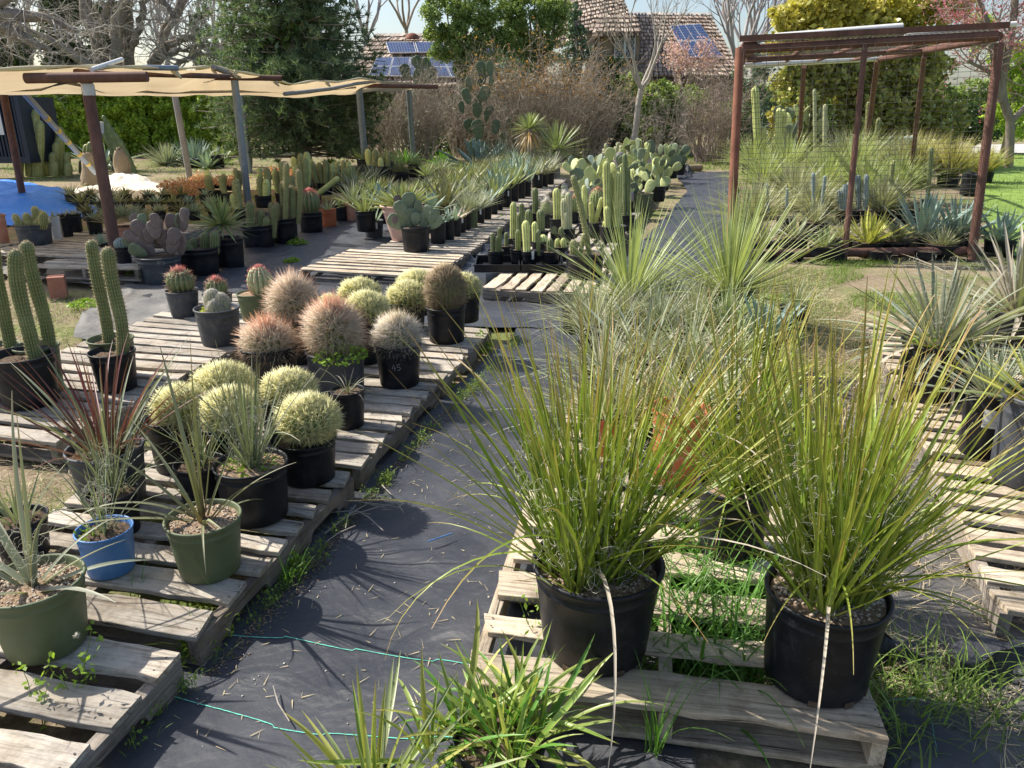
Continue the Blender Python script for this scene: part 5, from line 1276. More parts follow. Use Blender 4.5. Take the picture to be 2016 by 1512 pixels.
small = [('three slim green stems at the front left corner of the left tray', 976, 523, 34, 496, [(8, (970, 495), (970, 458)), (9, (979, 498), (979, 464)), (9, (984, 492), (984, 447))], CGREEN),
 ('a single short green stem at the front of the left tray', 1020, 523, 33, 493, [(11, (1020, 493), (1020, 452))], CGREEN),
 ('a thick yellow stem, at the front of the right tray', 1042, 527, 36, 496, [(16, (1038, 496), (1035, 434))], CYEL),
 ('two short fat stems right of the thick yellow one', 1083, 527, 38, 498, [(15, (1085, 496), (1083, 470)), (9, (1060, 470), (1060, 452))], CGREEN),
 ('a short pale stem behind the front left pot', 997, 512, 30, 486, [(9, (997, 488), (997, 457))], CGREEN),
 ('a tall yellow stem in the second row of the left tray', 1010, 500, 32, 470, [(13, (1010, 470), (1011, 398))], CYEL),
 ('a dark green stem beside the tall yellow one', 1024, 503, 30, 474, [(11, (1023, 472), (1022, 420)), (10, (1028, 470), (1027, 400))], CGREEN),
 ('a thick olive stem with a small round head beside it', 1062, 508, 34, 478, [(20, (1070, 496), (1070, 462)), (13, (1054, 470), (1053, 436))], CYEL),
 ('two stems growing close together at the right of the right tray', 1104, 514, 34, 488, [(12, (1098, 490), (1098, 470)), (12, (1110, 490), (1109, 468))], CYEL),
 ('a fat ribbed stem in the middle row', 1042, 480, 30, 455, [(16, (1042, 455), (1041, 412))], CGREEN),
 ('a taller fat ribbed stem in the middle row', 1064, 482, 32, 456, [(16, (1066, 460), (1064, 412))], CGREEN),
 ('two short stems at the right of the middle row', 1098, 482, 32, 462, [(11, (1090, 465), (1090, 445)), (11, (1105, 465), (1105, 447))], CGREEN)]
for (d_, cx, yb, w_, yr, st, mt) in small: cols('pot with ' + d_, cx, yb, w_, yr, st, body=mt, name='potted_column_cactus', **SD)
back = [('bright green column cactus, tallest in the group behind the right tray', 1096, 462, 30, 432, [(16, (1097, 435), (1096, 370))], CYEL),
 ('green column cactus at the back left behind the trays', 1054, 445, 28, 420, [(12, (1054, 420), (1054, 370)), (9, (1065, 420), (1064, 393))], CGREEN),
 ('pale green column cactus with several stems behind the right tray', 1117, 480, 34, 452, [(13, (1112, 460), (1110, 390)), (14, (1120, 460), (1119, 378)), (13, (1115, 470), (1115, 415))], CPALE),
 ('dark green spiny leaning column cactus in the wide black tub', 1150, 552, 80, 505, [(12, (1160, 505), (1146, 420), (1127, 345)), (16, (1130, 512), (1128, 470)), (9, (1140, 500), (1150, 458))], COLIVE),
 ('green column cactus behind the leaning spiny one', 1152, 460, 30, 432, [(11, (1152, 430), (1150, 364)), (10, (1166, 430), (1164, 396))], CYEL),
 ('tallest bright yellow green column cacti, four stems in one pot', 1205, 478, 56, 448, [(15, (1196, 450), (1194, 317)), (14, (1203, 450), (1202, 339)), (17, (1214, 460), (1217, 338)), (13, (1196, 450), (1194, 405)), (12, (1193, 455), (1192, 435))], CYEL),
 ('slim grey green column cactus right of the tallest yellow green ones', 1232, 455, 34, 425, [(9, (1230, 425), (1230, 302)), (8, (1238, 425), (1236, 330))], CDARK),
 ('short green branching column cactus near the barrel with orange spines', 1175, 470, 36, 440, [(10, (1170, 440), (1186, 388)), (9, (1165, 440), (1163, 398))], CYEL)]
for (d_, cx, yb, w_, yr, st, mt) in back:
    cols(d_, cx, yb, w_, yr, st, body=mt, z0=.13, ribs=9 if mt is not COLIVE else 11, sp=SWHITE if mt in (COLIVE, CPALE) else SBUFF, spl=.014, spn=3, step=.035, depth=.28, fill=.9, rb=.84)
for (d_, cx, yb, w_, yr, bx, by, br, cm) in (('round cactus with orange spines behind the small column cacti', 1175, 440, 36, 408, 1176, 388, 16, SORANGE), ('white haired cactus among the back of the small column cacti', 1078, 450, 26, 425, 1076, 398, 9, SWOOL), ('white haired column cactus with a tuft of pale wool behind the tray', 1112, 440, 26, 415, 1111, 380, 8, SWOOL), ('brown spined round cactus at the back of the small cacti', 1128, 440, 30, 418, 1130, 400, 12, SORANGE), ('spiny round cactus half hidden behind the tall bright column', 1085, 440, 28, 422, 1084, 418, 13, SBUFF)):
    p = pot('potted_barrel_cactus', d_, PC, cx, yb, w_, yr, .13, POTK, .86, None, .9)
    L = p['loc'](bx, by); m_ = MB(); barrel(p, br * p['s'], br * 1.5 * p['s'], L.z * .6 + p['z'] * .4, CGOLD, SDULL if cm is not SWOOL else SWOOL, 15, .2, .04 if cm is not SWOOL else .07, 5, .0016, .04, crownmat=cm, off=(L.x, 0), out=.8)
# ---- the sunny prickly pear row
OP = 'potted prickly pears in the sunny row'
row_ = [('grey green pads tinged violet at the near end', 1150, 425, 34, 400, 3, 24, [PADG, PADV, PADB], 2), ('tall yellow green pads', 1170, 412, 36, 386, 3, 36, [PADY, PADG, PADY], 2), ('upright yellow pads like paddles', 1190, 398, 34, 372, 2, 38, [PADY], 2), ('a large pale blue pad', 1212, 392, 36, 366, 2, 40, [PADB], 1),
 ('pale pads in a dull black pot', 1238, 405, 34, 380, 3, 24, [PADY, PADG], 2), ('two round violet pads on stalks', 1232, 418, 30, 398, 2, 22, [PADV], 1), ('violet and blue pads in an olive green pot', 1262, 416, 46, 382, 3, 28, [PADV, PADB, PADG], 1), ('dark green pads beside the olive green pot', 1292, 398, 36, 368, 3, 26, [PADG, PADY], 2),
 ('many small green pads', 1302, 375, 34, 350, 4, 22, [PADG, PADY], 2), ('tall oval dark pad at the top of the heap', 1268, 372, 34, 345, 3, 32, [PADG, PADY], 2), ('bright yellow oval pads catching the sun', 1290, 355, 34, 330, 3, 30, [PADY], 2), ('yellow green pads at the far right end', 1318, 352, 32, 328, 3, 26, [PADY, PADG], 2),
 ('small bluish pads at the back left', 1185, 366, 30, 340, 3, 24, [PADG, PADB], 2), ('pinkish pads in the middle of the heap', 1250, 362, 32, 336, 3, 26, [PADY, PADV], 2), ('upright yellow pads at the back', 1238, 345, 30, 320, 3, 28, [PADY], 2), ('low green pads at the far end beside the cloth path', 1335, 345, 28, 325, 3, 20, [PADG], 2)]
for (d_, cx, yb, w_, yr, n, sz, mts, lv) in row_:
    p = pot('potted_prickly_pear', 'sunny row prickly pear with %s' % d_, 'potted prickly pear', cx, yb, w_, yr, .13, POTG if 'olive green pot' in d_ and 'beside' not in d_ else POTK, .86, None, .95, OP)
    opuntia(p, n, sz * p['s'] * .98, max(1, lv - (1 if yb < 380 else 0)), mts + [PADY, PADY, PADG], .1, 1.0, .5)
p = pot('potted_cholla', 'pale branching cactus like coral standing behind the prickly pears', PC, 1205, 345, 26, 325, .13, POTK, .86)
for k in range(9):
    a = k * .7; b = RG.uniform(.1, .5); zt = p['loc'](1205, 285).z
    column(p, [(0, 0, p['z']), (b * .6 * math.cos(a), b * .3 * math.sin(a), zt * .6), (b * math.cos(a), b * .5 * math.sin(a), zt * RG.uniform(.75, 1.1))], 3.2 * p['s'], CPALE, SWHITE, 8, .1, 5, .03, .002, .06, per=2)

# ---- spiky dasylirions and tangled yuccas
p = pot('potted_dasylirion', 'large fountain of stiff pale green needles left of the rusty frame, over the dark tub', PPp, 1238, 645, 90, 590, .13, POTK, .85)
rosette(p, 200, 205 * p['s'], .018, DASY, 'grass', (.0, 1.45), (-.05, .12), .05, .25, 5, .05, lvar=.25, inner=.95)
p = pot('potted_dasylirion', 'large fountain of stiff pale green needles in front of the rusty frame left post', PPp, 1432, 630, 90, 578, .13, POTK, .85)
rosette(p, 220, 245 * p['s'], .020, DASY, 'grass', (.0, 1.5), (-.05, .12), .05, .25, 5, .05, lvar=.25, inner=.95)
TYG = 'tangled yuccas in black pots in the middle right'
tl = [(1165, 705, 64, 640, 150, TANG, 'grass'), (1225, 690, 60, 640, 130, TANG, 'grass'), (1290, 700, 64, 645, 150, YUCB, 'grass'), (1360, 690, 60, 640, 140, TANG, 'grass'), (1425, 700, 62, 648, 150, YUCG, 'grass'), (1185, 800, 76, 730, 160, TANG, 'grass'), (1262, 790, 76, 715, 150, YUCB, 'agave'), (1345, 800, 76, 728, 165, TANG, 'grass'), (1425, 790, 76, 715, 130, YUCG, 'grass'), (1195, 900, 84, 825, 170, YUCG, 'grass'), (1290, 880, 80, 810, 150, TANG, 'agave'), (1390, 880, 80, 810, 170, TANG, 'grass'), (1480, 900, 80, 830, 120, YUCG, 'agave'), (1310, 640, 50, 600, 110, YUCB, 'agave'), (1390, 630, 50, 595, 110, TANG, 'grass')]
wh = ['far left', 'second of the far line', 'third of the far line', 'fourth of the far line', 'far right', 'left of the middle line', 'left centre', 'right centre', 'right of the middle line', 'near left', 'near middle', 'near right', 'nearest the grey twisted yucca', 'back left', 'back right']
for k, (cx, yb, w_, yr, hh, mt, pf) in enumerate(tl):
    p = pot('potted_yucca', '%s leaved tangled yucca, %s of the group behind the front hesperaloes' % ({'grass': 'fine', 'agave': 'wide'}[pf], wh[k]), PY_, cx, yb, w_, yr, .13, POTK, .86, None, .9, TYG)
    rosette(p, 190 if pf == 'grass' else 66, hh * (1.2 if yb > 720 else .92) * p['s'], .013 if pf == 'grass' else .03, mt, pf, (.02, 1.4), (0, .6), .1, .25, 5, .25, lvar=.4, obj=(pf == 'agave' or k in (5, 7, 9, 11)), mats=[mt, mt, TANG, YUCG, YUCB, DEAD] if pf == 'grass' else None)
p = pot('potted_agave', 'blue grey agave with broad pointed leaves among the tangled yuccas', PA, 1497, 720, 70, 668, .13, POTK, .86)
rosette(p, 26, 115 * p['s'], .06, BLUEL, 'agave', (.05, 1.1), (-.1, .15), .05)
p = pot('potted_yucca', 'yellow striped yucca beside the blue grey agave', PY_, 1520, 800, 60, 745, .0, POTK, .86)
rosette(p, 36, 100 * p['s'], .026, VARI, 'agave', (.1, 1.3), (0, .2), .05)
p = pot('potted_yucca', 'brick red pot behind the front hesperaloe tubs', PY_, 1328, 965, 116, 822, .13, POTO, .78, SOIL, .9)
rosette(p, 40, .45, .012, TANG, 'grass', (.05, 1.2), (0, .4), .05, obj=True)
p = pot('potted_yucca', 'brick red pot with spiky tufts glimpsed through the front left hesperaloe', PY_, 1190, 900, 80, 830, .13, POTO, .8, SOIL, .9)
rosette(p, 40, .4, .012, TANG, 'grass', (.05, 1.2), (0, .4), .05)
p = pot('potted_dasylirion', 'spiky blue green tuft far right of the tangled group, near the weedy path', PPp, 1560, 650, 60, 610, .0, POTK, .86); rosette(p, 60, 90 * p['s'], .016, TANG, 'grass', (.05, 1.4), (0, .3), .04, obj=False)

# ---- right hand row
p = pot('potted_yucca', 'big grey yucca with twisted leaves in the round black tub on the right pallets', PY_, 1826, 798, 140, 690, .13, POTK, .84, SOILD, .92)
rosette(p, 84, 235 * p['s'], .042, GREYL, 'agave', (.02, 1.45), (-.05, .55), .08, .3, 8, .25, mats=[GREYL, GREYL, YUCB, OLDAG], lvar=.25)
fibres(p, 500, .2, .45); weeds(p, 240, p['R'] * .9, size=.024, h=.12)
rosette(p, 8, 230 * p['s'], .028, DEAD, 'agave', (1.1, 1.5), (.6, 1.6), .08, .3, 9, .3)
p = pot('potted_yucca', 'grey yucca behind the big twisted leaf one at the right edge', PY_, 1985, 700, 110, 620, .13, POTK, .84, SOILD, .92)
rosette(p, 80, 235 * p['s'], .044, GREYL, 'agave', (.02, 1.35), (-.05, .55), .08, .3, 7, .25, mats=[GREYL, YUCB, DEAD, YUCG], lvar=.25)
p = pot('potted_yucca', 'fine leaved pale yucca in the black pot with a white label', PY_, 1925, 905, 96, 783, .13, POTK, .84, SOILD, .92)
rosette(p, 130, 165 * p['s'], .016, YUCB, 'grass', (.05, 1.3), (0, .3), .05, .25, 5, .1)
rr = p['R'] * .93; a0 = math.atan2(-p['C'].y, -p['C'].x) + .15; m = MB(); V = []
for z in (.52, .80):
    for k in range(9): a = a0 + (k / 8 - .5) * .62; V.append((rr * (.975 + .02 * (z > .7)) * math.cos(a) * 1.01, rr * (.975 + .02 * (z > .7)) * math.sin(a) * 1.01, p['H'] * z))
m.add(V, [(k, k + 1, k + 10, k + 9) for k in range(8)]); m.build('paper_label', WHITE, p['root'])
m = MB()
for z in (.57, .62, .72, .75):
    P = []
    for k in range(7): a = a0 + (k / 8 - .40) * (.62 if z < .7 else .4); P.append((rr * (.99 + .02 * (z > .7) * 1) * math.cos(a) * 1.012, rr * (.99 + .02 * (z > .7)) * math.sin(a) * 1.012, p['H'] * z))
    tube(m, P, .0011, 3)
m.build('label_print', plain('grey_ink', (.25, .25, .26)), p['root'])
p = pot('potted_yucca', 'large black tub at the right edge with yellow edged leaves reaching into the photo', PY_, 2010, 968, 150, 800, .13, POTKB, .86, SOILD, .92)
rosette(p, 44, 185 * p['s'], .03, YUCG, 'agave', (.1, 1.35), (0, .2), .07, .3, 6, .1, mats=[YUCG, VARI, YUCG])
p = pot('potted_yucca', 'grey spiky yucca behind the labelled pot at the right', PY_, 1905, 790, 70, 735, .13, POTK, .84); rosette(p, 40, 110 * p['s'], .03, GREYL, 'agave', (.05, 1.3), (0, .4), .05)

# ---- bottom edge plants
p = potm('potted_yucca', 'lush green broad leaved yucca at the bottom edge in front of the pallet', PY_, -.03, 1.50, 0, .12, .17, POTK, .85, .92, soil=SOILD)
for (ox, oy, nn_) in ((0, 0, 34), (-.10, .03, 26), (.10, .02, 30), (.03, -.07, 24), (.05, .09, 24), (-.17, -.05, 16)): rosette(p, nn_, .30, .0185, BROADY, 'agave', (.02, 1.25), (.1, 1.1), .03, .3, 8, .5, off=(ox, oy, 0), lvar=.45, jit=.25, mats=[BROADY, BROADY, LUSH, VARI])
rosette(p, 46, .26, .006, LUSH, 'grass', (.05, .9), (0, .8), .06, .2, 6, .3, name='grass_blade')
p = potm('potted_yucca', 'yucca with yellow and brown tipped upright leaves at the bottom left of centre', PY_, -.33, 1.36, 0, .11, .12, POTK, .85, .92, soil=SOILD)
rosette(p, 44, .36, .021, VARI, 'agave', (.0, 1.0), (0, .35), .05, .35, 7, .1, mats=[VARI, BROADY, YUCG], lvar=.35)
# weeds between the boards and along the edges (each clump)
WG = 'weed clumps growing through and beside the pallets'
WC = [(140, 1395, .07, .07, WEEDY, 'yellow green chickweed in the gap of the lower left pallet'), (405, 1183, .05, .05, WEEDY, 'small chickweed tuft beside the olive green pot'), (330, 1240, .03, .05, WEED, 'weeds in the gap right of the big green pot'), (225, 1225, .03, .05, WEED, 'weeds under the big green pot pallet'),
      (430, 1250, .05, .09, WEEDY, 'yellow green weed where the green thread starts'), (380, 1290, .05, .1, WEED, 'leafy weed at the edge of the lower left pallet'), (630, 1000, .06, .08, WEED, 'grassy weed by the pallet edge opposite the pile of twigs'), (575, 1120, .06, .07, WEED, 'weeds beside the pallet edge below the twigs'), (730, 905, .04, .06, WEED, 'weeds beside the pallet near the golden barrel'),
      (880, 760, .06, .08, WEED, 'weeds at the pallet edge below the white spined cactus'), (945, 690, .10, .14, WEED, 'leafy weeds at the right corner of the barrel cactus pallets'), (840, 525, .08, .12, WEED, 'dandelions gone to seed at the corner of the slatted pallet'), (585, 480, .14, .08, WEED, 'spreading weed on the cloth left of the slatted pallet'), (575, 515, .10, .05, WEED, 'low weed on the cloth near the slatted pallet corner'),
      (950, 470, .12, .12, WEED, 'weeds beside the agave row near the crumpled cloth'), (985, 440, .12, .12, WEED, 'weeds beside the middle of the agave row'), (870, 540, .07, .12, WEED, 'weeds behind the golden barrels'), (270, 540, .14, .08, WEED, 'weeds under the low pallet near the rusty post'), (170, 600, .16, .05, WEED, 'green weeds in front of the red brick'), (900, 640, .05, .1, WEEDY, 'weeds between the black pots at the right of the barrels'),
      (1420, 740, .12, .12, WEED, 'weeds among the tangled yuccas'), (1290, 830, .12, .12, WEED, 'weeds beside the brick red pot'), (1860, 950, .08, .06, WEED, 'weeds at the edge of the right hand pallets'), (1555, 590, .2, .04, WEED, 'low green weeds in the bare patch by the rusty frame')]
for (px, py, rd, hh, mt, lb) in WC:
    C = at(px, py, .02); m = MB(); n = int(60 + rd * 1600)
    a = RG.uniform(0, 6.3, n); r_ = rd * np.sqrt(RG.random(n)); Q = np.stack([r_ * np.cos(a), r_ * np.sin(a), RG.uniform(.01, hh, n) * (1.25 - r_ / rd)], -1)
    leafcloud(m, Q, .016 if rd < .09 else .026, 0, 1.2, .7); k = n // 6
    sticks(m, np.stack([Q[:k, 0] * .3, Q[:k, 1] * .3, np.zeros(k)], -1), Q[:k], .0012, .0008)
    blades(m, np.zeros((14, 3)), RG.uniform(0, 6.3, 14), RG.uniform(.1, .9, 14), hh * RG.uniform(1, 2, 14), .004, .8, 4)
    o = m.build('weed_clump', mt, None, loc=tuple(C)); tag(o, lb, 'weed', WG)
# tall thin weeds with seed heads
def stalkweed(px, py, z, h, label, seeds=0, n=3):
    C = at(px, py, z); rt = thing('flowering_weed', label, 'weed', tuple(C), WG); m = MB(); f = MB()
    for k in range(n):
        a = random.uniform(0, 6.3); P = [(0, 0, 0)]
        for j in range(1, 7): P.append((P[-1][0] + random.gauss(.02 * math.cos(a), .008) * h * 3, P[-1][1] + random.gauss(.02 * math.sin(a), .008) * h * 3, h * j / 6 * random.uniform(.95, 1.02)))
        tube(m, P, [.0018, .0016, .0014, .0012, .001, .001, .0008], 5, r=.3)
        for j in range(1, 7):
            c = np.array([P[j]]); q_ = c + RG.normal(0, .014, (5, 3)); leafcloud(m, q_, .022, 0, .5, .45)
    m.build('stem', WEED, rt)
    for k in range(seeds):
        s_ = MB(); c = Vector((random.uniform(-.04, .04), random.uniform(-.02, .02), h * random.uniform(.9, 1.05))); D = RG.normal(size=(90, 3)); D /= np.linalg.norm(D, axis=1, keepdims=True)
        spikes(s_, np.tile(np.array(c), (90, 1)), D, .012, .0006); o = s_.build('seed_head', SWOOL, rt)
stalkweed(165, 1400, .02, .24, 'groundsel with yellow buds and a white seed head in front of the big green pot', 1, 3)
stalkweed(85, 1440, .02, .17, 'spindly groundsel stalk at the lower left corner', 1, 2)
stalkweed(1090, 1330, .0, .25, 'thin stalked weed in front of the central black tub', 0, 3)
stalkweed(825, 515, .02, .3, 'dandelion stalks with two white clocks on the slatted pallet', 2, 2)
for (px, py, hh, lb) in ((265, 1220, .22, 'two tall grass blades rising through the pallet near the blue pot'), (425, 1205, .30, 'wild oat stalk rising in front of the second green pot'), (1290, 1480, .33, 'clump of tall grass stalks in front of the pallet bottom board'), (1480, 1330, .2, 'bright curling grass blades against the right black tub'), (570, 1150, .14, 'grass tuft leaning over the pallet edge'), (1890, 1010, .25, 'pale grass stalk by the right hand pallets')):
    C = at(px, py, .02); m = MB(); n = 5 if 'two' in lb or 'oat' in lb else 16
    blades(m, RG.normal(0, .012, (n, 3)) * [1, 1, 0], RG.uniform(0, 6.3, n), RG.uniform(.0, .4, n), hh * RG.uniform(.6, 1.1, n), .006, RG.uniform(.2, 1.2, n), 7)
    o = m.build('grass_clump', LUSH, None, loc=tuple(C)); tag(o, lb, 'grass', None)

for nm_, ang_ in (('potted_agave.012', -1.3), ('potted_agave.016', -1.2), ('potted_agave.020', -1.4), ('potted_aloe.002', -1.1), ('potted_agave.009', -1.25), ('potted_column_cactus.027', -1.2)):
    o_ = bpy.data.objects.get(nm_)
    if not o_: continue
    rr_, hh_ = o_['_r'], o_['_h']; m = MB(); M_4 = Matrix.Translation((rr_ * 1.0 * math.cos(ang_), rr_ * 1.0 * math.sin(ang_), hh_ * .72)) @ Matrix.Rotation(ang_, 4, 'Z'); box(m, 0, .003, -.012, .012, -.03, .055, M_4); m.build('plant_tag', WHITE, o_, False)

# ------------------------------------------------------------------ shade structure at the left
sh = thing('shade_structure', 'low shade structure of leaning poles with a tan shade cloth at the left', 'shade canopy', tuple(at(235, 545)), None)
O = Vector(sh.location)
def pole(parent, org, base_px, top_px, Yt, r, mat, name='post', z0=0.0, sides=10, r1=None, bend=0):
    A = at(base_px[0], base_px[1], z0); B = atY(top_px[0], top_px[1], Yt if Yt else A.y)
    m = MB(); M_ = (A + B) / 2 + Vector((bend, 0, 0)); tube(m, [A - org, (A + M_) / 2 - org, M_ - org, (M_ + B) / 2 - org, B - org], np.linspace(r, r1 or r, 5), sides); return m.build(name, mat, parent)
pole(sh, O, (237, 548), (168, 150), 8.3, .058, RUST)
pole(sh, O, (50, 415), (6, 178), 12.2, .055, RUST)
pole(sh, O, (490, 412), (461, 152), 13.6, .062, GALV)
pole(sh, O, (493, 340), (474, 175), 21, .06, GALV)
pole(sh, O, (374, 352), (344, 185), 19.5, .075, GREYW)
pole(sh, O, (721, 345), (706, 166), 20.0, .085, GALV)
pole(sh, O, (814, 318), (804, 168), 25.5, .085, GALV)
def pipe(parent, org, a, Ya, b, Yb, r, mat, name='crossbar', sides=12):
    A = atY(a[0], a[1], Ya); B = atY(b[0], b[1], Yb); m = MB(); tube(m, [A - org, (A + B) / 2 - org, B - org], r, sides); return m.build(name, mat, parent)
pipe(sh, O, (50, 154), 8.15, (290, 151), 8.2, .050, RUST)
pipe(sh, O, (150, 141), 8.5, (450, 151), 12.2, .035, RUST)
pipe(sh, O, (395, 152), 13.4, (555, 154), 13.8, .045, RUST)
pipe(sh, O, (700, 168), 20, (862, 171), 20.3, .05, RUST)
pipe(sh, O, (280, 133), 9.5, (350, 134), 9.8, .03, GALV)
pipe(sh, O, (180, 137), 8.3, (240, 117), 9.0, .024, PVC)
pipe(sh, O, (420, 132), 12, (470, 152), 13.4, .04, GREYW)
m = MB(); P = [atY(x, y, 12.5) - O for x, y in ((-20, 150), (8, 140), (15, 150))]; tube(m, P, .015, 5); m.build('branch', GREYW, sh)
for pts, Y_, r_ in ((((10, 178), (80, 176), (130, 162), (200, 176), (330, 182), (460, 180), (600, 180), (700, 172)), (11, 11, 10, 12, 13, 15, 17, 19), .022), (((560, 185), (650, 175), (700, 165), (740, 160)), (14, 16, 18, 20), .035)):
    m = MB(); tube(m, [atY(x, y, Yv) - O for (x, y), Yv in zip(pts, Y_)], r_, 6); m.build('branch', GREYW, sh)
near = [(-260, 148, 7.6), (-20, 141, 8.0), (140, 133, 8.3), (230, 134, 8.7), (290, 135, 9.3), (350, 138, 10.2), (400, 134, 11.5), (425, 133, 12.4), (470, 143, 13.0), (520, 151, 13.8), (575, 168, 14.6), (620, 160, 15.8), (665, 163, 17), (710, 155, 18.5), (760, 163, 20.5), (810, 164, 23)]
farp = [(-260, 170, 16), (-20, 176, 16.5), (140, 181, 16.8), (230, 183, 17.2), (290, 185, 17.6), (350, 186, 17.9), (400, 187, 18.2), (425, 188, 18.4), (470, 187, 18.8), (520, 187, 19.3), (575, 187, 20), (620, 185, 20.8), (665, 182, 21.8), (710, 178, 23), (760, 176, 24.5), (810, 168, 26)]
nu = len(near); U = 92; Vn = 26; G = np.zeros((U, Vn, 3))
A = np.array([tuple(atY(*p_)) for p_ in near]); B = np.array([tuple(atY(*p_)) for p_ in farp]); tt = np.linspace(0, nu - 1, U)
Ai = np.stack([np.interp(tt, range(nu), A[:, c]) for c in range(3)], -1); Bi = np.stack([np.interp(tt, range(nu), B[:, c]) for c in range(3)], -1)
for a in range(U):
    for b in range(Vn):
        v_ = b / (Vn - 1); P = Ai[a] * (1 - v_) + Bi[a] * v_
        P = P + np.array([0, 0, -.10 * math.sin(PI * v_) - .05 * abs(math.sin(tt[a] * 1.6)) * math.sin(PI * v_) + .045 * nz(P[0] * 1.3, P[1] * .6, 1, 8) + (.03 * nz(a * .35, 0, 1, 4) if b == 0 else 0)])
        G[a, b] = P
m = MB(); i = np.arange(U - 1)[:, None] * Vn + np.arange(Vn - 1)[None]
m.add(G - np.array(O), np.stack([i, i + Vn, i + Vn + 1, i + 1], -1).reshape(-1, 4), np.stack(np.meshgrid(np.linspace(0, 1, Vn), np.linspace(0, 1, U)), -1))
t = NT('tan_shade_cloth'); c_ = t.ramp(t.noise(1.2, 5, .6, t.obj()), [(.3, (.58, .48, .34)), (.7, (.68, .58, .43))]); t.l(c_, t.b.inputs[0]); t.b.inputs['Roughness'].default_value = .9; t.b.inputs['Specular IOR Level'].default_value = .1
tr = t.n('BsdfTranslucent'); t.l(t.mix(1, c_, (1.1, 1.02, .86), 'MULTIPLY'), tr.inputs[0]); mx = t.n('MixShader'); mx.inputs[0].default_value = .42; t.l(t.b.outputs[0], mx.inputs[1]); t.l(tr.outputs[0], mx.inputs[2]); t.l(mx.outputs[0], t.out.inputs[0]); t.bump(t.noise(3, 4, .6, t.obj()), .4, .03)
m.build('shade_cloth', t.m, sh)
HEM = leafmat('pale_hem', (.62, .56, .42), (.66, .60, .46), (.6, .5, .36), var=.08, trans=.25, rough=.9)
m = MB(); tube(m, [tuple(Vector(x) - O + Vector((0, -.02, .012))) for x in Ai], .018 + .007 * np.sin(np.arange(U) * .9), 7); m.build('cloth_hem', HEM, sh)
for k_ in (30, 41, 47, 57, 70):      # bunched knots tying the cloth
    m = MB(); c = Vector(Ai[k_]) - O; pts = [c + Vector((random.uniform(-.05, .05), 0, 0)), c + Vector((.02, -.03, -.05)), c + Vector((.06, -.03, -.1))]; tube(m, pts, [.04, .03, .01], 6); m.build('cloth_knot', HEM, sh)
m = MB(); C = atY(172, 165, 8.25) - O
for zz in (0, .36): tube(m, [C + Vector((0.0 + zz * .04, 0, -zz - .11)), C + Vector((zz * .09, 0, -zz + .0))], .062, 10)
m.build('plastic_wrap', plain('grey_plastic_wrap', (.5, .5, .5), (.7, .7, .68), 30, .3), sh)
# leaning grey tube with yellow bands
A = atY(45, 180, 14); Bp = at(190, 340, .1); Bp = atY(188, 340, 17)
t_ = thing('leaning_pole', 'grey tube with yellow tape bands leaning under the shade cloth', 'pole', tuple(Bp)); m = MB(); tube(m, [A - Bp, Vector((0, 0, 0))], .055, 12); m.build('tube', GALV, t_)
for f in (.28, .42, .56, .72, .86): m = MB(); c = (A - Bp) * (1 - f); d = (A - Bp).normalized(); tube(m, [c - d * .05, c + d * .05], .059, 12); m.build('tape_band', plain('yellow_tape', (.6, .42, .06), (.66, .5, .1)), t_)

# ------------------------------------------------------------------ rusty pipe frame at the right
fr = thing('pipe_frame', 'tall rusty pipe frame covered with wire mesh at the right', 'frame', tuple(at(1680, 505)), None)
O = Vector(fr.location); YF = 9.3
pole(fr, O, (1436, 512), (1457, 95), 9.35, .050, RUSTL)
pole(fr, O, (1912, 512), (1968, 85), 9.1, .050, RUST)
pole(fr, O, (1662, 512), (1703, 88), 9.2, .032, RUST)
pole(fr, O, (1788, 385), (1820, 110), 12.6, .038, RUST)
pole(fr, O, (1700, 330), (1728, 118), 16.5, .06, RUST)
pole(fr, O, (1570, 340), (1583, 130), 16.5, .05, RUST)
pipe(fr, O, (1462, 97), 9.35, (1962, 70), 9.1, .048, RUST, 'top_pipe')
pipe(fr, O, (1468, 118), 10.6, (1822, 100), 12.6, .034, RUST, 'top_pipe')
pipe(fr, O, (1462, 129), 12.6, (1735, 116), 16.5, .04, PVC, 'top_pipe')
pipe(fr, O, (1462, 97), 9.35, (1500, 128), 16.6, .05, RUST, 'side_pipe')
pipe(fr, O, (1966, 72), 9.1, (1730, 117), 16.5, .05, RUST, 'side_pipe')
for (a_, b_) in (((1585, 92), (1540, 126)), ((1706, 84), (1600, 122)), ((1840, 78), (1680, 118))): pipe(fr, O, a_, 9.3, b_, 15.5, .028, RUST, 'cross_pipe')
A = atY(1455, 82, 9.3); Bq = atY(1985, 55, 9.1)
m = MB(); d = (Bq - A); M4 = Matrix.Translation(A - O) @ d.to_track_quat('X', 'Z').to_matrix().to_4x4(); box(m, 0, d.length, -.03, .03, 0, .008, M4); box(m, 0, d.length, -.03, -.022, .008, .06, M4); m.build('angle_iron', RUST, fr, False)
pipe(fr, O, (1525, 73), 9.45, (1776, 53), 9.35, .042, PVC, 'plastic_tube')
pipe(fr, O, (1780, 72), 9.6, (2000, 47), 9.5, .03, PVC, 'plastic_tube')
pipe(fr, O, (1440, 500), 9.0, (1925, 494), 8.9, .052, RUST, 'bottom_pipe')
m = MB(); c = atY(1462, 97, 9.35) - O; tube(m, [c + Vector((-.02, 0, -.16)), c + Vector((-.015, 0, -.03)), c + Vector((.02, 0, .02)), c + Vector((.15, 0, .03))], .062, 12); m.build('elbow_joint', RUST, fr)
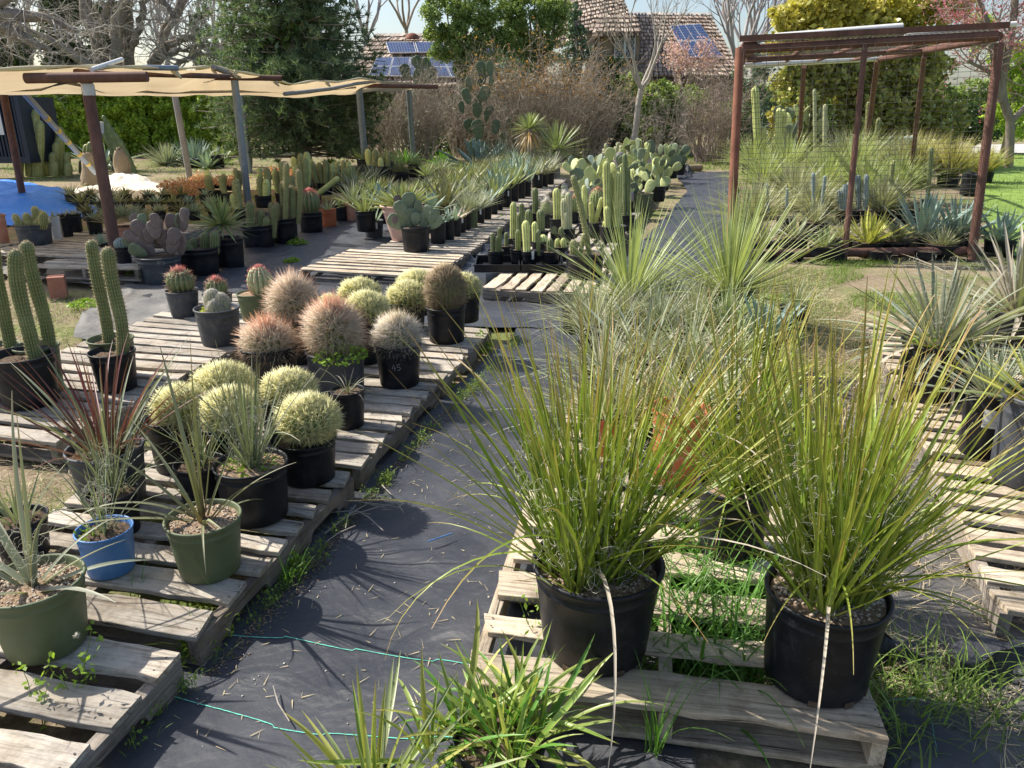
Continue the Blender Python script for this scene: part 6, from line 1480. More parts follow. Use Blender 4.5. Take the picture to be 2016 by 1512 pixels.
# wire mesh on the front
TL = atY(1462, 99, 9.27); TR = atY(1962, 73, 9.02); BL = atY(1437, 500, 9.27); BR = atY(1914, 496, 9.02)
P0, P1 = [], []
for k in range(42):
    f = k / 41; wv = .008 * math.sin(k * 1.7); P0.append(TL.lerp(BL, f) - O + Vector((0, -.05, wv))); P1.append(TR.lerp(BR, f) - O + Vector((0, -.05, -wv)))
for k in range(22):
    f = k / 21; P0.append(TL.lerp(TR, f) - O + Vector((0, -.053, .0))); P1.append(BL.lerp(BR, f) - O + Vector((0, -.053, 0)))
m = MB(); sticks(m, [tuple(x) for x in P0], [tuple(x) for x in P1], .0026, .0026, 3)
m2_ = MB()
# roof netting
TB = atY(1500, 128, 16.6); TC = atY(1730, 117, 16.5)
P0, P1 = [], []
for k in range(34):
    f = k / 33; P0.append(TL.lerp(TB, f) - O + Vector((0, 0, .08 + .02 * math.sin(k)))); P1.append(TR.lerp(TC, f) - O + Vector((0, 0, .08)))
for k in range(44):
    f = k / 43; P0.append(TL.lerp(TR, f) - O + Vector((0, 0, .08))); P1.append(TB.lerp(TC, f) - O + Vector((0, 0, .08)))
sticks(m, [tuple(x) for x in P0], [tuple(x) for x in P1], .0028, .0028, 3)
stuff(m.build('wire_mesh', plain('wire', (.10, .08, .06), (.2, .18, .16), 9, .6, metal=.4), fr))
# plants around the frame
def gp(name, label, cat, px, py): return inground(name, label, cat, px, py)
FRG = 'plants in and behind the rusty frame'
frp = [(1705, 480, 78, VARI, 30, .07, 'agave', 'yellow green agave glowing behind the middle pipe'), (1812, 470, 105, BLUEL, 44, .075, 'agave', 'big blue green agave just inside the rusty frame'), (1880, 470, 100, BLUEL, 38, .07, 'agave', 'dark blue green agave right of the biggest one in the frame'), (1965, 478, 78, BLUEL, 34, .07, 'agave', 'blue green agave outside the frame right post'), (1620, 488, 50, YUCG, 24, .05, 'agave', 'small green agave at the foot of the frame'), (1560, 470, 60, YUCB, 30, .04, 'agave', 'grey green agave near the left of the frame'), (1500, 480, 60, TANG, 60, .02, 'grass', 'tangled tuft at the foot of the frame left post'), (1655, 470, 50, TANG, 60, .02, 'grass', 'tangled tuft between the yellow agave and the left post'), (1760, 478, 50, OLIVEL, 40, .03, 'agave', 'dark tuft right of the yellow agave'), (1850, 485, 50, TANG, 60, .02, 'grass', 'dry tuft below the big blue green agave'), (1600, 440, 60, TANG, 80, .02, 'grass', 'tangled tuft before the blue column cacti')]
for (px, py, hh, mt, n, wd, pf, lb) in frp:
    p = pot('potted_agave', lb, PA, px, py + 22, 60, py, .02, POTK, .86, None, .92, FRG); rosette(p, n, hh * p['s'], wd, mt, pf, (.03, 1.25), (-.1, .12), .05, lvar=.15, inner=.85)
for k, (px, py, hh, mt, sp_, lb) in enumerate(((1620, 380, 120, DASY, 1.3, 'pale green grassy fountain at the left in the frame'), (1500, 370, 100, DASY, 1.3, 'grassy fountain behind the left post of the frame'), (1700, 390, 110, DASY, 1.2, 'grassy fountain behind the middle pipe'), (1560, 400, 110, TANG, 1.3, 'yellowish grassy fountain low at the left of the frame'), (1760, 385, 110, DASY, 1.2, 'grassy plant near the back right pipe'), (1800, 350, 105, BROWNG, .9, 'brown tipped grass clump left of two at the edge of the lawn'), (1865, 352, 105, BROWNG, .9, 'brown tipped grass clump right of two at the edge of the lawn'), (1930, 345, 70, BROWNG, .9, 'small dry grass clump beside the black pot on the lawn'), (1480, 440, 120, TANG, 1.3, 'tangled grassy plant in front of the left post'), (1545, 350, 120, DASY, 1.35, 'broad grassy fountain under the bright column cacti'), (1600, 420, 90, TANG, 1.3, 'grassy plant beside the blue column cacti'), (1730, 420, 100, TANG, 1.3, 'grassy plant between the middle pipe and the right pipe'), (1680, 350, 130, DASY, 1.3, 'tall grassy fountain before the golden shrub'), (1790, 330, 90, BROWNG, 1.0, 'brown grass beside the back right pipe'), (1480, 330, 90, DASY, 1.3, 'grassy fountain below the very tall pale column cactus'), (1760, 350, 110, TANG, 1.2, 'tangled grass right of the yellow prickly pear'), (1650, 340, 110, TANG, 1.2, 'grassy plant behind the frame near the yellow shrub'))):
    C = at(px, py, 0); p = pot('grassy_plant', lb, 'grassy plant', px, py + 15, 44, py - 4, 0, POTK, .86, None, .92, FRG)
    rosette(p, 330, hh * p['s'], .014 + .001 * p['C'].y, mt, 'grass', (.0, sp_), (0, .5), .1, obj=False, segs=5, lvar=.3)
for (cx, yb, w_, yr, st, mt, lb, rb_) in ((1608, 440, 40, 415, [(8, (1604, 415), (1603, 340)), (7, (1614, 415), (1622, 345))], CBLUE, 'blue column cacti in the middle of the rusty frame', 8), (1545, 460, 40, 430, [(6, (1515, 430), (1512, 362)), (6, (1548, 430), (1550, 370))], CBLUE, 'slim blue column cacti at the left of the rusty frame', 8), (1665, 440, 46, 415, [(12, (1660, 415), (1660, 362)), (14, (1655, 420), (1652, 372)), (9, (1668, 420), (1668, 358))], CBLUE, 'grey green column cacti behind the middle pipe, left side', 8), (1698, 440, 46, 415, [(12, (1694, 420), (1692, 345)), (11, (1702, 420), (1704, 343))], CBLUE, 'grey blue column cacti behind the middle pipe, right side', 8), (1752, 430, 34, 410, [(6, (1748, 410), (1756, 320)), (6, (1750, 430), (1762, 315))], COLIVE, 'thin crooked column cactus between the pipes', 6), (1828, 410, 30, 395, [(9, (1826, 395), (1834, 290))], CGREEN, 'single dark green column cactus before the brown tipped grasses', 10), (1500, 345, 40, 325, [(15, (1496, 325), (1488, 170)), (12, (1505, 325), (1505, 250))], CYEL, 'very tall pale column cactus behind the left post', 8), (1535, 345, 40, 325, [(13, (1528, 325), (1532, 212)), (11, (1540, 325), (1544, 215))], CYEL, 'bright column cacti beside the tall prickly pear in the frame', 8), (1624, 345, 40, 325, [(9, (1622, 325), (1623, 205)), (7, (1604, 325), (1602, 175))], CPALE, 'slim column cactus standing before the yellow shrub', 8), (1712, 340, 40, 320, [(9, (1705, 320), (1712, 200)), (10, (1720, 320), (1732, 232))], COLIVE, 'spiny column cacti by the back pipe', 8)):
    cols(lb, cx, yb, w_, yr, st, body=mt, z0=0, ribs=rb_, sp=SWHITE, spl=.02, spn=3, step=.06, depth=.3, fill=.9, rb=.86, group=FRG)
for (cx, yb, n, sz, mts, lv, lb) in ((1560, 335, 3, 44, [PADY, PADG], 2, 'tall prickly pear with large pads inside the frame at the left'), (1600, 330, 2, 46, [PADG, PADY], 2, 'prickly pear with one pad catching the sun beside the back pipe'), (1662, 330, 1, 26, [PADY], 2, 'bright yellow prickly pear pads before the shrub'), (1765, 345, 3, 28, [PADB, PADG], 2, 'prickly pear near the back right pipe of the frame')):
    p = pot('potted_prickly_pear', lb, 'potted prickly pear', cx, yb, 44, yb - 20, 0, POTK, .86, None, .95, FRG); opuntia(p, n, sz * p['s'], lv, mts, .1, .8, .5)
p = pot('empty_nursery_pot', 'black pot on the lawn at the foot of the brown tipped grass', 'plant pot', 1905, 385, 34, 345, 0, POTK, .9)
for (cx, yb, w_, yr, wh_) in ((1560, 514, 46, 497, 'second from the left under'), (1640, 514, 46, 497, 'third from the left under'), (1730, 514, 46, 497, 'fourth from the left under'), (1820, 514, 46, 497, 'at the right end under'), (1500, 512, 44, 495, 'at the left end under'), (1690, 420, 40, 400, 'left of three behind'), (1745, 425, 60, 398, 'middle of three behind'), (1790, 440, 60, 410, 'right of three behind')):
    pot('nursery_pot', 'dark empty nursery pot %s the bottom pipe of the rusty frame' % wh_, 'plant pot', cx, yb, w_, yr, 0, POTK, .86, None, .9, 'dark nursery pots around the frame')
# pots along the cloth path on the left of the tangle
for (cx, yb, w_, yr, lb) in ((1130, 640, 50, 612, 'black pot in shade beside the cross path, left'), (1165, 650, 46, 622, 'black pot in shade beside the cross path, right')):
    p = pot('potted_yucca', lb, PY_, cx, yb + 20, w_, yr, .13, POTK, .86); rosette(p, 40, .35, .012, TANG, 'grass', (.05, 1.2), (0, .3), .04, obj=False)

# ------------------------------------------------------------------ tarps, container, burlap cones
t = NT('blue_tarp_plastic'); t.l(t.ramp(t.noise(3, 5, .6, t.obj()), [(.3, (.012, .17, .82)), (.7, (.02, .24, .92))]), t.b.inputs[0]); t.b.inputs['Roughness'].default_value = .6; t.bump(t.noise(4, 5, .6, t.obj()), .8, .06); BT = t.m
def mound(name, label, cat, pts, mat, hgt, nu_=60, nv_=30, seed=0):
    A_ = np.array([tuple(at(x, y)[:2]) for x, y in pts]); c = A_.mean(0); n = len(A_); ring = []
    an = np.linspace(0, n, nu_, endpoint=False); idx = an.astype(int); f = (an - idx)[:, None]
    E_ = A_[idx % n] * (1 - f) + A_[(idx + 1) % n] * f; V = []
    for b in range(nv_):
        v_ = b / (nv_ - 1)
        for a in range(nu_):
            q_ = c + (E_[a] - c) * (1 - v_ * .98); z = hgt * (1 - (1 - v_) ** 2.2) * (.75 + .5 * nz(q_[0], q_[1], .9, seed)) + .05 * nz(q_[0], q_[1], 3, seed + 2) * min(1, v_ * 5) + .03 * nz(a * .5, b * .2, 1, seed)
            V.append((q_[0] - c[0], q_[1] - c[1], max(.005, z)))
    F = [(b * nu_ + a, b * nu_ + (a + 1) % nu_, (b + 1) * nu_ + (a + 1) % nu_, (b + 1) * nu_ + a) for b in range(nv_ - 1) for a in range(nu_)]
    m = MB(); m.add(V, F); o = m.build(name, mat, None, loc=(c[0], c[1], 0)); tag(o, label, cat); return o
mound('blue_tarp', 'crumpled bright blue tarp over a low heap at the left', 'tarp', [(-160, 440), (40, 445), (150, 432), (200, 415), (150, 385), (40, 365), (-100, 372)], BT, .42, seed=3)
SHEET = plain('cream_sheet', (.62, .56, .46), (.72, .67, .58), 3, .8, .5, 8)
mound('cream_sheet', 'crumpled cream sheet lying on the ground behind the blue tarp', 'sheet', [(110, 400), (200, 398), (330, 392), (350, 372), (300, 358), (210, 362), (130, 375)], SHEET, .13, 90, 36, seed=9)
mound('cream_sheet', 'peaked fold of the cream sheet beside the burlap cone', 'sheet', [(215, 372), (290, 370), (300, 358), (250, 345), (205, 352)], SHEET, .26, 70, 26, seed=15)
BUR = plain('burlap', (.27, .205, .125), (.36, .28, .18), 26, .95, .8, 120)
for (px, py, w_, yt, lb) in ((183, 362, 36, 300, 'burlap wrapped cone left of the pair, behind the rusty post'), (245, 355, 27, 293, 'burlap wrapped cylinder with a rounded neck, right of the pair')):
    C = at(px, py); s_ = scl(C); H_ = atY(px, yt, C.y).z; r_ = w_ / 2 * s_; m = MB()
    if 'cone' in lb: pr = [(r_ * 1.15, 0), (r_ * 1.05, H_ * .2), (r_ * .85, H_ * .5), (r_ * .62, H_ * .85), (r_ * .5, H_ * .97), (r_ * .2, H_), (0, H_)]
    else: pr = [(r_ * 1.1, 0), (r_, H_ * .1), (r_ * .98, H_ * .3), (r_ * 1.04, H_ * .5), (r_ * .95, H_ * .75), (r_ * .6, H_ * .92), (r_ * .35, H_ * .98), (r_ * .33, H_ * 1.03), (0, H_ * 1.03)]
    lathe(m, pr, 26); Vv = m.v[0]; Vv += RG.normal(0, .012, Vv.shape).astype(np.float32); o = m.build('burlap_wrap', BUR, None, loc=tuple(C)); tag(o, lb, 'burlap wrap')
C = at(30, 350, 0); ct = thing('storage_container', 'dark blue corrugated container half visible at the left edge under the shade cloth', 'container', tuple(C))
Wl = atY(-120, 340, C.y).x - C.x; Wr = atY(58, 340, C.y).x - C.x; Ht = atY(0, 190, C.y).z
m = MB(); nb_ = 26; DKB = plain('dark_blue_steel', (.012, .018, .035), (.02, .03, .055), 6, .5, .2, 20, .5)
for k in range(nb_):
    x0_ = Wl + (Wr - Wl) * k / nb_; x1_ = Wl + (Wr - Wl) * (k + .5) / nb_; x2_ = Wl + (Wr - Wl) * (k + 1) / nb_; box(m, x0_, x1_, 0, .12, .5, Ht); box(m, x1_, x2_, .05, .16, .5, Ht)
m.build('side_panel', DKB, ct, False); m = MB(); box(m, Wl, Wr + .05, -.04, .3, .36, .52); box(m, Wl, Wr + .05, -.04, .3, Ht, Ht + .12); box(m, Wr, Wr + .12, -.05, 1.5, .36, Ht); m.build('frame_rail', DKB, ct, False)
m = MB(); box(m, Wr - .62, Wr - .42, -.02, -.006, Ht - .9, Ht - .25); m.build('notice', WHITE, ct, False)
# crumpled black cloth and folded cloth at the lower right
t = NT('black_cloth_fold'); t.l(t.ramp(t.noise(5, 5, .6, t.obj()), [(.3, (.014, .015, .018)), (.7, (.04, .042, .05))]), t.b.inputs[0]); t.b.inputs['Roughness'].default_value = .5; t.bump(t.noise(14, 4, .6, t.obj()), .6, .02); BC = t.m
def rumple(name, label, pts, z1, seed, mat=BC, nu_=60, nv_=50, amp=.05):
    A_, B_, C_, D_ = [np.array(tuple(at(x, y)[:2])) for x, y in pts]; V = []; c = (A_ + B_ + C_ + D_) / 4
    for b in range(nv_):
        for a in range(nu_):
            u_, v_ = a / (nu_ - 1), b / (nv_ - 1); q_ = (A_ * (1 - u_) + B_ * u_) * (1 - v_) + (D_ * (1 - u_) + C_ * u_) * v_
            q_ = q_ + np.array([nz(u_ * 3, v_ * 3, 1, seed), nz(u_ * 3, v_ * 3, 1, seed + 4)]) * amp * 1.4
            e = min(1, 5 * min(u_, 1 - u_, v_, 1 - v_)); rid = max(0, 1 - abs(nz(q_[0] + q_[1] * .6, q_[1] * .5, 3.0, seed)) * 4)
            V.append((q_[0] - c[0], q_[1] - c[1], z1 + e * (amp * (.5 + nz(q_[0], q_[1], 4, seed)) + amp * 1.1 * rid)))
    F = [(b * nu_ + a, b * nu_ + a + 1, (b + 1) * nu_ + a + 1, (b + 1) * nu_ + a) for b in range(nv_ - 1) for a in range(nu_ - 1)]
    m = MB(); m.add(V, F); o = m.build(name, mat, None, loc=(c[0], c[1], 0)); tag(o, label, 'ground cloth'); return o
rumple('folded_ground_cloth', 'folded flap of black ground cloth with a green thread at the lower right corner', [(1730, 1560), (2010, 1600), (1880, 1400), (1735, 1380)], .03, 3, CLOTH, amp=.025)
rumple('crumpled_ground_cloth', 'bunched black cloth strip in the weedy grass right of the hesperaloe tub', [(1700, 1300), (1830, 1320), (1850, 1275), (1710, 1262)], .01, 8, amp=.045)
rumple('crumpled_ground_cloth', 'bunched black cloth strip near the lower right edge of the photo', [(1860, 1345), (2040, 1350), (2040, 1300), (1870, 1295)], .01, 18, amp=.05)
rumple('crumpled_ground_cloth', 'crumpled black cloth on the path between the agave row and the cactus trays', [(880, 530), (990, 535), (970, 470), (930, 478)], .015, 28, amp=.05)
rumple('crumpled_ground_cloth', 'bunched end of cloth beyond the prickly pear row', [(1335, 355), (1362, 352), (1360, 335), (1338, 335)], .05, 38, amp=.12)
o = seam(q((1742, 1392), (1800, 1392), (1822, 1420), (1845, 1500))); drape(o, 'weed_cloth_right_path', .004)
fc = bpy.data.objects['folded_ground_cloth']
for v_ in o.data.vertices:
    l = v_.co - Vector(fc.location); hit, loc, _, _ = fc.ray_cast(Vector((l.x, l.y, 1)), Vector((0, 0, -1)))
    if hit: v_.co.z = loc.z + .004
# twigs on the cloth, blue stick
m = MB()
for (a_, b_) in (((650, 985), (760, 1000)), ((690, 1000), (755, 1045)), ((665, 1022), (820, 985)), ((752, 955), (795, 1010)), ((640, 1050), (735, 985)), ((700, 1035), (640, 1068)), ((700, 995), (680, 1040)), ((720, 990), (790, 1000)), ((640, 1010), (730, 1012))):
    A = at(*a_, .035); Bq = at(*b_, .045); mid = (A + Bq) / 2 + Vector((random.uniform(-.01, .01), random.uniform(-.01, .01), .008)); tube(m, [A, mid, Bq], [.0035, .003, .0018], 5)
o = m.build('twig_pile', GREYW); tag(o, 'little pile of dry twigs on the cloth path by the pallet edge', 'twigs')
m = MB(); A = at(843, 1066, .042); Bq = at(890, 1050, .042); tube(m, [A, Bq], .0028, 8); o = m.build('plant_stake', POTB); tag(o, 'thin light blue plastic stick lying on the cloth path', 'plastic stick')
m = MB(); A = at(548, 1385, .03); Bq = at(570, 1420, .035); tube(m, [at(538, 1350, .035), A, Bq], [.002, .003, .002], 5); o = m.build('dry_twig', GREYW); tag(o, 'single dry twig lying between the two green threads', 'twig')
# stump and log
C = at(1366, 306); m = MB(); r_ = .55; lathe(m, [(r_ * 1.15, 0), (r_, .12), (r_ * .97, .24), (r_ * .9, .26), (0, .26)], 24); m.v[0] += RG.normal(0, .02, m.v[0].shape).astype(np.float32); o = m.build('tree_stump', GREYW, None, loc=tuple(C)); tag(o, 'flat grey tree stump beyond the prickly pears', 'stump')
A = at(1338, 332, .08); Bq = at(1380, 330, .08); m = MB(); tube(m, [A, (A + Bq) / 2, Bq], .09, 10); o = m.build('log', plain('brown_log', (.22, .15, .10), (.34, .25, .18), 12, .9, .4)); tag(o, 'short brown log lying at the end of the cloth path', 'log')
# white gravel
gv = [tuple(at(*p_)[:2]) for p_ in ((1905, 303), (2100, 303), (2100, 283), (1925, 286))]
t = NT('white_gravel'); t.l(t.ramp(t.noise(30, 4, .7, t.obj()), [(.35, (.35, .34, .32)), (.6, (.72, .7, .67))]), t.b.inputs[0]); t.b.inputs['Roughness'].default_value = .9; t.bump(t.noise(30, 3, .6, t.obj()), 1, .05)
m = MB(); m.add([(x, y, .03) for x, y in gv], [(0, 1, 2, 3)]); m.build('gravel_bed', t.m)['kind'] = 'structure'

# ------------------------------------------------------------------ background vegetation
BARK = plain('grey_bark', (.17, .145, .12), (.30, .26, .215), 9, .9, .9, 26, .1, stretch=(1, 1, .35), detail=8)
TWIG = plain('pale_twig', (.38, .34, .29), (.52, .47, .41), 5, .9, var=.25)
TWIGB = plain('brown_twig', (.27, .22, .17), (.48, .41, .32), 5, .9, var=.35)
TWIGR = plain('reddish_twig', (.32, .25, .20), (.50, .41, .34), 5, .9, var=.35)
FAINT = plain('distant_twig', (.36, .32, .30), (.46, .42, .40), 5, .9, var=.2)
HEDGE = leafmat('bright_hedge_leaf', (.20, .31, .05), (.33, .48, .07), (.42, .56, .12), (.48, .58, .12), .4, .5, .4)
PINE = leafmat('pine_needle', (.08, .135, .08), (.12, .19, .11), (.17, .25, .15), (.21, .27, .13), .35, .3, .6)
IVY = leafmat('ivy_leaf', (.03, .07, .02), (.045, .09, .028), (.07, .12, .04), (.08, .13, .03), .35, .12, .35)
VINE = leafmat('vine_leaf', (.13, .21, .06), (.20, .30, .09), (.28, .38, .14), (.33, .40, .13), .35, .35, .5)
CYP = leafmat('blue_green_conifer', (.08, .15, .09), (.12, .20, .125), (.17, .25, .16), (.15, .22, .10), .3, .15, .6)
GOLDL = leafmat('golden_shrub_leaf', (.40, .42, .10), (.56, .55, .13), (.62, .52, .17), (.50, .42, .13), .35, .3, .35)
GOLDG = leafmat('green_shrub_leaf', (.17, .24, .06), (.27, .34, .09), (.52, .48, .16), (.48, .42, .13), .35, .2, .35)
ORTIP = leafmat('orange_tip_leaf', (.36, .19, .07), (.46, .25, .09), (.5, .3, .12), (.3, .2, .08), .3, .25, .6)
BLOSS = leafmat('pink_blossom', (.62, .40, .44), (.72, .50, .54), (.78, .6, .62), (.6, .36, .42), .2, .4, .7)
REDBUD = leafmat('redbud_flower', (.50, .14, .24), (.58, .20, .30), (.62, .3, .38), (.42, .12, .16), .25, .35, .7)

def grow(mb, P, D, L, r, depth, wig=.18, kids=(2, 3), ang=.6, shrink=.72, up=.05, sides=None, tips=None, segs=4):
    P = Vector(P); D = Vector(D).normalized(); pts = [P.copy()]; rads = [r]
    for k in range(segs):
        D = (D + Vector((random.gauss(0, wig), random.gauss(0, wig), random.gauss(0, wig) + up))).normalized()
        P = P + D * (L / segs); pts.append(P.copy()); rads.append(r * (1 - .4 * (k + 1) / segs))
        if depth > 0 and k >= 1 and random.random() < .55:
            ax = Vector((random.gauss(0, 1), random.gauss(0, 1), random.gauss(0, 1))).normalized()
            d2 = (D + ax * ang * 1.3).normalized(); grow(mb, P, d2, L * shrink * .8, r * .45, depth - 1, wig, kids, ang, shrink, up, sides, tips, segs)
    if depth <= 0 or r < .02: sticks(mb, [tuple(x) for x in pts[:-1]], [tuple(x) for x in pts[1:]], rads[:-1], rads[1:], 3, random.random())
    else: tube(mb, pts, rads, 5 if r < .06 else 9, cap=False)
    if tips is not None and depth <= 1: tips += pts[1:]
    if depth > 0:
        for _ in range(random.randint(*kids)):
            ax = Vector((random.gauss(0, 1), random.gauss(0, 1), random.gauss(0, 1))).normalized()
            grow(mb, P, (D + ax * ang).normalized(), L * shrink * random.uniform(.8, 1.1), rads[-1] * .7, depth - 1, wig, kids, ang, shrink, up, sides, tips, segs)
def cloudpts(C, rad, n, shell=.75, clumps=60, csz=.28, flat=1.0):
    C = np.array(C, float); rad = np.array(rad, float)
    d = RG.normal(size=(clumps, 3)); d /= np.linalg.norm(d, axis=1, keepdims=True)
    cc = C + d * rad * (shell + (1 - shell) * RG.random((clumps, 1))) * RG.uniform(.82, 1.08, (clumps, 1))
    k = RG.integers(0, clumps, n); q_ = RG.normal(size=(n, 3)); q_ /= np.linalg.norm(q_, axis=1, keepdims=True)
    sz = (RG.uniform(.6, 1.3, clumps) * csz)[k][:, None] * RG.random((n, 1)) ** .4
    return cc[k] + q_ * sz * np.array([rad.mean(), rad.mean(), rad.mean() * flat])
def tree_thing(name, label, cat, px, Y, z=0, group=None):
    x = atY(px, 300, Y).x; return thing(name, label, cat, (x, Y, z), group), Vector((x, Y, z))

# ---- hedge on the left
def hedge(label, x0, x1, Y, h_, n, mat, leaf, dz=.25, name='hedge', depth=1.1, cat='hedge', twigs=True):
    rt = thing(name, label, cat, ((x0 + x1) / 2, Y, 0)); O_ = Vector(rt.location)
    x = RG.uniform(x0, x1, n); fr_ = RG.random(n)
    top = np.array([h_ + dz * nz(a, Y, .9, 3) + .12 * nz(a, 1, 3.1) for a in x[:]])
    z = RG.uniform(0.02, 1, n) ** .9 * top
    bul = np.array([nz(a + .5 * nz(c, a, 2.2, 5), c * 1.3, 2.1, 11) + .5 * nz(a, c, 5.5, 7) for a, c in zip(x, z)])
    y = Y - depth / 2 - .45 * bul + RG.exponential(.12, n)
    k = RG.random(n) < .22; y[k] = RG.uniform(Y - depth / 2, Y + depth / 2, k.sum()); z[k] = top[k] - RG.random(k.sum()) * .1
    z = z + RG.normal(0, .06, n)
    m = MB(); leafcloud(m, np.stack([x, y, np.maximum(z, .02)], -1) - np.array(O_), leaf, 0, .5, .6); stuff(m.build('foliage', mat, rt))
    m = MB(); nn = int((x1 - x0) * 5); bx = RG.uniform(x0, x1, nn); P0 = np.stack([bx, np.full(nn, Y) + RG.normal(0, .2, nn), np.zeros(nn)], -1) - np.array(O_); P1 = P0 + np.stack([RG.normal(0, .25, nn), RG.normal(0, .1, nn), np.full(nn, h_ * .95)], -1); sticks(m, P0, P1, .03, .01, 4); stuff(m.build('branches', TWIGB, rt))
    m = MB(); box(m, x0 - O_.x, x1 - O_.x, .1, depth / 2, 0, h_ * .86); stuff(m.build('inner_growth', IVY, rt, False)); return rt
hx = lambda px, Y: atY(px, 250, Y).x
hedge('bright green clipped hedge along the left background', hx(-60, 30), hx(300, 30), 30, 2.45, 42000, HEDGE, .125)
hedge('bright green hedge section between the two grey poles', hx(300, 30), hx(470, 30), 30.3, 2.3, 22000, HEDGE, .125)
# ---- big pine
rt = thing('pine_tree', 'big dense dark green pine standing behind the end of the shade cloth', 'pine tree', tuple(at(598, 332))); O = Vector(rt.location)
m = MB(); tube(m, [(0, 0, 0), (.1, 0, 2), (0, .1, 5), (0, 0, 9)], [.26, .22, .15, .05], 12); m.build('trunk', BARK, rt)
T0 = []; tw = MB(); Yp = O.y; sc_p = scl(O)
for k in range(620):
    z = random.uniform(.5, 9.0) if k > 80 else random.uniform(.3, 2.5)
    Rz_ = (2.55 * (1 - (z / 12.5) ** 1.6)) * (.82 if z < 1.2 else 1) * random.uniform(.78, 1.12)
    a = random.uniform(0, 2 * PI); tip = np.array([Rz_ * math.cos(a) * 1.02, Rz_ * math.sin(a), z + random.uniform(-.35, .25)])
    st_ = np.array([0, 0, z + .0]); nt_ = 15
    for j in range(nt_):
        f = .38 + .62 * (j + 1) / nt_; c = st_ + (tip - st_) * f; c[2] += .18 * math.sin(f * 3); T0.append(c + RG.normal(0, .10 + .10 * (1 - f), 3))
    sticks(tw, [st_], [tip], .035, .012, 3)
T0 = np.array(T0); nT = len(T0); kN = 15
D = RG.normal(size=(nT, kN, 3)); D[..., :2] += (T0[:, None, :2] / (np.linalg.norm(T0[:, :2], axis=1)[:, None, None] + .1)) * .8; D[..., 2] += .55
D /= np.linalg.norm(D, axis=-1, keepdims=True); Ls = RG.uniform(.12, .24, (nT, kN, 1))
P = np.repeat(T0[:, None], kN, 1); Sd = np.cross(D, RG.normal(size=D.shape)); Sd /= np.linalg.norm(Sd, axis=-1, keepdims=True)
V = np.stack([P - Sd * .014, P + Sd * .014, P + D * Ls], 2).reshape(-1, 3)
m = MB(); uv = np.tile([[0, 0], [1, 0], [.5, 1]], (nT * kN, 1)); m.add(V, np.arange(len(V)).reshape(-1, 3), uv, np.repeat(np.repeat(RG.random(nT), kN), 3)); stuff(m.build('needles', PINE, rt)); stuff(tw.build('branches', TWIGB, rt))
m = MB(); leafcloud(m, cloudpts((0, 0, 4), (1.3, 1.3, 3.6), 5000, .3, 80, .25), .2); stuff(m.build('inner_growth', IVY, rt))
# ---- walnut trees
rt = thing('bare_walnut_tree', 'large bare grey tree with forking trunks above the shade cloth at the left', 'tree', (atY(250, 200, 33).x, 33, 0)); O = Vector(rt.location)
limbs = [([(215, 300), (205, 180), (192, 90), (168, 20), (150, -60)], 27, .40, .24), ([(222, 200), (225, 110), (235, 40), (262, -50)], 26.7, .34, .22), ([(250, 310), (255, 150), (253, 60), (248, -60)], 27.2, .34, .25), ([(258, 90), (275, 45), (290, -10), (300, -70)], 27.2, .20, .14),
         ([(290, 310), (292, 150), (318, 90), (342, 30), (390, -40)], 27.8, .36, .2), ([(296, 128), (330, 90), (375, 72), (430, 95)], 27.5, .24, .13), ([(310, 118), (350, 100), (400, 90)], 27.4, .15, .08), ([(320, 140), (370, 118), (410, 104)], 27.2, .15, .08), ([(-40, 5), (40, 55), (110, 85), (180, 132)], 26, .12, .22), ([(190, 75), (215, 20), (222, -40)], 26.9, .2, .15), ([(345, 30), (300, -20), (270, -60)], 27.6, .14, .1)]
m = MB(); tw = MB()
for pts, Y_, ra, rb in limbs:
    Q = [atY(x, y, (Y_ - 27) * 1.2 + 33 + .15 * k) - O for k, (x, y) in enumerate(pts)]; d = np.linspace(0, len(Q) - 1, 15); Q = np.stack([np.interp(d, range(len(Q)), [v_[c] for v_ in Q]) for c in range(3)], -1); Q[1:-1] += RG.normal(0, .05, (13, 3))
    tube(m, Q, np.linspace(ra, rb, 15) * .76, 12, cap=False)
    for j in range(3, 15, 1):
        if pts[0][1] > 250 and j < 7: continue
        for _ in range(1):
            d_ = Vector((random.gauss(0, 1), random.gauss(0, .6), random.uniform(-.3, 1))).normalized(); grow(tw, Q[j], d_, random.uniform(.9, 1.8), .034, 3, .3, (1, 2), .75, .75, .02)
m.build('trunk', BARK, rt); stuff(tw.build('twigs', TWIG, rt))
rt = thing('bare_walnut_tree', 'long bare limbs with hanging twigs reaching in from the left edge of the photo', 'tree', (atY(-60, 200, 24).x, 24, 0)); O = Vector(rt.location); m = MB(); tw = MB()
for pts in ([(-60, 300), (-55, 100), (-20, 20), (60, -30)], [(-50, 60), (20, 30), (90, 35), (150, 60)], [(-50, 20), (40, 70), (100, 100)]):
    Q = [atY(x, y, 24) - O for x, y in pts]; d = np.linspace(0, len(Q) - 1, 10); Q = np.stack([np.interp(d, range(len(Q)), [v_[c] for v_ in Q]) for c in range(3)], -1); tube(m, Q, np.linspace(.25, .07, 10), 9, cap=False)
    for j in range(3, 10):
        for _ in range(2): grow(tw, Q[j], (random.gauss(0, 1), random.gauss(0, .6), random.uniform(-1, .3)), random.uniform(.6, 1.2), .026, 3, .35, (1, 2), .8, .75, -.05)
m.build('trunk', BARK, rt); stuff(tw.build('twigs', TWIG, rt))
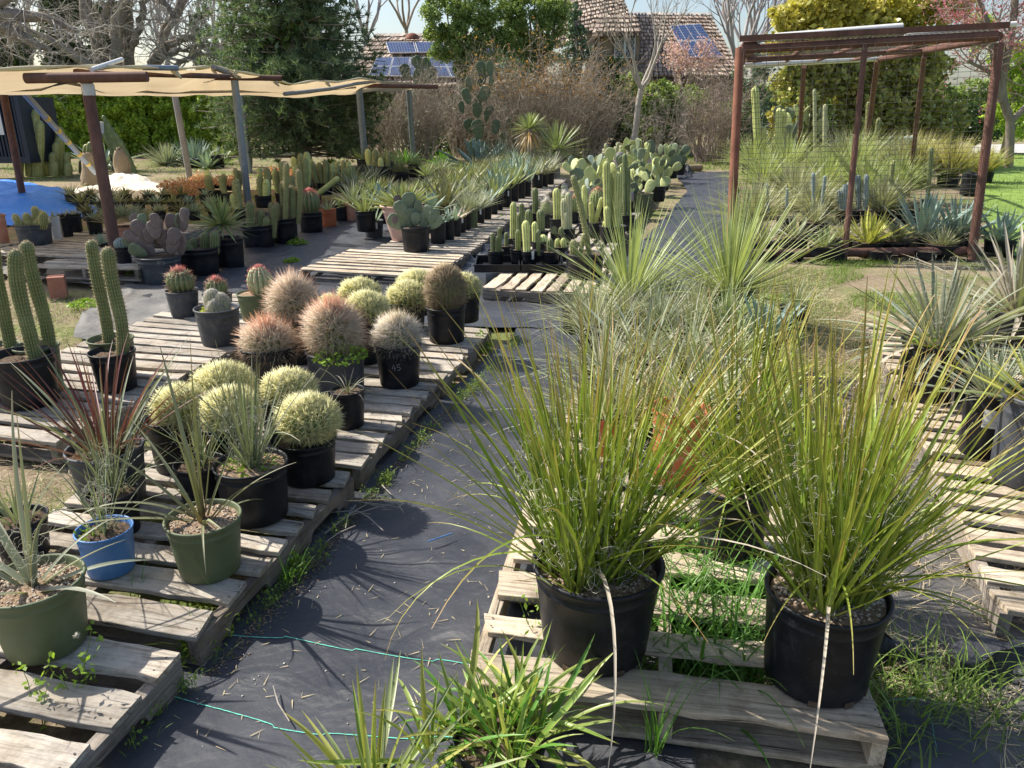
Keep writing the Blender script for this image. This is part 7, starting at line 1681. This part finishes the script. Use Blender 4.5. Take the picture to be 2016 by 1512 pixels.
# ---- ivy clad trunks behind
def leaftree(label, px, Y, blobs, mat, leaf, n, name='ivy_clad_tree', cat='tree', trunk=None, mats=None, tr=.2, top=None):
    rt = thing(name, label, cat, (atY(px, 200, Y).x, Y, 0)); O_ = Vector(rt.location); m = MB()
    tp = top or min(b[1] for b in blobs); H_ = (atY(px, tp, Y) - O_).z
    tube(m, [(0, 0, 0), (.1, 0, H_ * .5), (0, 0, H_)], [tr, tr * .7, tr * .3], 8); 
    for b in blobs[:6]: c = atY(b[0], b[1], Y) - O_; tube(m, [(0, 0, max(.2, c.z * .5)), (c.x * .6, 0, c.z * .8), tuple(c)], [tr * .4, tr * .3, tr * .1], 6)
    m.build('trunk', trunk or BARK, rt)
    tot = sum(b[2] * b[3] for b in blobs); m = MB(); m2 = MB()
    for b in blobs:
        c = atY(b[0], b[1], Y + (b[5] if len(b) > 5 else 0)) - O_; s_ = scl(atY(b[0], b[1], Y)); rx, rz = b[2] * s_, b[3] * s_
        P = cloudpts(c, (rx, rx * .8 if rx < 2 else 1.8, rz), int(n * b[2] * b[3] / tot), .65, max(26, int(rx * rz * 22)), (.34 if rx < 2 else .5 / rx))
        (leafcloud(m2 if (mats and b[4]) else m, P, leaf))
    stuff(m.build('foliage', mat, rt))
    if mats: stuff(m2.build('foliage', mats, rt))
    return rt
leaftree('dark ivy clad tree at the upper left corner of the photo', 10, 36, [(5, 30, 30, 60), (25, 90, 32, 60), (20, 150, 36, 50)], IVY, .15, 16000)
leaftree('dark ivy clad column between the bare grey trunks', 135, 37, [(112, 0, 30, 60), (112, 60, 30, 60), (118, 120, 30, 60), (160, 140, 50, 50), (165, 60, 40, 70), (160, 0, 34, 50)], IVY, .15, 22000)
leaftree('dark ivy clad column just behind the forked grey trunk', 215, 38, [(215, 20, 24, 60), (222, 90, 22, 60), (200, 140, 50, 40)], IVY, .15, 14000)
leaftree('sparse dark conifer behind the bare trunks left of the big pine', 395, 36, [(398, 20, 14, 30), (395, 60, 24, 36), (400, 110, 32, 30)], CYP, .13, 2600, 'thin_conifer')
# dense dark shrubs filling the back
back_ = [('dark evergreen shrub behind the furry cacti, left of the brown brush', 740, 29, [(735, 240, 34, 50), (745, 290, 30, 34), (700, 260, 40, 60)], IVY, 7000), ('green leafy shrub right of the big pine', 745, 29.5, [(745, 215, 26, 24), (770, 240, 26, 30), (720, 200, 30, 30)], VINE, 4200),
         ('dark undergrowth behind the tall prickly pear', 900, 31, [(860, 270, 60, 40), (930, 250, 60, 60), (990, 270, 50, 40)], IVY, 9000), ('dark undergrowth behind the orange skirted yucca', 1100, 31, [(1060, 270, 60, 40), (1130, 270, 60, 44), (1180, 240, 50, 50)], IVY, 9000),
         ('green vine covered shrub at the foot of the pale bare tree', 1260, 31, [(1240, 190, 40, 44), (1300, 200, 44, 36), (1330, 230, 40, 30)], VINE, 4200), ('fresh green shrub in front of the house wall', 1310, 30, [(1290, 200, 40, 40), (1350, 205, 44, 36), (1290, 245, 50, 36), (1340, 250, 44, 30)], VINE, 9000), ('dark green ivy mass right of the tall prickly pear', 1010, 30, [(1000, 170, 40, 50), (1000, 230, 40, 50), (1050, 200, 36, 40)], CYP, 7000), ('dark shrub left of the pale bare tree', 1215, 31.5, [(1205, 170, 26, 60), (1215, 240, 40, 50)], IVY, 5000), ('grey green undergrowth behind the frame left post', 1490, 33, [(1480, 150, 40, 50), (1500, 230, 50, 50), (1540, 270, 60, 36), (1450, 250, 40, 40)], CYP, 9000), ('green bush behind the pink blossom tree', 1380, 32, [(1370, 215, 50, 34), (1430, 230, 40, 34)], VINE, 3600)]
for (lb, px, Y_, bl, mt, n) in back_: leaftree(lb, px, Y_, bl, mt, .14, n, 'background_shrub', 'shrub', tr=.08)
# far belts of trees so no bare horizon shows
for k, (x0, x1, h_, lb, mt) in enumerate(((-60, -30, 4.0, 'far hedge belt beyond the left trees', IVY), (-30, -14, 3.2, 'far hedge belt behind the bright hedge', IVY), (-14, 8, 2.6, 'far hedge belt behind the brown brush', IVY), (14, 34, 3.2, 'far hedge belt beyond the lawn', VINE), (34, 62, 4.5, 'far hedge belt at the far right', IVY))):
    hedge(lb, x0, x1, 50 + k, h_, 9000, mt, .28, .8, 'far_hedge', 2)
def brush(label, px, Y, wpx, ytop, n, mat, tipmat=None, tn=0, tsz=.1, name='bare_shrub'):
    rt = thing(name, label, 'shrub', (atY(px, 300, Y).x, Y, 0)); O_ = Vector(rt.location); s_ = scl(atY(px, 250, Y)); Wd = wpx * s_ / 2; H_ = atY(px, ytop, Y).z; m = MB(); tips = []
    base = RG.uniform(-.55, .55, n) * Wd; ang = base / Wd * .55 + RG.normal(0, .22, n); P = np.stack([base, RG.uniform(-.5, .5, n), np.zeros(n)], -1)
    L = H_ * RG.uniform(.55, 1.08, n); d = np.stack([np.sin(ang), RG.normal(0, .2, n), np.cos(ang)], -1); seg = 7; r = .020
    for k in range(seg):
        Q = P + d * (L / seg)[:, None]; r2 = r * .8; sticks(m, P, Q, r, r2, 3)
        d = d + RG.normal(0, .13, d.shape); d /= np.linalg.norm(d, axis=1, keepdims=True)
        if k >= 1:
            for _ in range(3):
                d2 = d + RG.normal(0, .55, d.shape); d2 /= np.linalg.norm(d2, axis=1, keepdims=True); ln = (L / seg * RG.uniform(.6, 1.6, n))[:, None]; M_ = Q + d2 * ln * .5; d3 = d2 + RG.normal(0, .3, d.shape); E_ = M_ + d3 * ln * .6
                sticks(m, Q, M_, r * .5, r * .38, 3); sticks(m, M_, E_, r * .38, .004, 3); F_ = M_ + (d2 + RG.normal(0, .7, d.shape)) * ln * .5; sticks(m, M_, F_, .006, .003, 3); tips.append(E_); tips.append(F_)
        P = Q; r = r2
    stuff(m.build('stems', mat, rt))
    if tipmat:
        T = np.concatenate(tips); T = T[T[:, 2] > H_ * .6]; T = T[RG.integers(0, len(T), tn)] + RG.normal(0, .06, (tn, 3)); m = MB(); leafcloud(m, T, tsz); stuff(m.build('flower_heads', tipmat, rt))
    return rt
brush('tangled bare brown brush under the solar roof, left of the tall prickly pear', 800, 27.5, 190, 138, 110, TWIGB)
brush('tangled bare brown brush behind the tall prickly pear', 930, 29, 160, 140, 80, TWIGB)
brush('orange brown topped brush right of the tall prickly pear', 1060, 27, 220, 100, 120, TWIGB, ORTIP, 1500, .09)
brush('brown brush with a few orange tips behind the yuccas', 1150, 28, 160, 125, 90, TWIGB, ORTIP, 500, .08)
brush('upright bare reddish shrub left of the rusty frame', 1400, 26, 110, 130, 70, TWIGR)
brush('low bare brush beside the tree stump', 1310, 29.5, 120, 190, 60, TWIG)
# tall prickly pear tree
p = inground('prickly_pear_tree', 'tall dark prickly pear tree growing in front of the brown brush', 'prickly pear', 935, 318)
for (bx, by, sz, az, ln, rl) in ((930, 318, 60, 0, 0, .1), (950, 320, 60, .2, 0, -.1), (945, 275, 56, .3, 0, -.2), (985, 290, 44, .1, 0, .35), (928, 262, 40, .2, 0, -.3), (940, 232, 42, .3, 0, 0), (958, 240, 40, 1.0, 0, .2), (925, 205, 44, .2, 0, -.35), (942, 208, 40, .5, 0, .1), (952, 200, 42, .2, 0, .2), (930, 178, 38, .6, 0, -.35), (948, 172, 40, .2, 0, .05), (948, 150, 40, .3, 0, -.1), (965, 170, 28, .5, 0, .3), (960, 228, 30, .2, 0, .4), (965, 150, 40, .5, 0, .0), (1000, 262, 40, .4, 0, .2), (912, 225, 36, .8, 0, -.2), (975, 265, 40, .4, 0, .1)):
    L = p['loc'](bx, by); pad(p, Vector((L.x, random.uniform(-.3, .3), L.z)), sz * .68 * p['s'], az, ln, rl, PADD if random.random() < .8 else PADG)
p = inground('prickly_pear_tree', 'second tall prickly pear in front of the solar panels', 'prickly pear', 825, 300)
for (bx, by, sz) in ((820, 170, 34), (840, 165, 34), (805, 158, 30), (832, 140, 30), (845, 140, 26), (820, 200, 36), (835, 230, 40), (828, 270, 44), (830, 310, 50)): L = p['loc'](bx, by); pad(p, Vector((L.x, random.uniform(-.2, .2), L.z)), sz * p['s'], random.gauss(0, .4), 0, random.gauss(0, .3), PADD)
# green vine trees in front of the house
leaftree('fresh green leafy tree in front of the solar roof', 905, 32, [(880, 30, 44, 44, 0), (920, 60, 44, 40, 0), (950, 20, 44, 44, 0), (905, 110, 40, 40, 0), (930, 150, 34, 30, 0), (985, 50, 40, 44, 0), (880, -10, 40, 30, 0), (960, 100, 40, 40, 0), (865, 80, 30, 40, 0)], VINE, .11, 30000, 'green_vine_tree')
leaftree('fresh green leafy tree left of the blue green conifer', 1060, 32.5, [(1040, 20, 46, 40, 0), (1010, 80, 40, 40, 0), (1020, 130, 40, 30, 0), (1080, 50, 40, 44, 0), (1050, 90, 30, 30, 0), (1100, 20, 30, 26, 0), (1075, 110, 26, 20, 0), (1010, 20, 26, 30, 0)], VINE, .11, 24000, 'green_vine_tree')
leaftree('slim blue green conifer in front of the half timbered house', 1130, 31, [(1133, 40, 14, 36, 0), (1138, 80, 20, 36, 0), (1128, 115, 28, 30, 0), (1150, 100, 16, 26, 0), (1125, 145, 26, 20, 0)], CYP, .10, 6500, 'slim_conifer')
# pale bare tree in front of the house
def bare(label, px, Y, base_y, fork, r, depth, L, mat, name='bare_tree', n=5, tw_d=None, blossoms=None, bn=0, bs=.08, up=.12, tr=None):
    rt = thing(name, label, 'tree', (atY(px, 300, Y).x, Y, 0)); O_ = Vector(rt.location); m = MB(); tw = MB(); tips = []
    Fk = atY(fork[0], fork[1], Y) - O_; tube(m, [(0, 0, 0), (Fk.x * .3 + .1, 0, Fk.z * .4), (Fk.x * .8, 0, Fk.z * .8), tuple(Fk)], [r * 1.25, r, r * .9, r * .8], 10); m.build('trunk', tr or mat, rt)
    for k in range(n):
        a = (k + .5) / n * 2 - 1; grow(tw, Fk, (a * .75, random.gauss(0, .35), .9), L, r * .55, depth, .14, (2, 3), .45, .74, up, tips=tips)
    stuff(tw.build('branches', mat, rt))
    if blossoms:
        T = np.array([tuple(x) for x in tips]); T = T[RG.integers(0, len(T), bn)] + RG.normal(0, .07, (bn, 3)); m = MB(); leafcloud(m, T, bs); stuff(m.build('blossoms', blossoms, rt))
PALET = plain('pale_bark', (.36, .32, .27), (.48, .44, .38), 7, .9, .5, 30, var=.1)
bare('pale grey bare tree in front of the half timbered house', 1238, 27, 250, (1262, 175), .11, 3, 1.5, PALET, n=4, up=.14)
bare('pink blossoming tree between the house and the rusty frame', 1345, 31, 280, (1345, 205), .1, 3, .95, TWIGR, 'blossom_tree', 5, blossoms=BLOSS, bn=2400, bs=.085, up=.04)
bare('grey bare tree filling the sky left of the golden shrub', 1450, 36, 200, (1455, 130), .2, 4, 1.9, FAINT, n=6)
bare('bare dark twigged tree standing against the sky behind the solar roof', 790, 48, 60, (800, 60), .14, 3, 2.4, TWIGB, n=5, up=.1)
bare('distant bare tree right of the house roof', 1490, 48, 100, (1480, 110), .2, 4, 2.6, FAINT, n=6)
bare('distant bare tree in the sky gap between the pine and the house', 725, 60, 60, (720, 80), .2, 4, 2.9, FAINT, n=6)
for k, (px, Y_) in enumerate(((60, 60), (330, 62), (440, 64))): bare('faint distant bare tree %s' % ('at the upper left corner', 'in the sky gap right of the forked trunks', 'in the sky gap left of the big pine')[k], px, Y_, 60, (px, 120), .25, 4, 3.4, FAINT, n=6)
# golden shrub
bl = []
for k in range(60):
    px = random.uniform(1545, 1870); py = random.uniform(-30, 285); 
    bl.append((px, py, random.uniform(34, 52), random.uniform(26, 40), 1 if (py > 95 and random.random() < .85) else 0, random.uniform(-1.2, .6)))
bl += [(1560, 30, 44, 30, 0, -1), (1620, 10, 50, 34, 0, -1.2), (1545, 90, 36, 30, 0, -1), (1600, 80, 44, 34, 0, -.8), (1680, 30, 44, 34, 0, -.8), (1560, 170, 36, 40, 1, -.6), (1850, 240, 50, 40, 1, -.8), (1780, 180, 50, 50, 1, -.9)]
leaftree('huge golden yellow and green leaved shrub behind the rusty frame', 1700, 25, bl, GOLDL, .20, 46000, 'golden_shrub', 'shrub', mats=GOLDG, tr=.15, top=60)
# redbud at the right
rt = thing('redbud_tree', 'grey trunked tree with pink flower clusters at the right edge', 'tree', (atY(1985, 300, 19).x, 19, 0)); O = Vector(rt.location); m = MB(); tw = MB(); tips = []
for pts, ra, rb in (([(1985, 330), (1990, 240), (1975, 200), (1972, 160), (1985, 100), (1998, 20), (2000, -60)], .105, .07), ([(1972, 170), (1945, 140), (1905, 120)], .06, .03), ([(1985, 120), (1960, 90), (1935, 60)], .05, .03), ([(1990, 240), (2030, 200), (2060, 100)], .08, .05), ([(1972, 200), (1960, 150), (1950, 60), (1920, -20)], .09, .04)):
    Q = [atY(x, y, 19) - O for x, y in pts]; d = np.linspace(0, len(Q) - 1, 12); Q = np.stack([np.interp(d, range(len(Q)), [v_[c] for v_ in Q]) for c in range(3)], -1); tube(m, Q, np.linspace(ra, rb, 12), 9, cap=False)
    for j in range(5, 12):
        for _ in range(2): grow(tw, Q[j], (random.gauss(-.3, .8), random.gauss(0, .5), random.uniform(0, 1)), random.uniform(.5, .9), .02, 2, .2, (1, 2), .6, .75, .03, tips=tips)
m.build('trunk', BARK, rt); stuff(tw.build('twigs', TWIGR, rt)); T = np.array([tuple(x) for x in tips]); n = 4200; T = T[RG.integers(0, len(T), n)] + RG.normal(0, .05, (n, 3)); m = MB(); leafcloud(m, T, .06); stuff(m.build('blossoms', REDBUD, rt))
leaftree('light green bush behind the redbud at the right edge', 2000, 31, [(1985, 120, 34, 40, 0), (2010, 180, 40, 60, 0), (1960, 230, 34, 36, 0), (2050, 120, 50, 60, 0), (1990, 250, 50, 26, 0), (1930, 60, 30, 40, 0)], HEDGE, .13, 11000, 'light_green_bush', 'shrub')
leaftree('dark leafy shrub at the foot of the golden one near the lawn', 1900, 29, [(1890, 240, 36, 40, 0), (1850, 265, 40, 24, 0), (1930, 255, 34, 28, 0)], IVY, .13, 5000, 'background_shrub', 'shrub', tr=.06)
# big dark yucca mound beyond the prickly pears, agaves before the hedge
for (px, py, hh, n, mt, wd, lb) in ((1255, 296, 62, 190, YUCB, .05, 'large blue green spiky mound beyond the prickly pears'), (330, 325, 62, 120, YUCB, .05, 'large blue green yucca before the hedge, left of the grey pole'), (385, 325, 70, 120, BLUEL, .06, 'large blue green agave like clump just left of the grey pole'), (410, 330, 44, 40, PALEB, .08, 'pinkish pale agave before the hedge between the poles'), (430, 322, 50, 20, YUCG, .12, 'pale striped tall agave in a black pot near the pine'), (560, 0, 0, 0, None, 0, ''), (235, 335, 36, 24, PALEB, .08, 'small agave in a dark pot behind the burlap cylinder'), (205, 330, 80, 10, PALEB, .12, 'tall narrow agave behind the rusty post'),
        (770, 330, 44, 90, DASY, .03, 'grassy tuft under the brown brush, by the galvanised pole'), (800, 322, 40, 60, LUSH, .04, 'green strap leaves at the foot of the brown brush'), (870, 325, 40, 60, LUSH, .05, 'green strap leaves below the tall prickly pear'), (650, 330, 30, 40, WEED, .03, 'bright weeds at the foot of the big pine'), (1450, 300, 50, 90, TANG, .03, 'dry grassy clump beside the left post of the frame')):
    if not n: continue
    p = inground('spiky_plant', lb, 'spiky plant', px, py); rosette(p, n, hh * p['s'] * 1.05, wd * 1.4, mt, 'grass' if n > 50 else 'agave', (.02, 1.3), (0, .4), .12, obj=False, segs=5)
for (cx, yb, w_, yr, lb) in ((430, 330, 28, 306, 'black pot of the pale striped tall agave near the pine'), (485, 328, 28, 292, 'square black pot standing by the second galvanised pole'), (232, 335, 22, 305, 'dark pot behind the burlap cylinder'), (380, 330, 40, 314, 'low black tub with a white tag before the hedge')): pot('nursery_pot', lb, 'plant pot', cx, yb, w_, yr, 0, POTK, .86)
# big columnar cactus cluster before the hedge
p = inground('column_cactus_clump', 'big clump of grey green column cacti before the hedge next to the container', 'cactus clump', 105, 345)
for (bx, by, tx, ty, r_) in ((60, 335, 54, 222, 4.5), (68, 340, 64, 245, 5), (75, 340, 75, 228, 5.5), (85, 342, 83, 215, 5.5), (92, 345, 92, 236, 6), (98, 345, 97, 250, 6), (62, 345, 60, 270, 5), (72, 348, 70, 275, 5.5), (84, 348, 82, 282, 5.5), (105, 345, 106, 270, 5), (112, 345, 112, 280, 5), (120, 345, 118, 298, 5), (130, 345, 132, 300, 5), (140, 342, 142, 312, 5), (90, 350, 90, 312, 5), (102, 352, 98, 318, 5), (150, 345, 152, 285, 5), (160, 345, 162, 280, 5), (172, 345, 172, 290, 5), (125, 350, 122, 315, 5), (110, 352, 108, 325, 5), (150, 350, 148, 318, 5), (78, 352, 78, 320, 5)):
    A = p['loc'](bx, by); Bq = p['loc'](tx, ty); yy = random.uniform(-.6, .6); column(p, [(A.x, yy, 0), ((A.x + Bq.x) / 2, yy, Bq.z * .5), (Bq.x, yy, Bq.z)], r_ * p['s'] * 1.45, COLIVE, None, 10, .2, per=3)
C = p['loc'](200, 345)
for k in range(7): column(p, [(C.x + .2 + k * .08, .5, 0), (C.x + .1 + .06 * k, .5, .7), (C.x - .1 + k * .08, .5, 1.5 - abs(k - 2) * .15)], .06, CDARK, None, 10, .3, per=3)

# ------------------------------------------------------------------ house
SHK = leafmat('roof_shake', (.38, .30, .23), (.46, .37, .29), (.54, .45, .36), (.27, .20, .16), .4, 0, .9)
PLAS = plain('tan_plaster', (.24, .19, .14), (.32, .26, .195), 3, .9, .3)
TIMB = plain('dark_timber', (.10, .075, .06), (.16, .12, .09), 9, .85, .4)
HS = thing('house', 'half timbered house with rough shake roofs and solar panels behind the trees', 'house', (atY(1100, 200, 39).x, 39, 0)); O = Vector(HS.location)
def roof(el, er, rr, rl, Ye, Yr, nr, nc, thick=.08):
    a, b, c, d = [atY(x, y, Y_) - O for (x, y), Y_ in ((el, Ye), (er, Ye), (rr, Yr), (rl, Yr))]
    N = (b - a).cross(d - a).normalized(); N = N if N.z > 0 else -N
    m = MB(); m.add([tuple(v_ - N * .12) for v_ in (a, b, c, d)], [(0, 1, 2, 3)]); o = m.build('roof_deck', TIMB, HS); 
    V = []; F = []; rr_ = []
    m = MB(); q0 = 0
    for i_ in range(nr):
        f0, f1 = i_ / nr, min(1, (i_ + 1.25) / nr); L0, R0 = a.lerp(d, f0), b.lerp(c, f0); L1, R1 = a.lerp(d, f1), b.lerp(c, f1); cuts = [0]
        while cuts[-1] < 1: cuts.append(min(1, cuts[-1] + random.uniform(.5, 1.5) / nc))
        for u0, u1 in zip(cuts[:-1], cuts[1:]):
            j = random.uniform(-.15, .1) / nr; lift = random.uniform(.05, .12); g_ = .12 * (u1 - u0)
            p0 = L0.lerp(R0, u0 + g_) + (L0 - L1) * j * 2 + N * lift; p1 = L0.lerp(R0, u1 - g_) + (L0 - L1) * j * 2 + N * lift; p2 = L1.lerp(R1, u1 - g_) + N * .01; p3 = L1.lerp(R1, u0 + g_) + N * .01
            V += [p0, p1, p2, p3, p0 - N * thick, p1 - N * thick]; F += [(q0, q0 + 1, q0 + 2, q0 + 3), (q0 + 4, q0 + 5, q0 + 1, q0)]; q0 += 6; rr_ += [random.random()] * 6
    uv = np.tile([[0, 0], [1, 0], [1, 1], [0, 1], [0, 0], [1, 0]], (len(V) // 6, 1)); m.add([tuple(v_) for v_ in V], F, uv, rr_)
    o = m.build('roof_shingles', SHK, HS, False); stuff(o); return a, N
def onplane(px, py, pt, N, off):
    d = Vector(ray(px, py)); c = Vector((0, 0, CAMZ)) - O; P0_ = pt + N * off; t_ = (P0_ - c).dot(N) / d.dot(N); return c + d * t_
def panels(cs, nu_, nv_, pt, N):
    """cs corner pixels: bottom-left, bottom-right, top-right, top-left"""
    P = [onplane(x, y, pt, N, .22) for x, y in cs]
    for i_ in range(nu_):
        for j in range(nv_):
            g_ = .02; B = lambda u_, v_: P[0].lerp(P[1], u_).lerp(P[3].lerp(P[2], u_), v_)
            u0, u1, v0, v1 = (i_ + g_) / nu_, (i_ + 1 - g_) / nu_, (j + g_) / nv_, (j + 1 - g_) / nv_
            q_ = [B(u0, v0), B(u1, v0), B(u1, v1), B(u0, v1)]; m = MB(); m.add([tuple(x) for x in q_] + [tuple(x - N * .05) for x in q_], [(0, 1, 2, 3), (4, 5, 1, 0), (5, 6, 2, 1), (6, 7, 3, 2), (7, 4, 0, 3)])
            fr_ = m.build('solar_panel', PVF, HS, False)
            e = .025; q2 = [q_[0].lerp(q_[2], e), q_[1].lerp(q_[3], e), q_[2].lerp(q_[0], e), q_[3].lerp(q_[1], e)]
            m = MB(); uv = []
            m.add([tuple(x + N * .004) for x in q2], [(0, 1, 2, 3)], [(0, 0), (1, 0), (1, 1), (0, 1)]); m.build('solar_cells', PVC_, fr_, False)
PVF = plain('panel_frame', (.6, .62, .65), (.7, .72, .74), 9, .4, metal=.5)
t = NT('solar_cell'); uv_ = t.n('UVMap'); bk = t.n('TexBrick', offset=0.0); bk.inputs['Scale'].default_value = 1; bk.inputs['Color1'].default_value = (.012, .03, .10, 1); bk.inputs['Color2'].default_value = (.018, .04, .13, 1); bk.inputs['Mortar'].default_value = (.25, .3, .38, 1); bk.inputs['Mortar Size'].default_value = .004; bk.inputs['Brick Width'].default_value = .1; bk.inputs['Row Height'].default_value = .166
t.l(uv_.outputs[0], bk.inputs['Vector']); t.l(bk.outputs['Color'], t.b.inputs[0]); t.b.inputs['Roughness'].default_value = .22; t.b.inputs['Specular IOR Level'].default_value = .8; PVC_ = t.m
aL, NL = roof((640, 186), (1080, 160), (1070, 64), (742, 66), 37.5, 43, 13, 50)
panels([(724, 148), (930, 152), (905, 112), (742, 112)], 5, 2, aL, NL)
panels([(765, 104), (878, 102), (873, 82), (758, 82)], 2, 1, aL, NL)
panels([(958, 108), (1020, 108), (1000, 72), (952, 72)], 2, 1, aL, NL)
aR, NR_ = roof((1235, 152), (1462, 150), (1398, 26), (1240, 24), 36, 41, 17, 30)
panels([(1352, 113), (1424, 112), (1378, 46), (1318, 50)], 4, 2, aR, NR_)
aU, NU = roof((1092, 92), (1248, 48), (1205, -60), (1100, -60), 37.0, 41.5, 18, 22)
roof((1165, 66), (1262, 64), (1250, 30), (1180, 30), 35.8, 37.5, 4, 10)
m = MB(); m2 = MB()
def wall(x0, x1, y0, y1, Y_, mat, name, th=.2):
    A = atY(x0, y0, Y_) - O; B = atY(x1, y1, Y_) - O; m = MB(); box(m, A.x, B.x, A.y, A.y + th, min(A.z, B.z), max(A.z, B.z)); return m.build(name, mat, HS, False)
wall(1150, 1262, 215, 60, 36.4, PLAS, 'wall'); wall(1245, 1450, 215, 150, 37.6, PLAS, 'wall'); wall(650, 1160, 215, 165, 39, PLAS, 'wall')
for x in (1168, 1180, 1203, 1256): wall(x, x + 6, 170, 60, 36.36, TIMB, 'timber_post', .03)
wall(1150, 1262, 122, 117, 36.3, TIMB, 'timber_beam', .05); wall(1150, 1262, 66, 60, 36.3, TIMB, 'timber_beam', .05)
wf = wall(1209, 1252, 114, 64, 36.33, WHITE, 'window', .05)
for (x0, x1) in ((1211, 1229), (1232, 1250)):
    A = atY(x0, 112, 36.31) - O; B = atY(x1, 66, 36.31) - O; m = MB(); m.add([(A.x, A.y, A.z), (B.x, A.y, A.z), (B.x, A.y, B.z), (A.x, A.y, B.z)], [(0, 1, 2, 3)]); m.build('window_pane', plain('dark_glass', (.03, .035, .04), (.05, .055, .06), 2, .08), wf, False)
    m = MB(); P0 = []; P1 = []; w__ = B.x - A.x; hh_ = B.z - A.z
    for k in range(-5, 6):
        for sg in (1, -1):
            # diagonal leads clipped to the pane
            pts_ = []
            for tt_ in np.linspace(0, 1, 60):
                z = A.z + hh_ * tt_; x = A.x + w__ * .5 + (k * w__ * .4) + sg * (tt_ - .5) * hh_ * .6
                if A.x <= x <= B.x: pts_.append((x, A.y - .012, z))
            if len(pts_) > 1: P0.append(pts_[0]); P1.append(pts_[-1])
    sticks(m, P0, P1, .008, .008, 3); m.build('window_lead', WHITE, wf)
m = MB(); A = onplane(812, 76, aL, NL, .2); m2 = MB(); an = np.linspace(0, 2 * PI, 14, endpoint=False); lathe(m, [(.35, 0), (.3, .15), (.12, .25), (0, .27)], 14); m.build('roof_vent', RUSTL, HS, loc=tuple(A))
print('objects', len(bpy.data.objects), 'tris', sum(sum(len(pp.vertices) - 2 for pp in []) for _ in [0]))
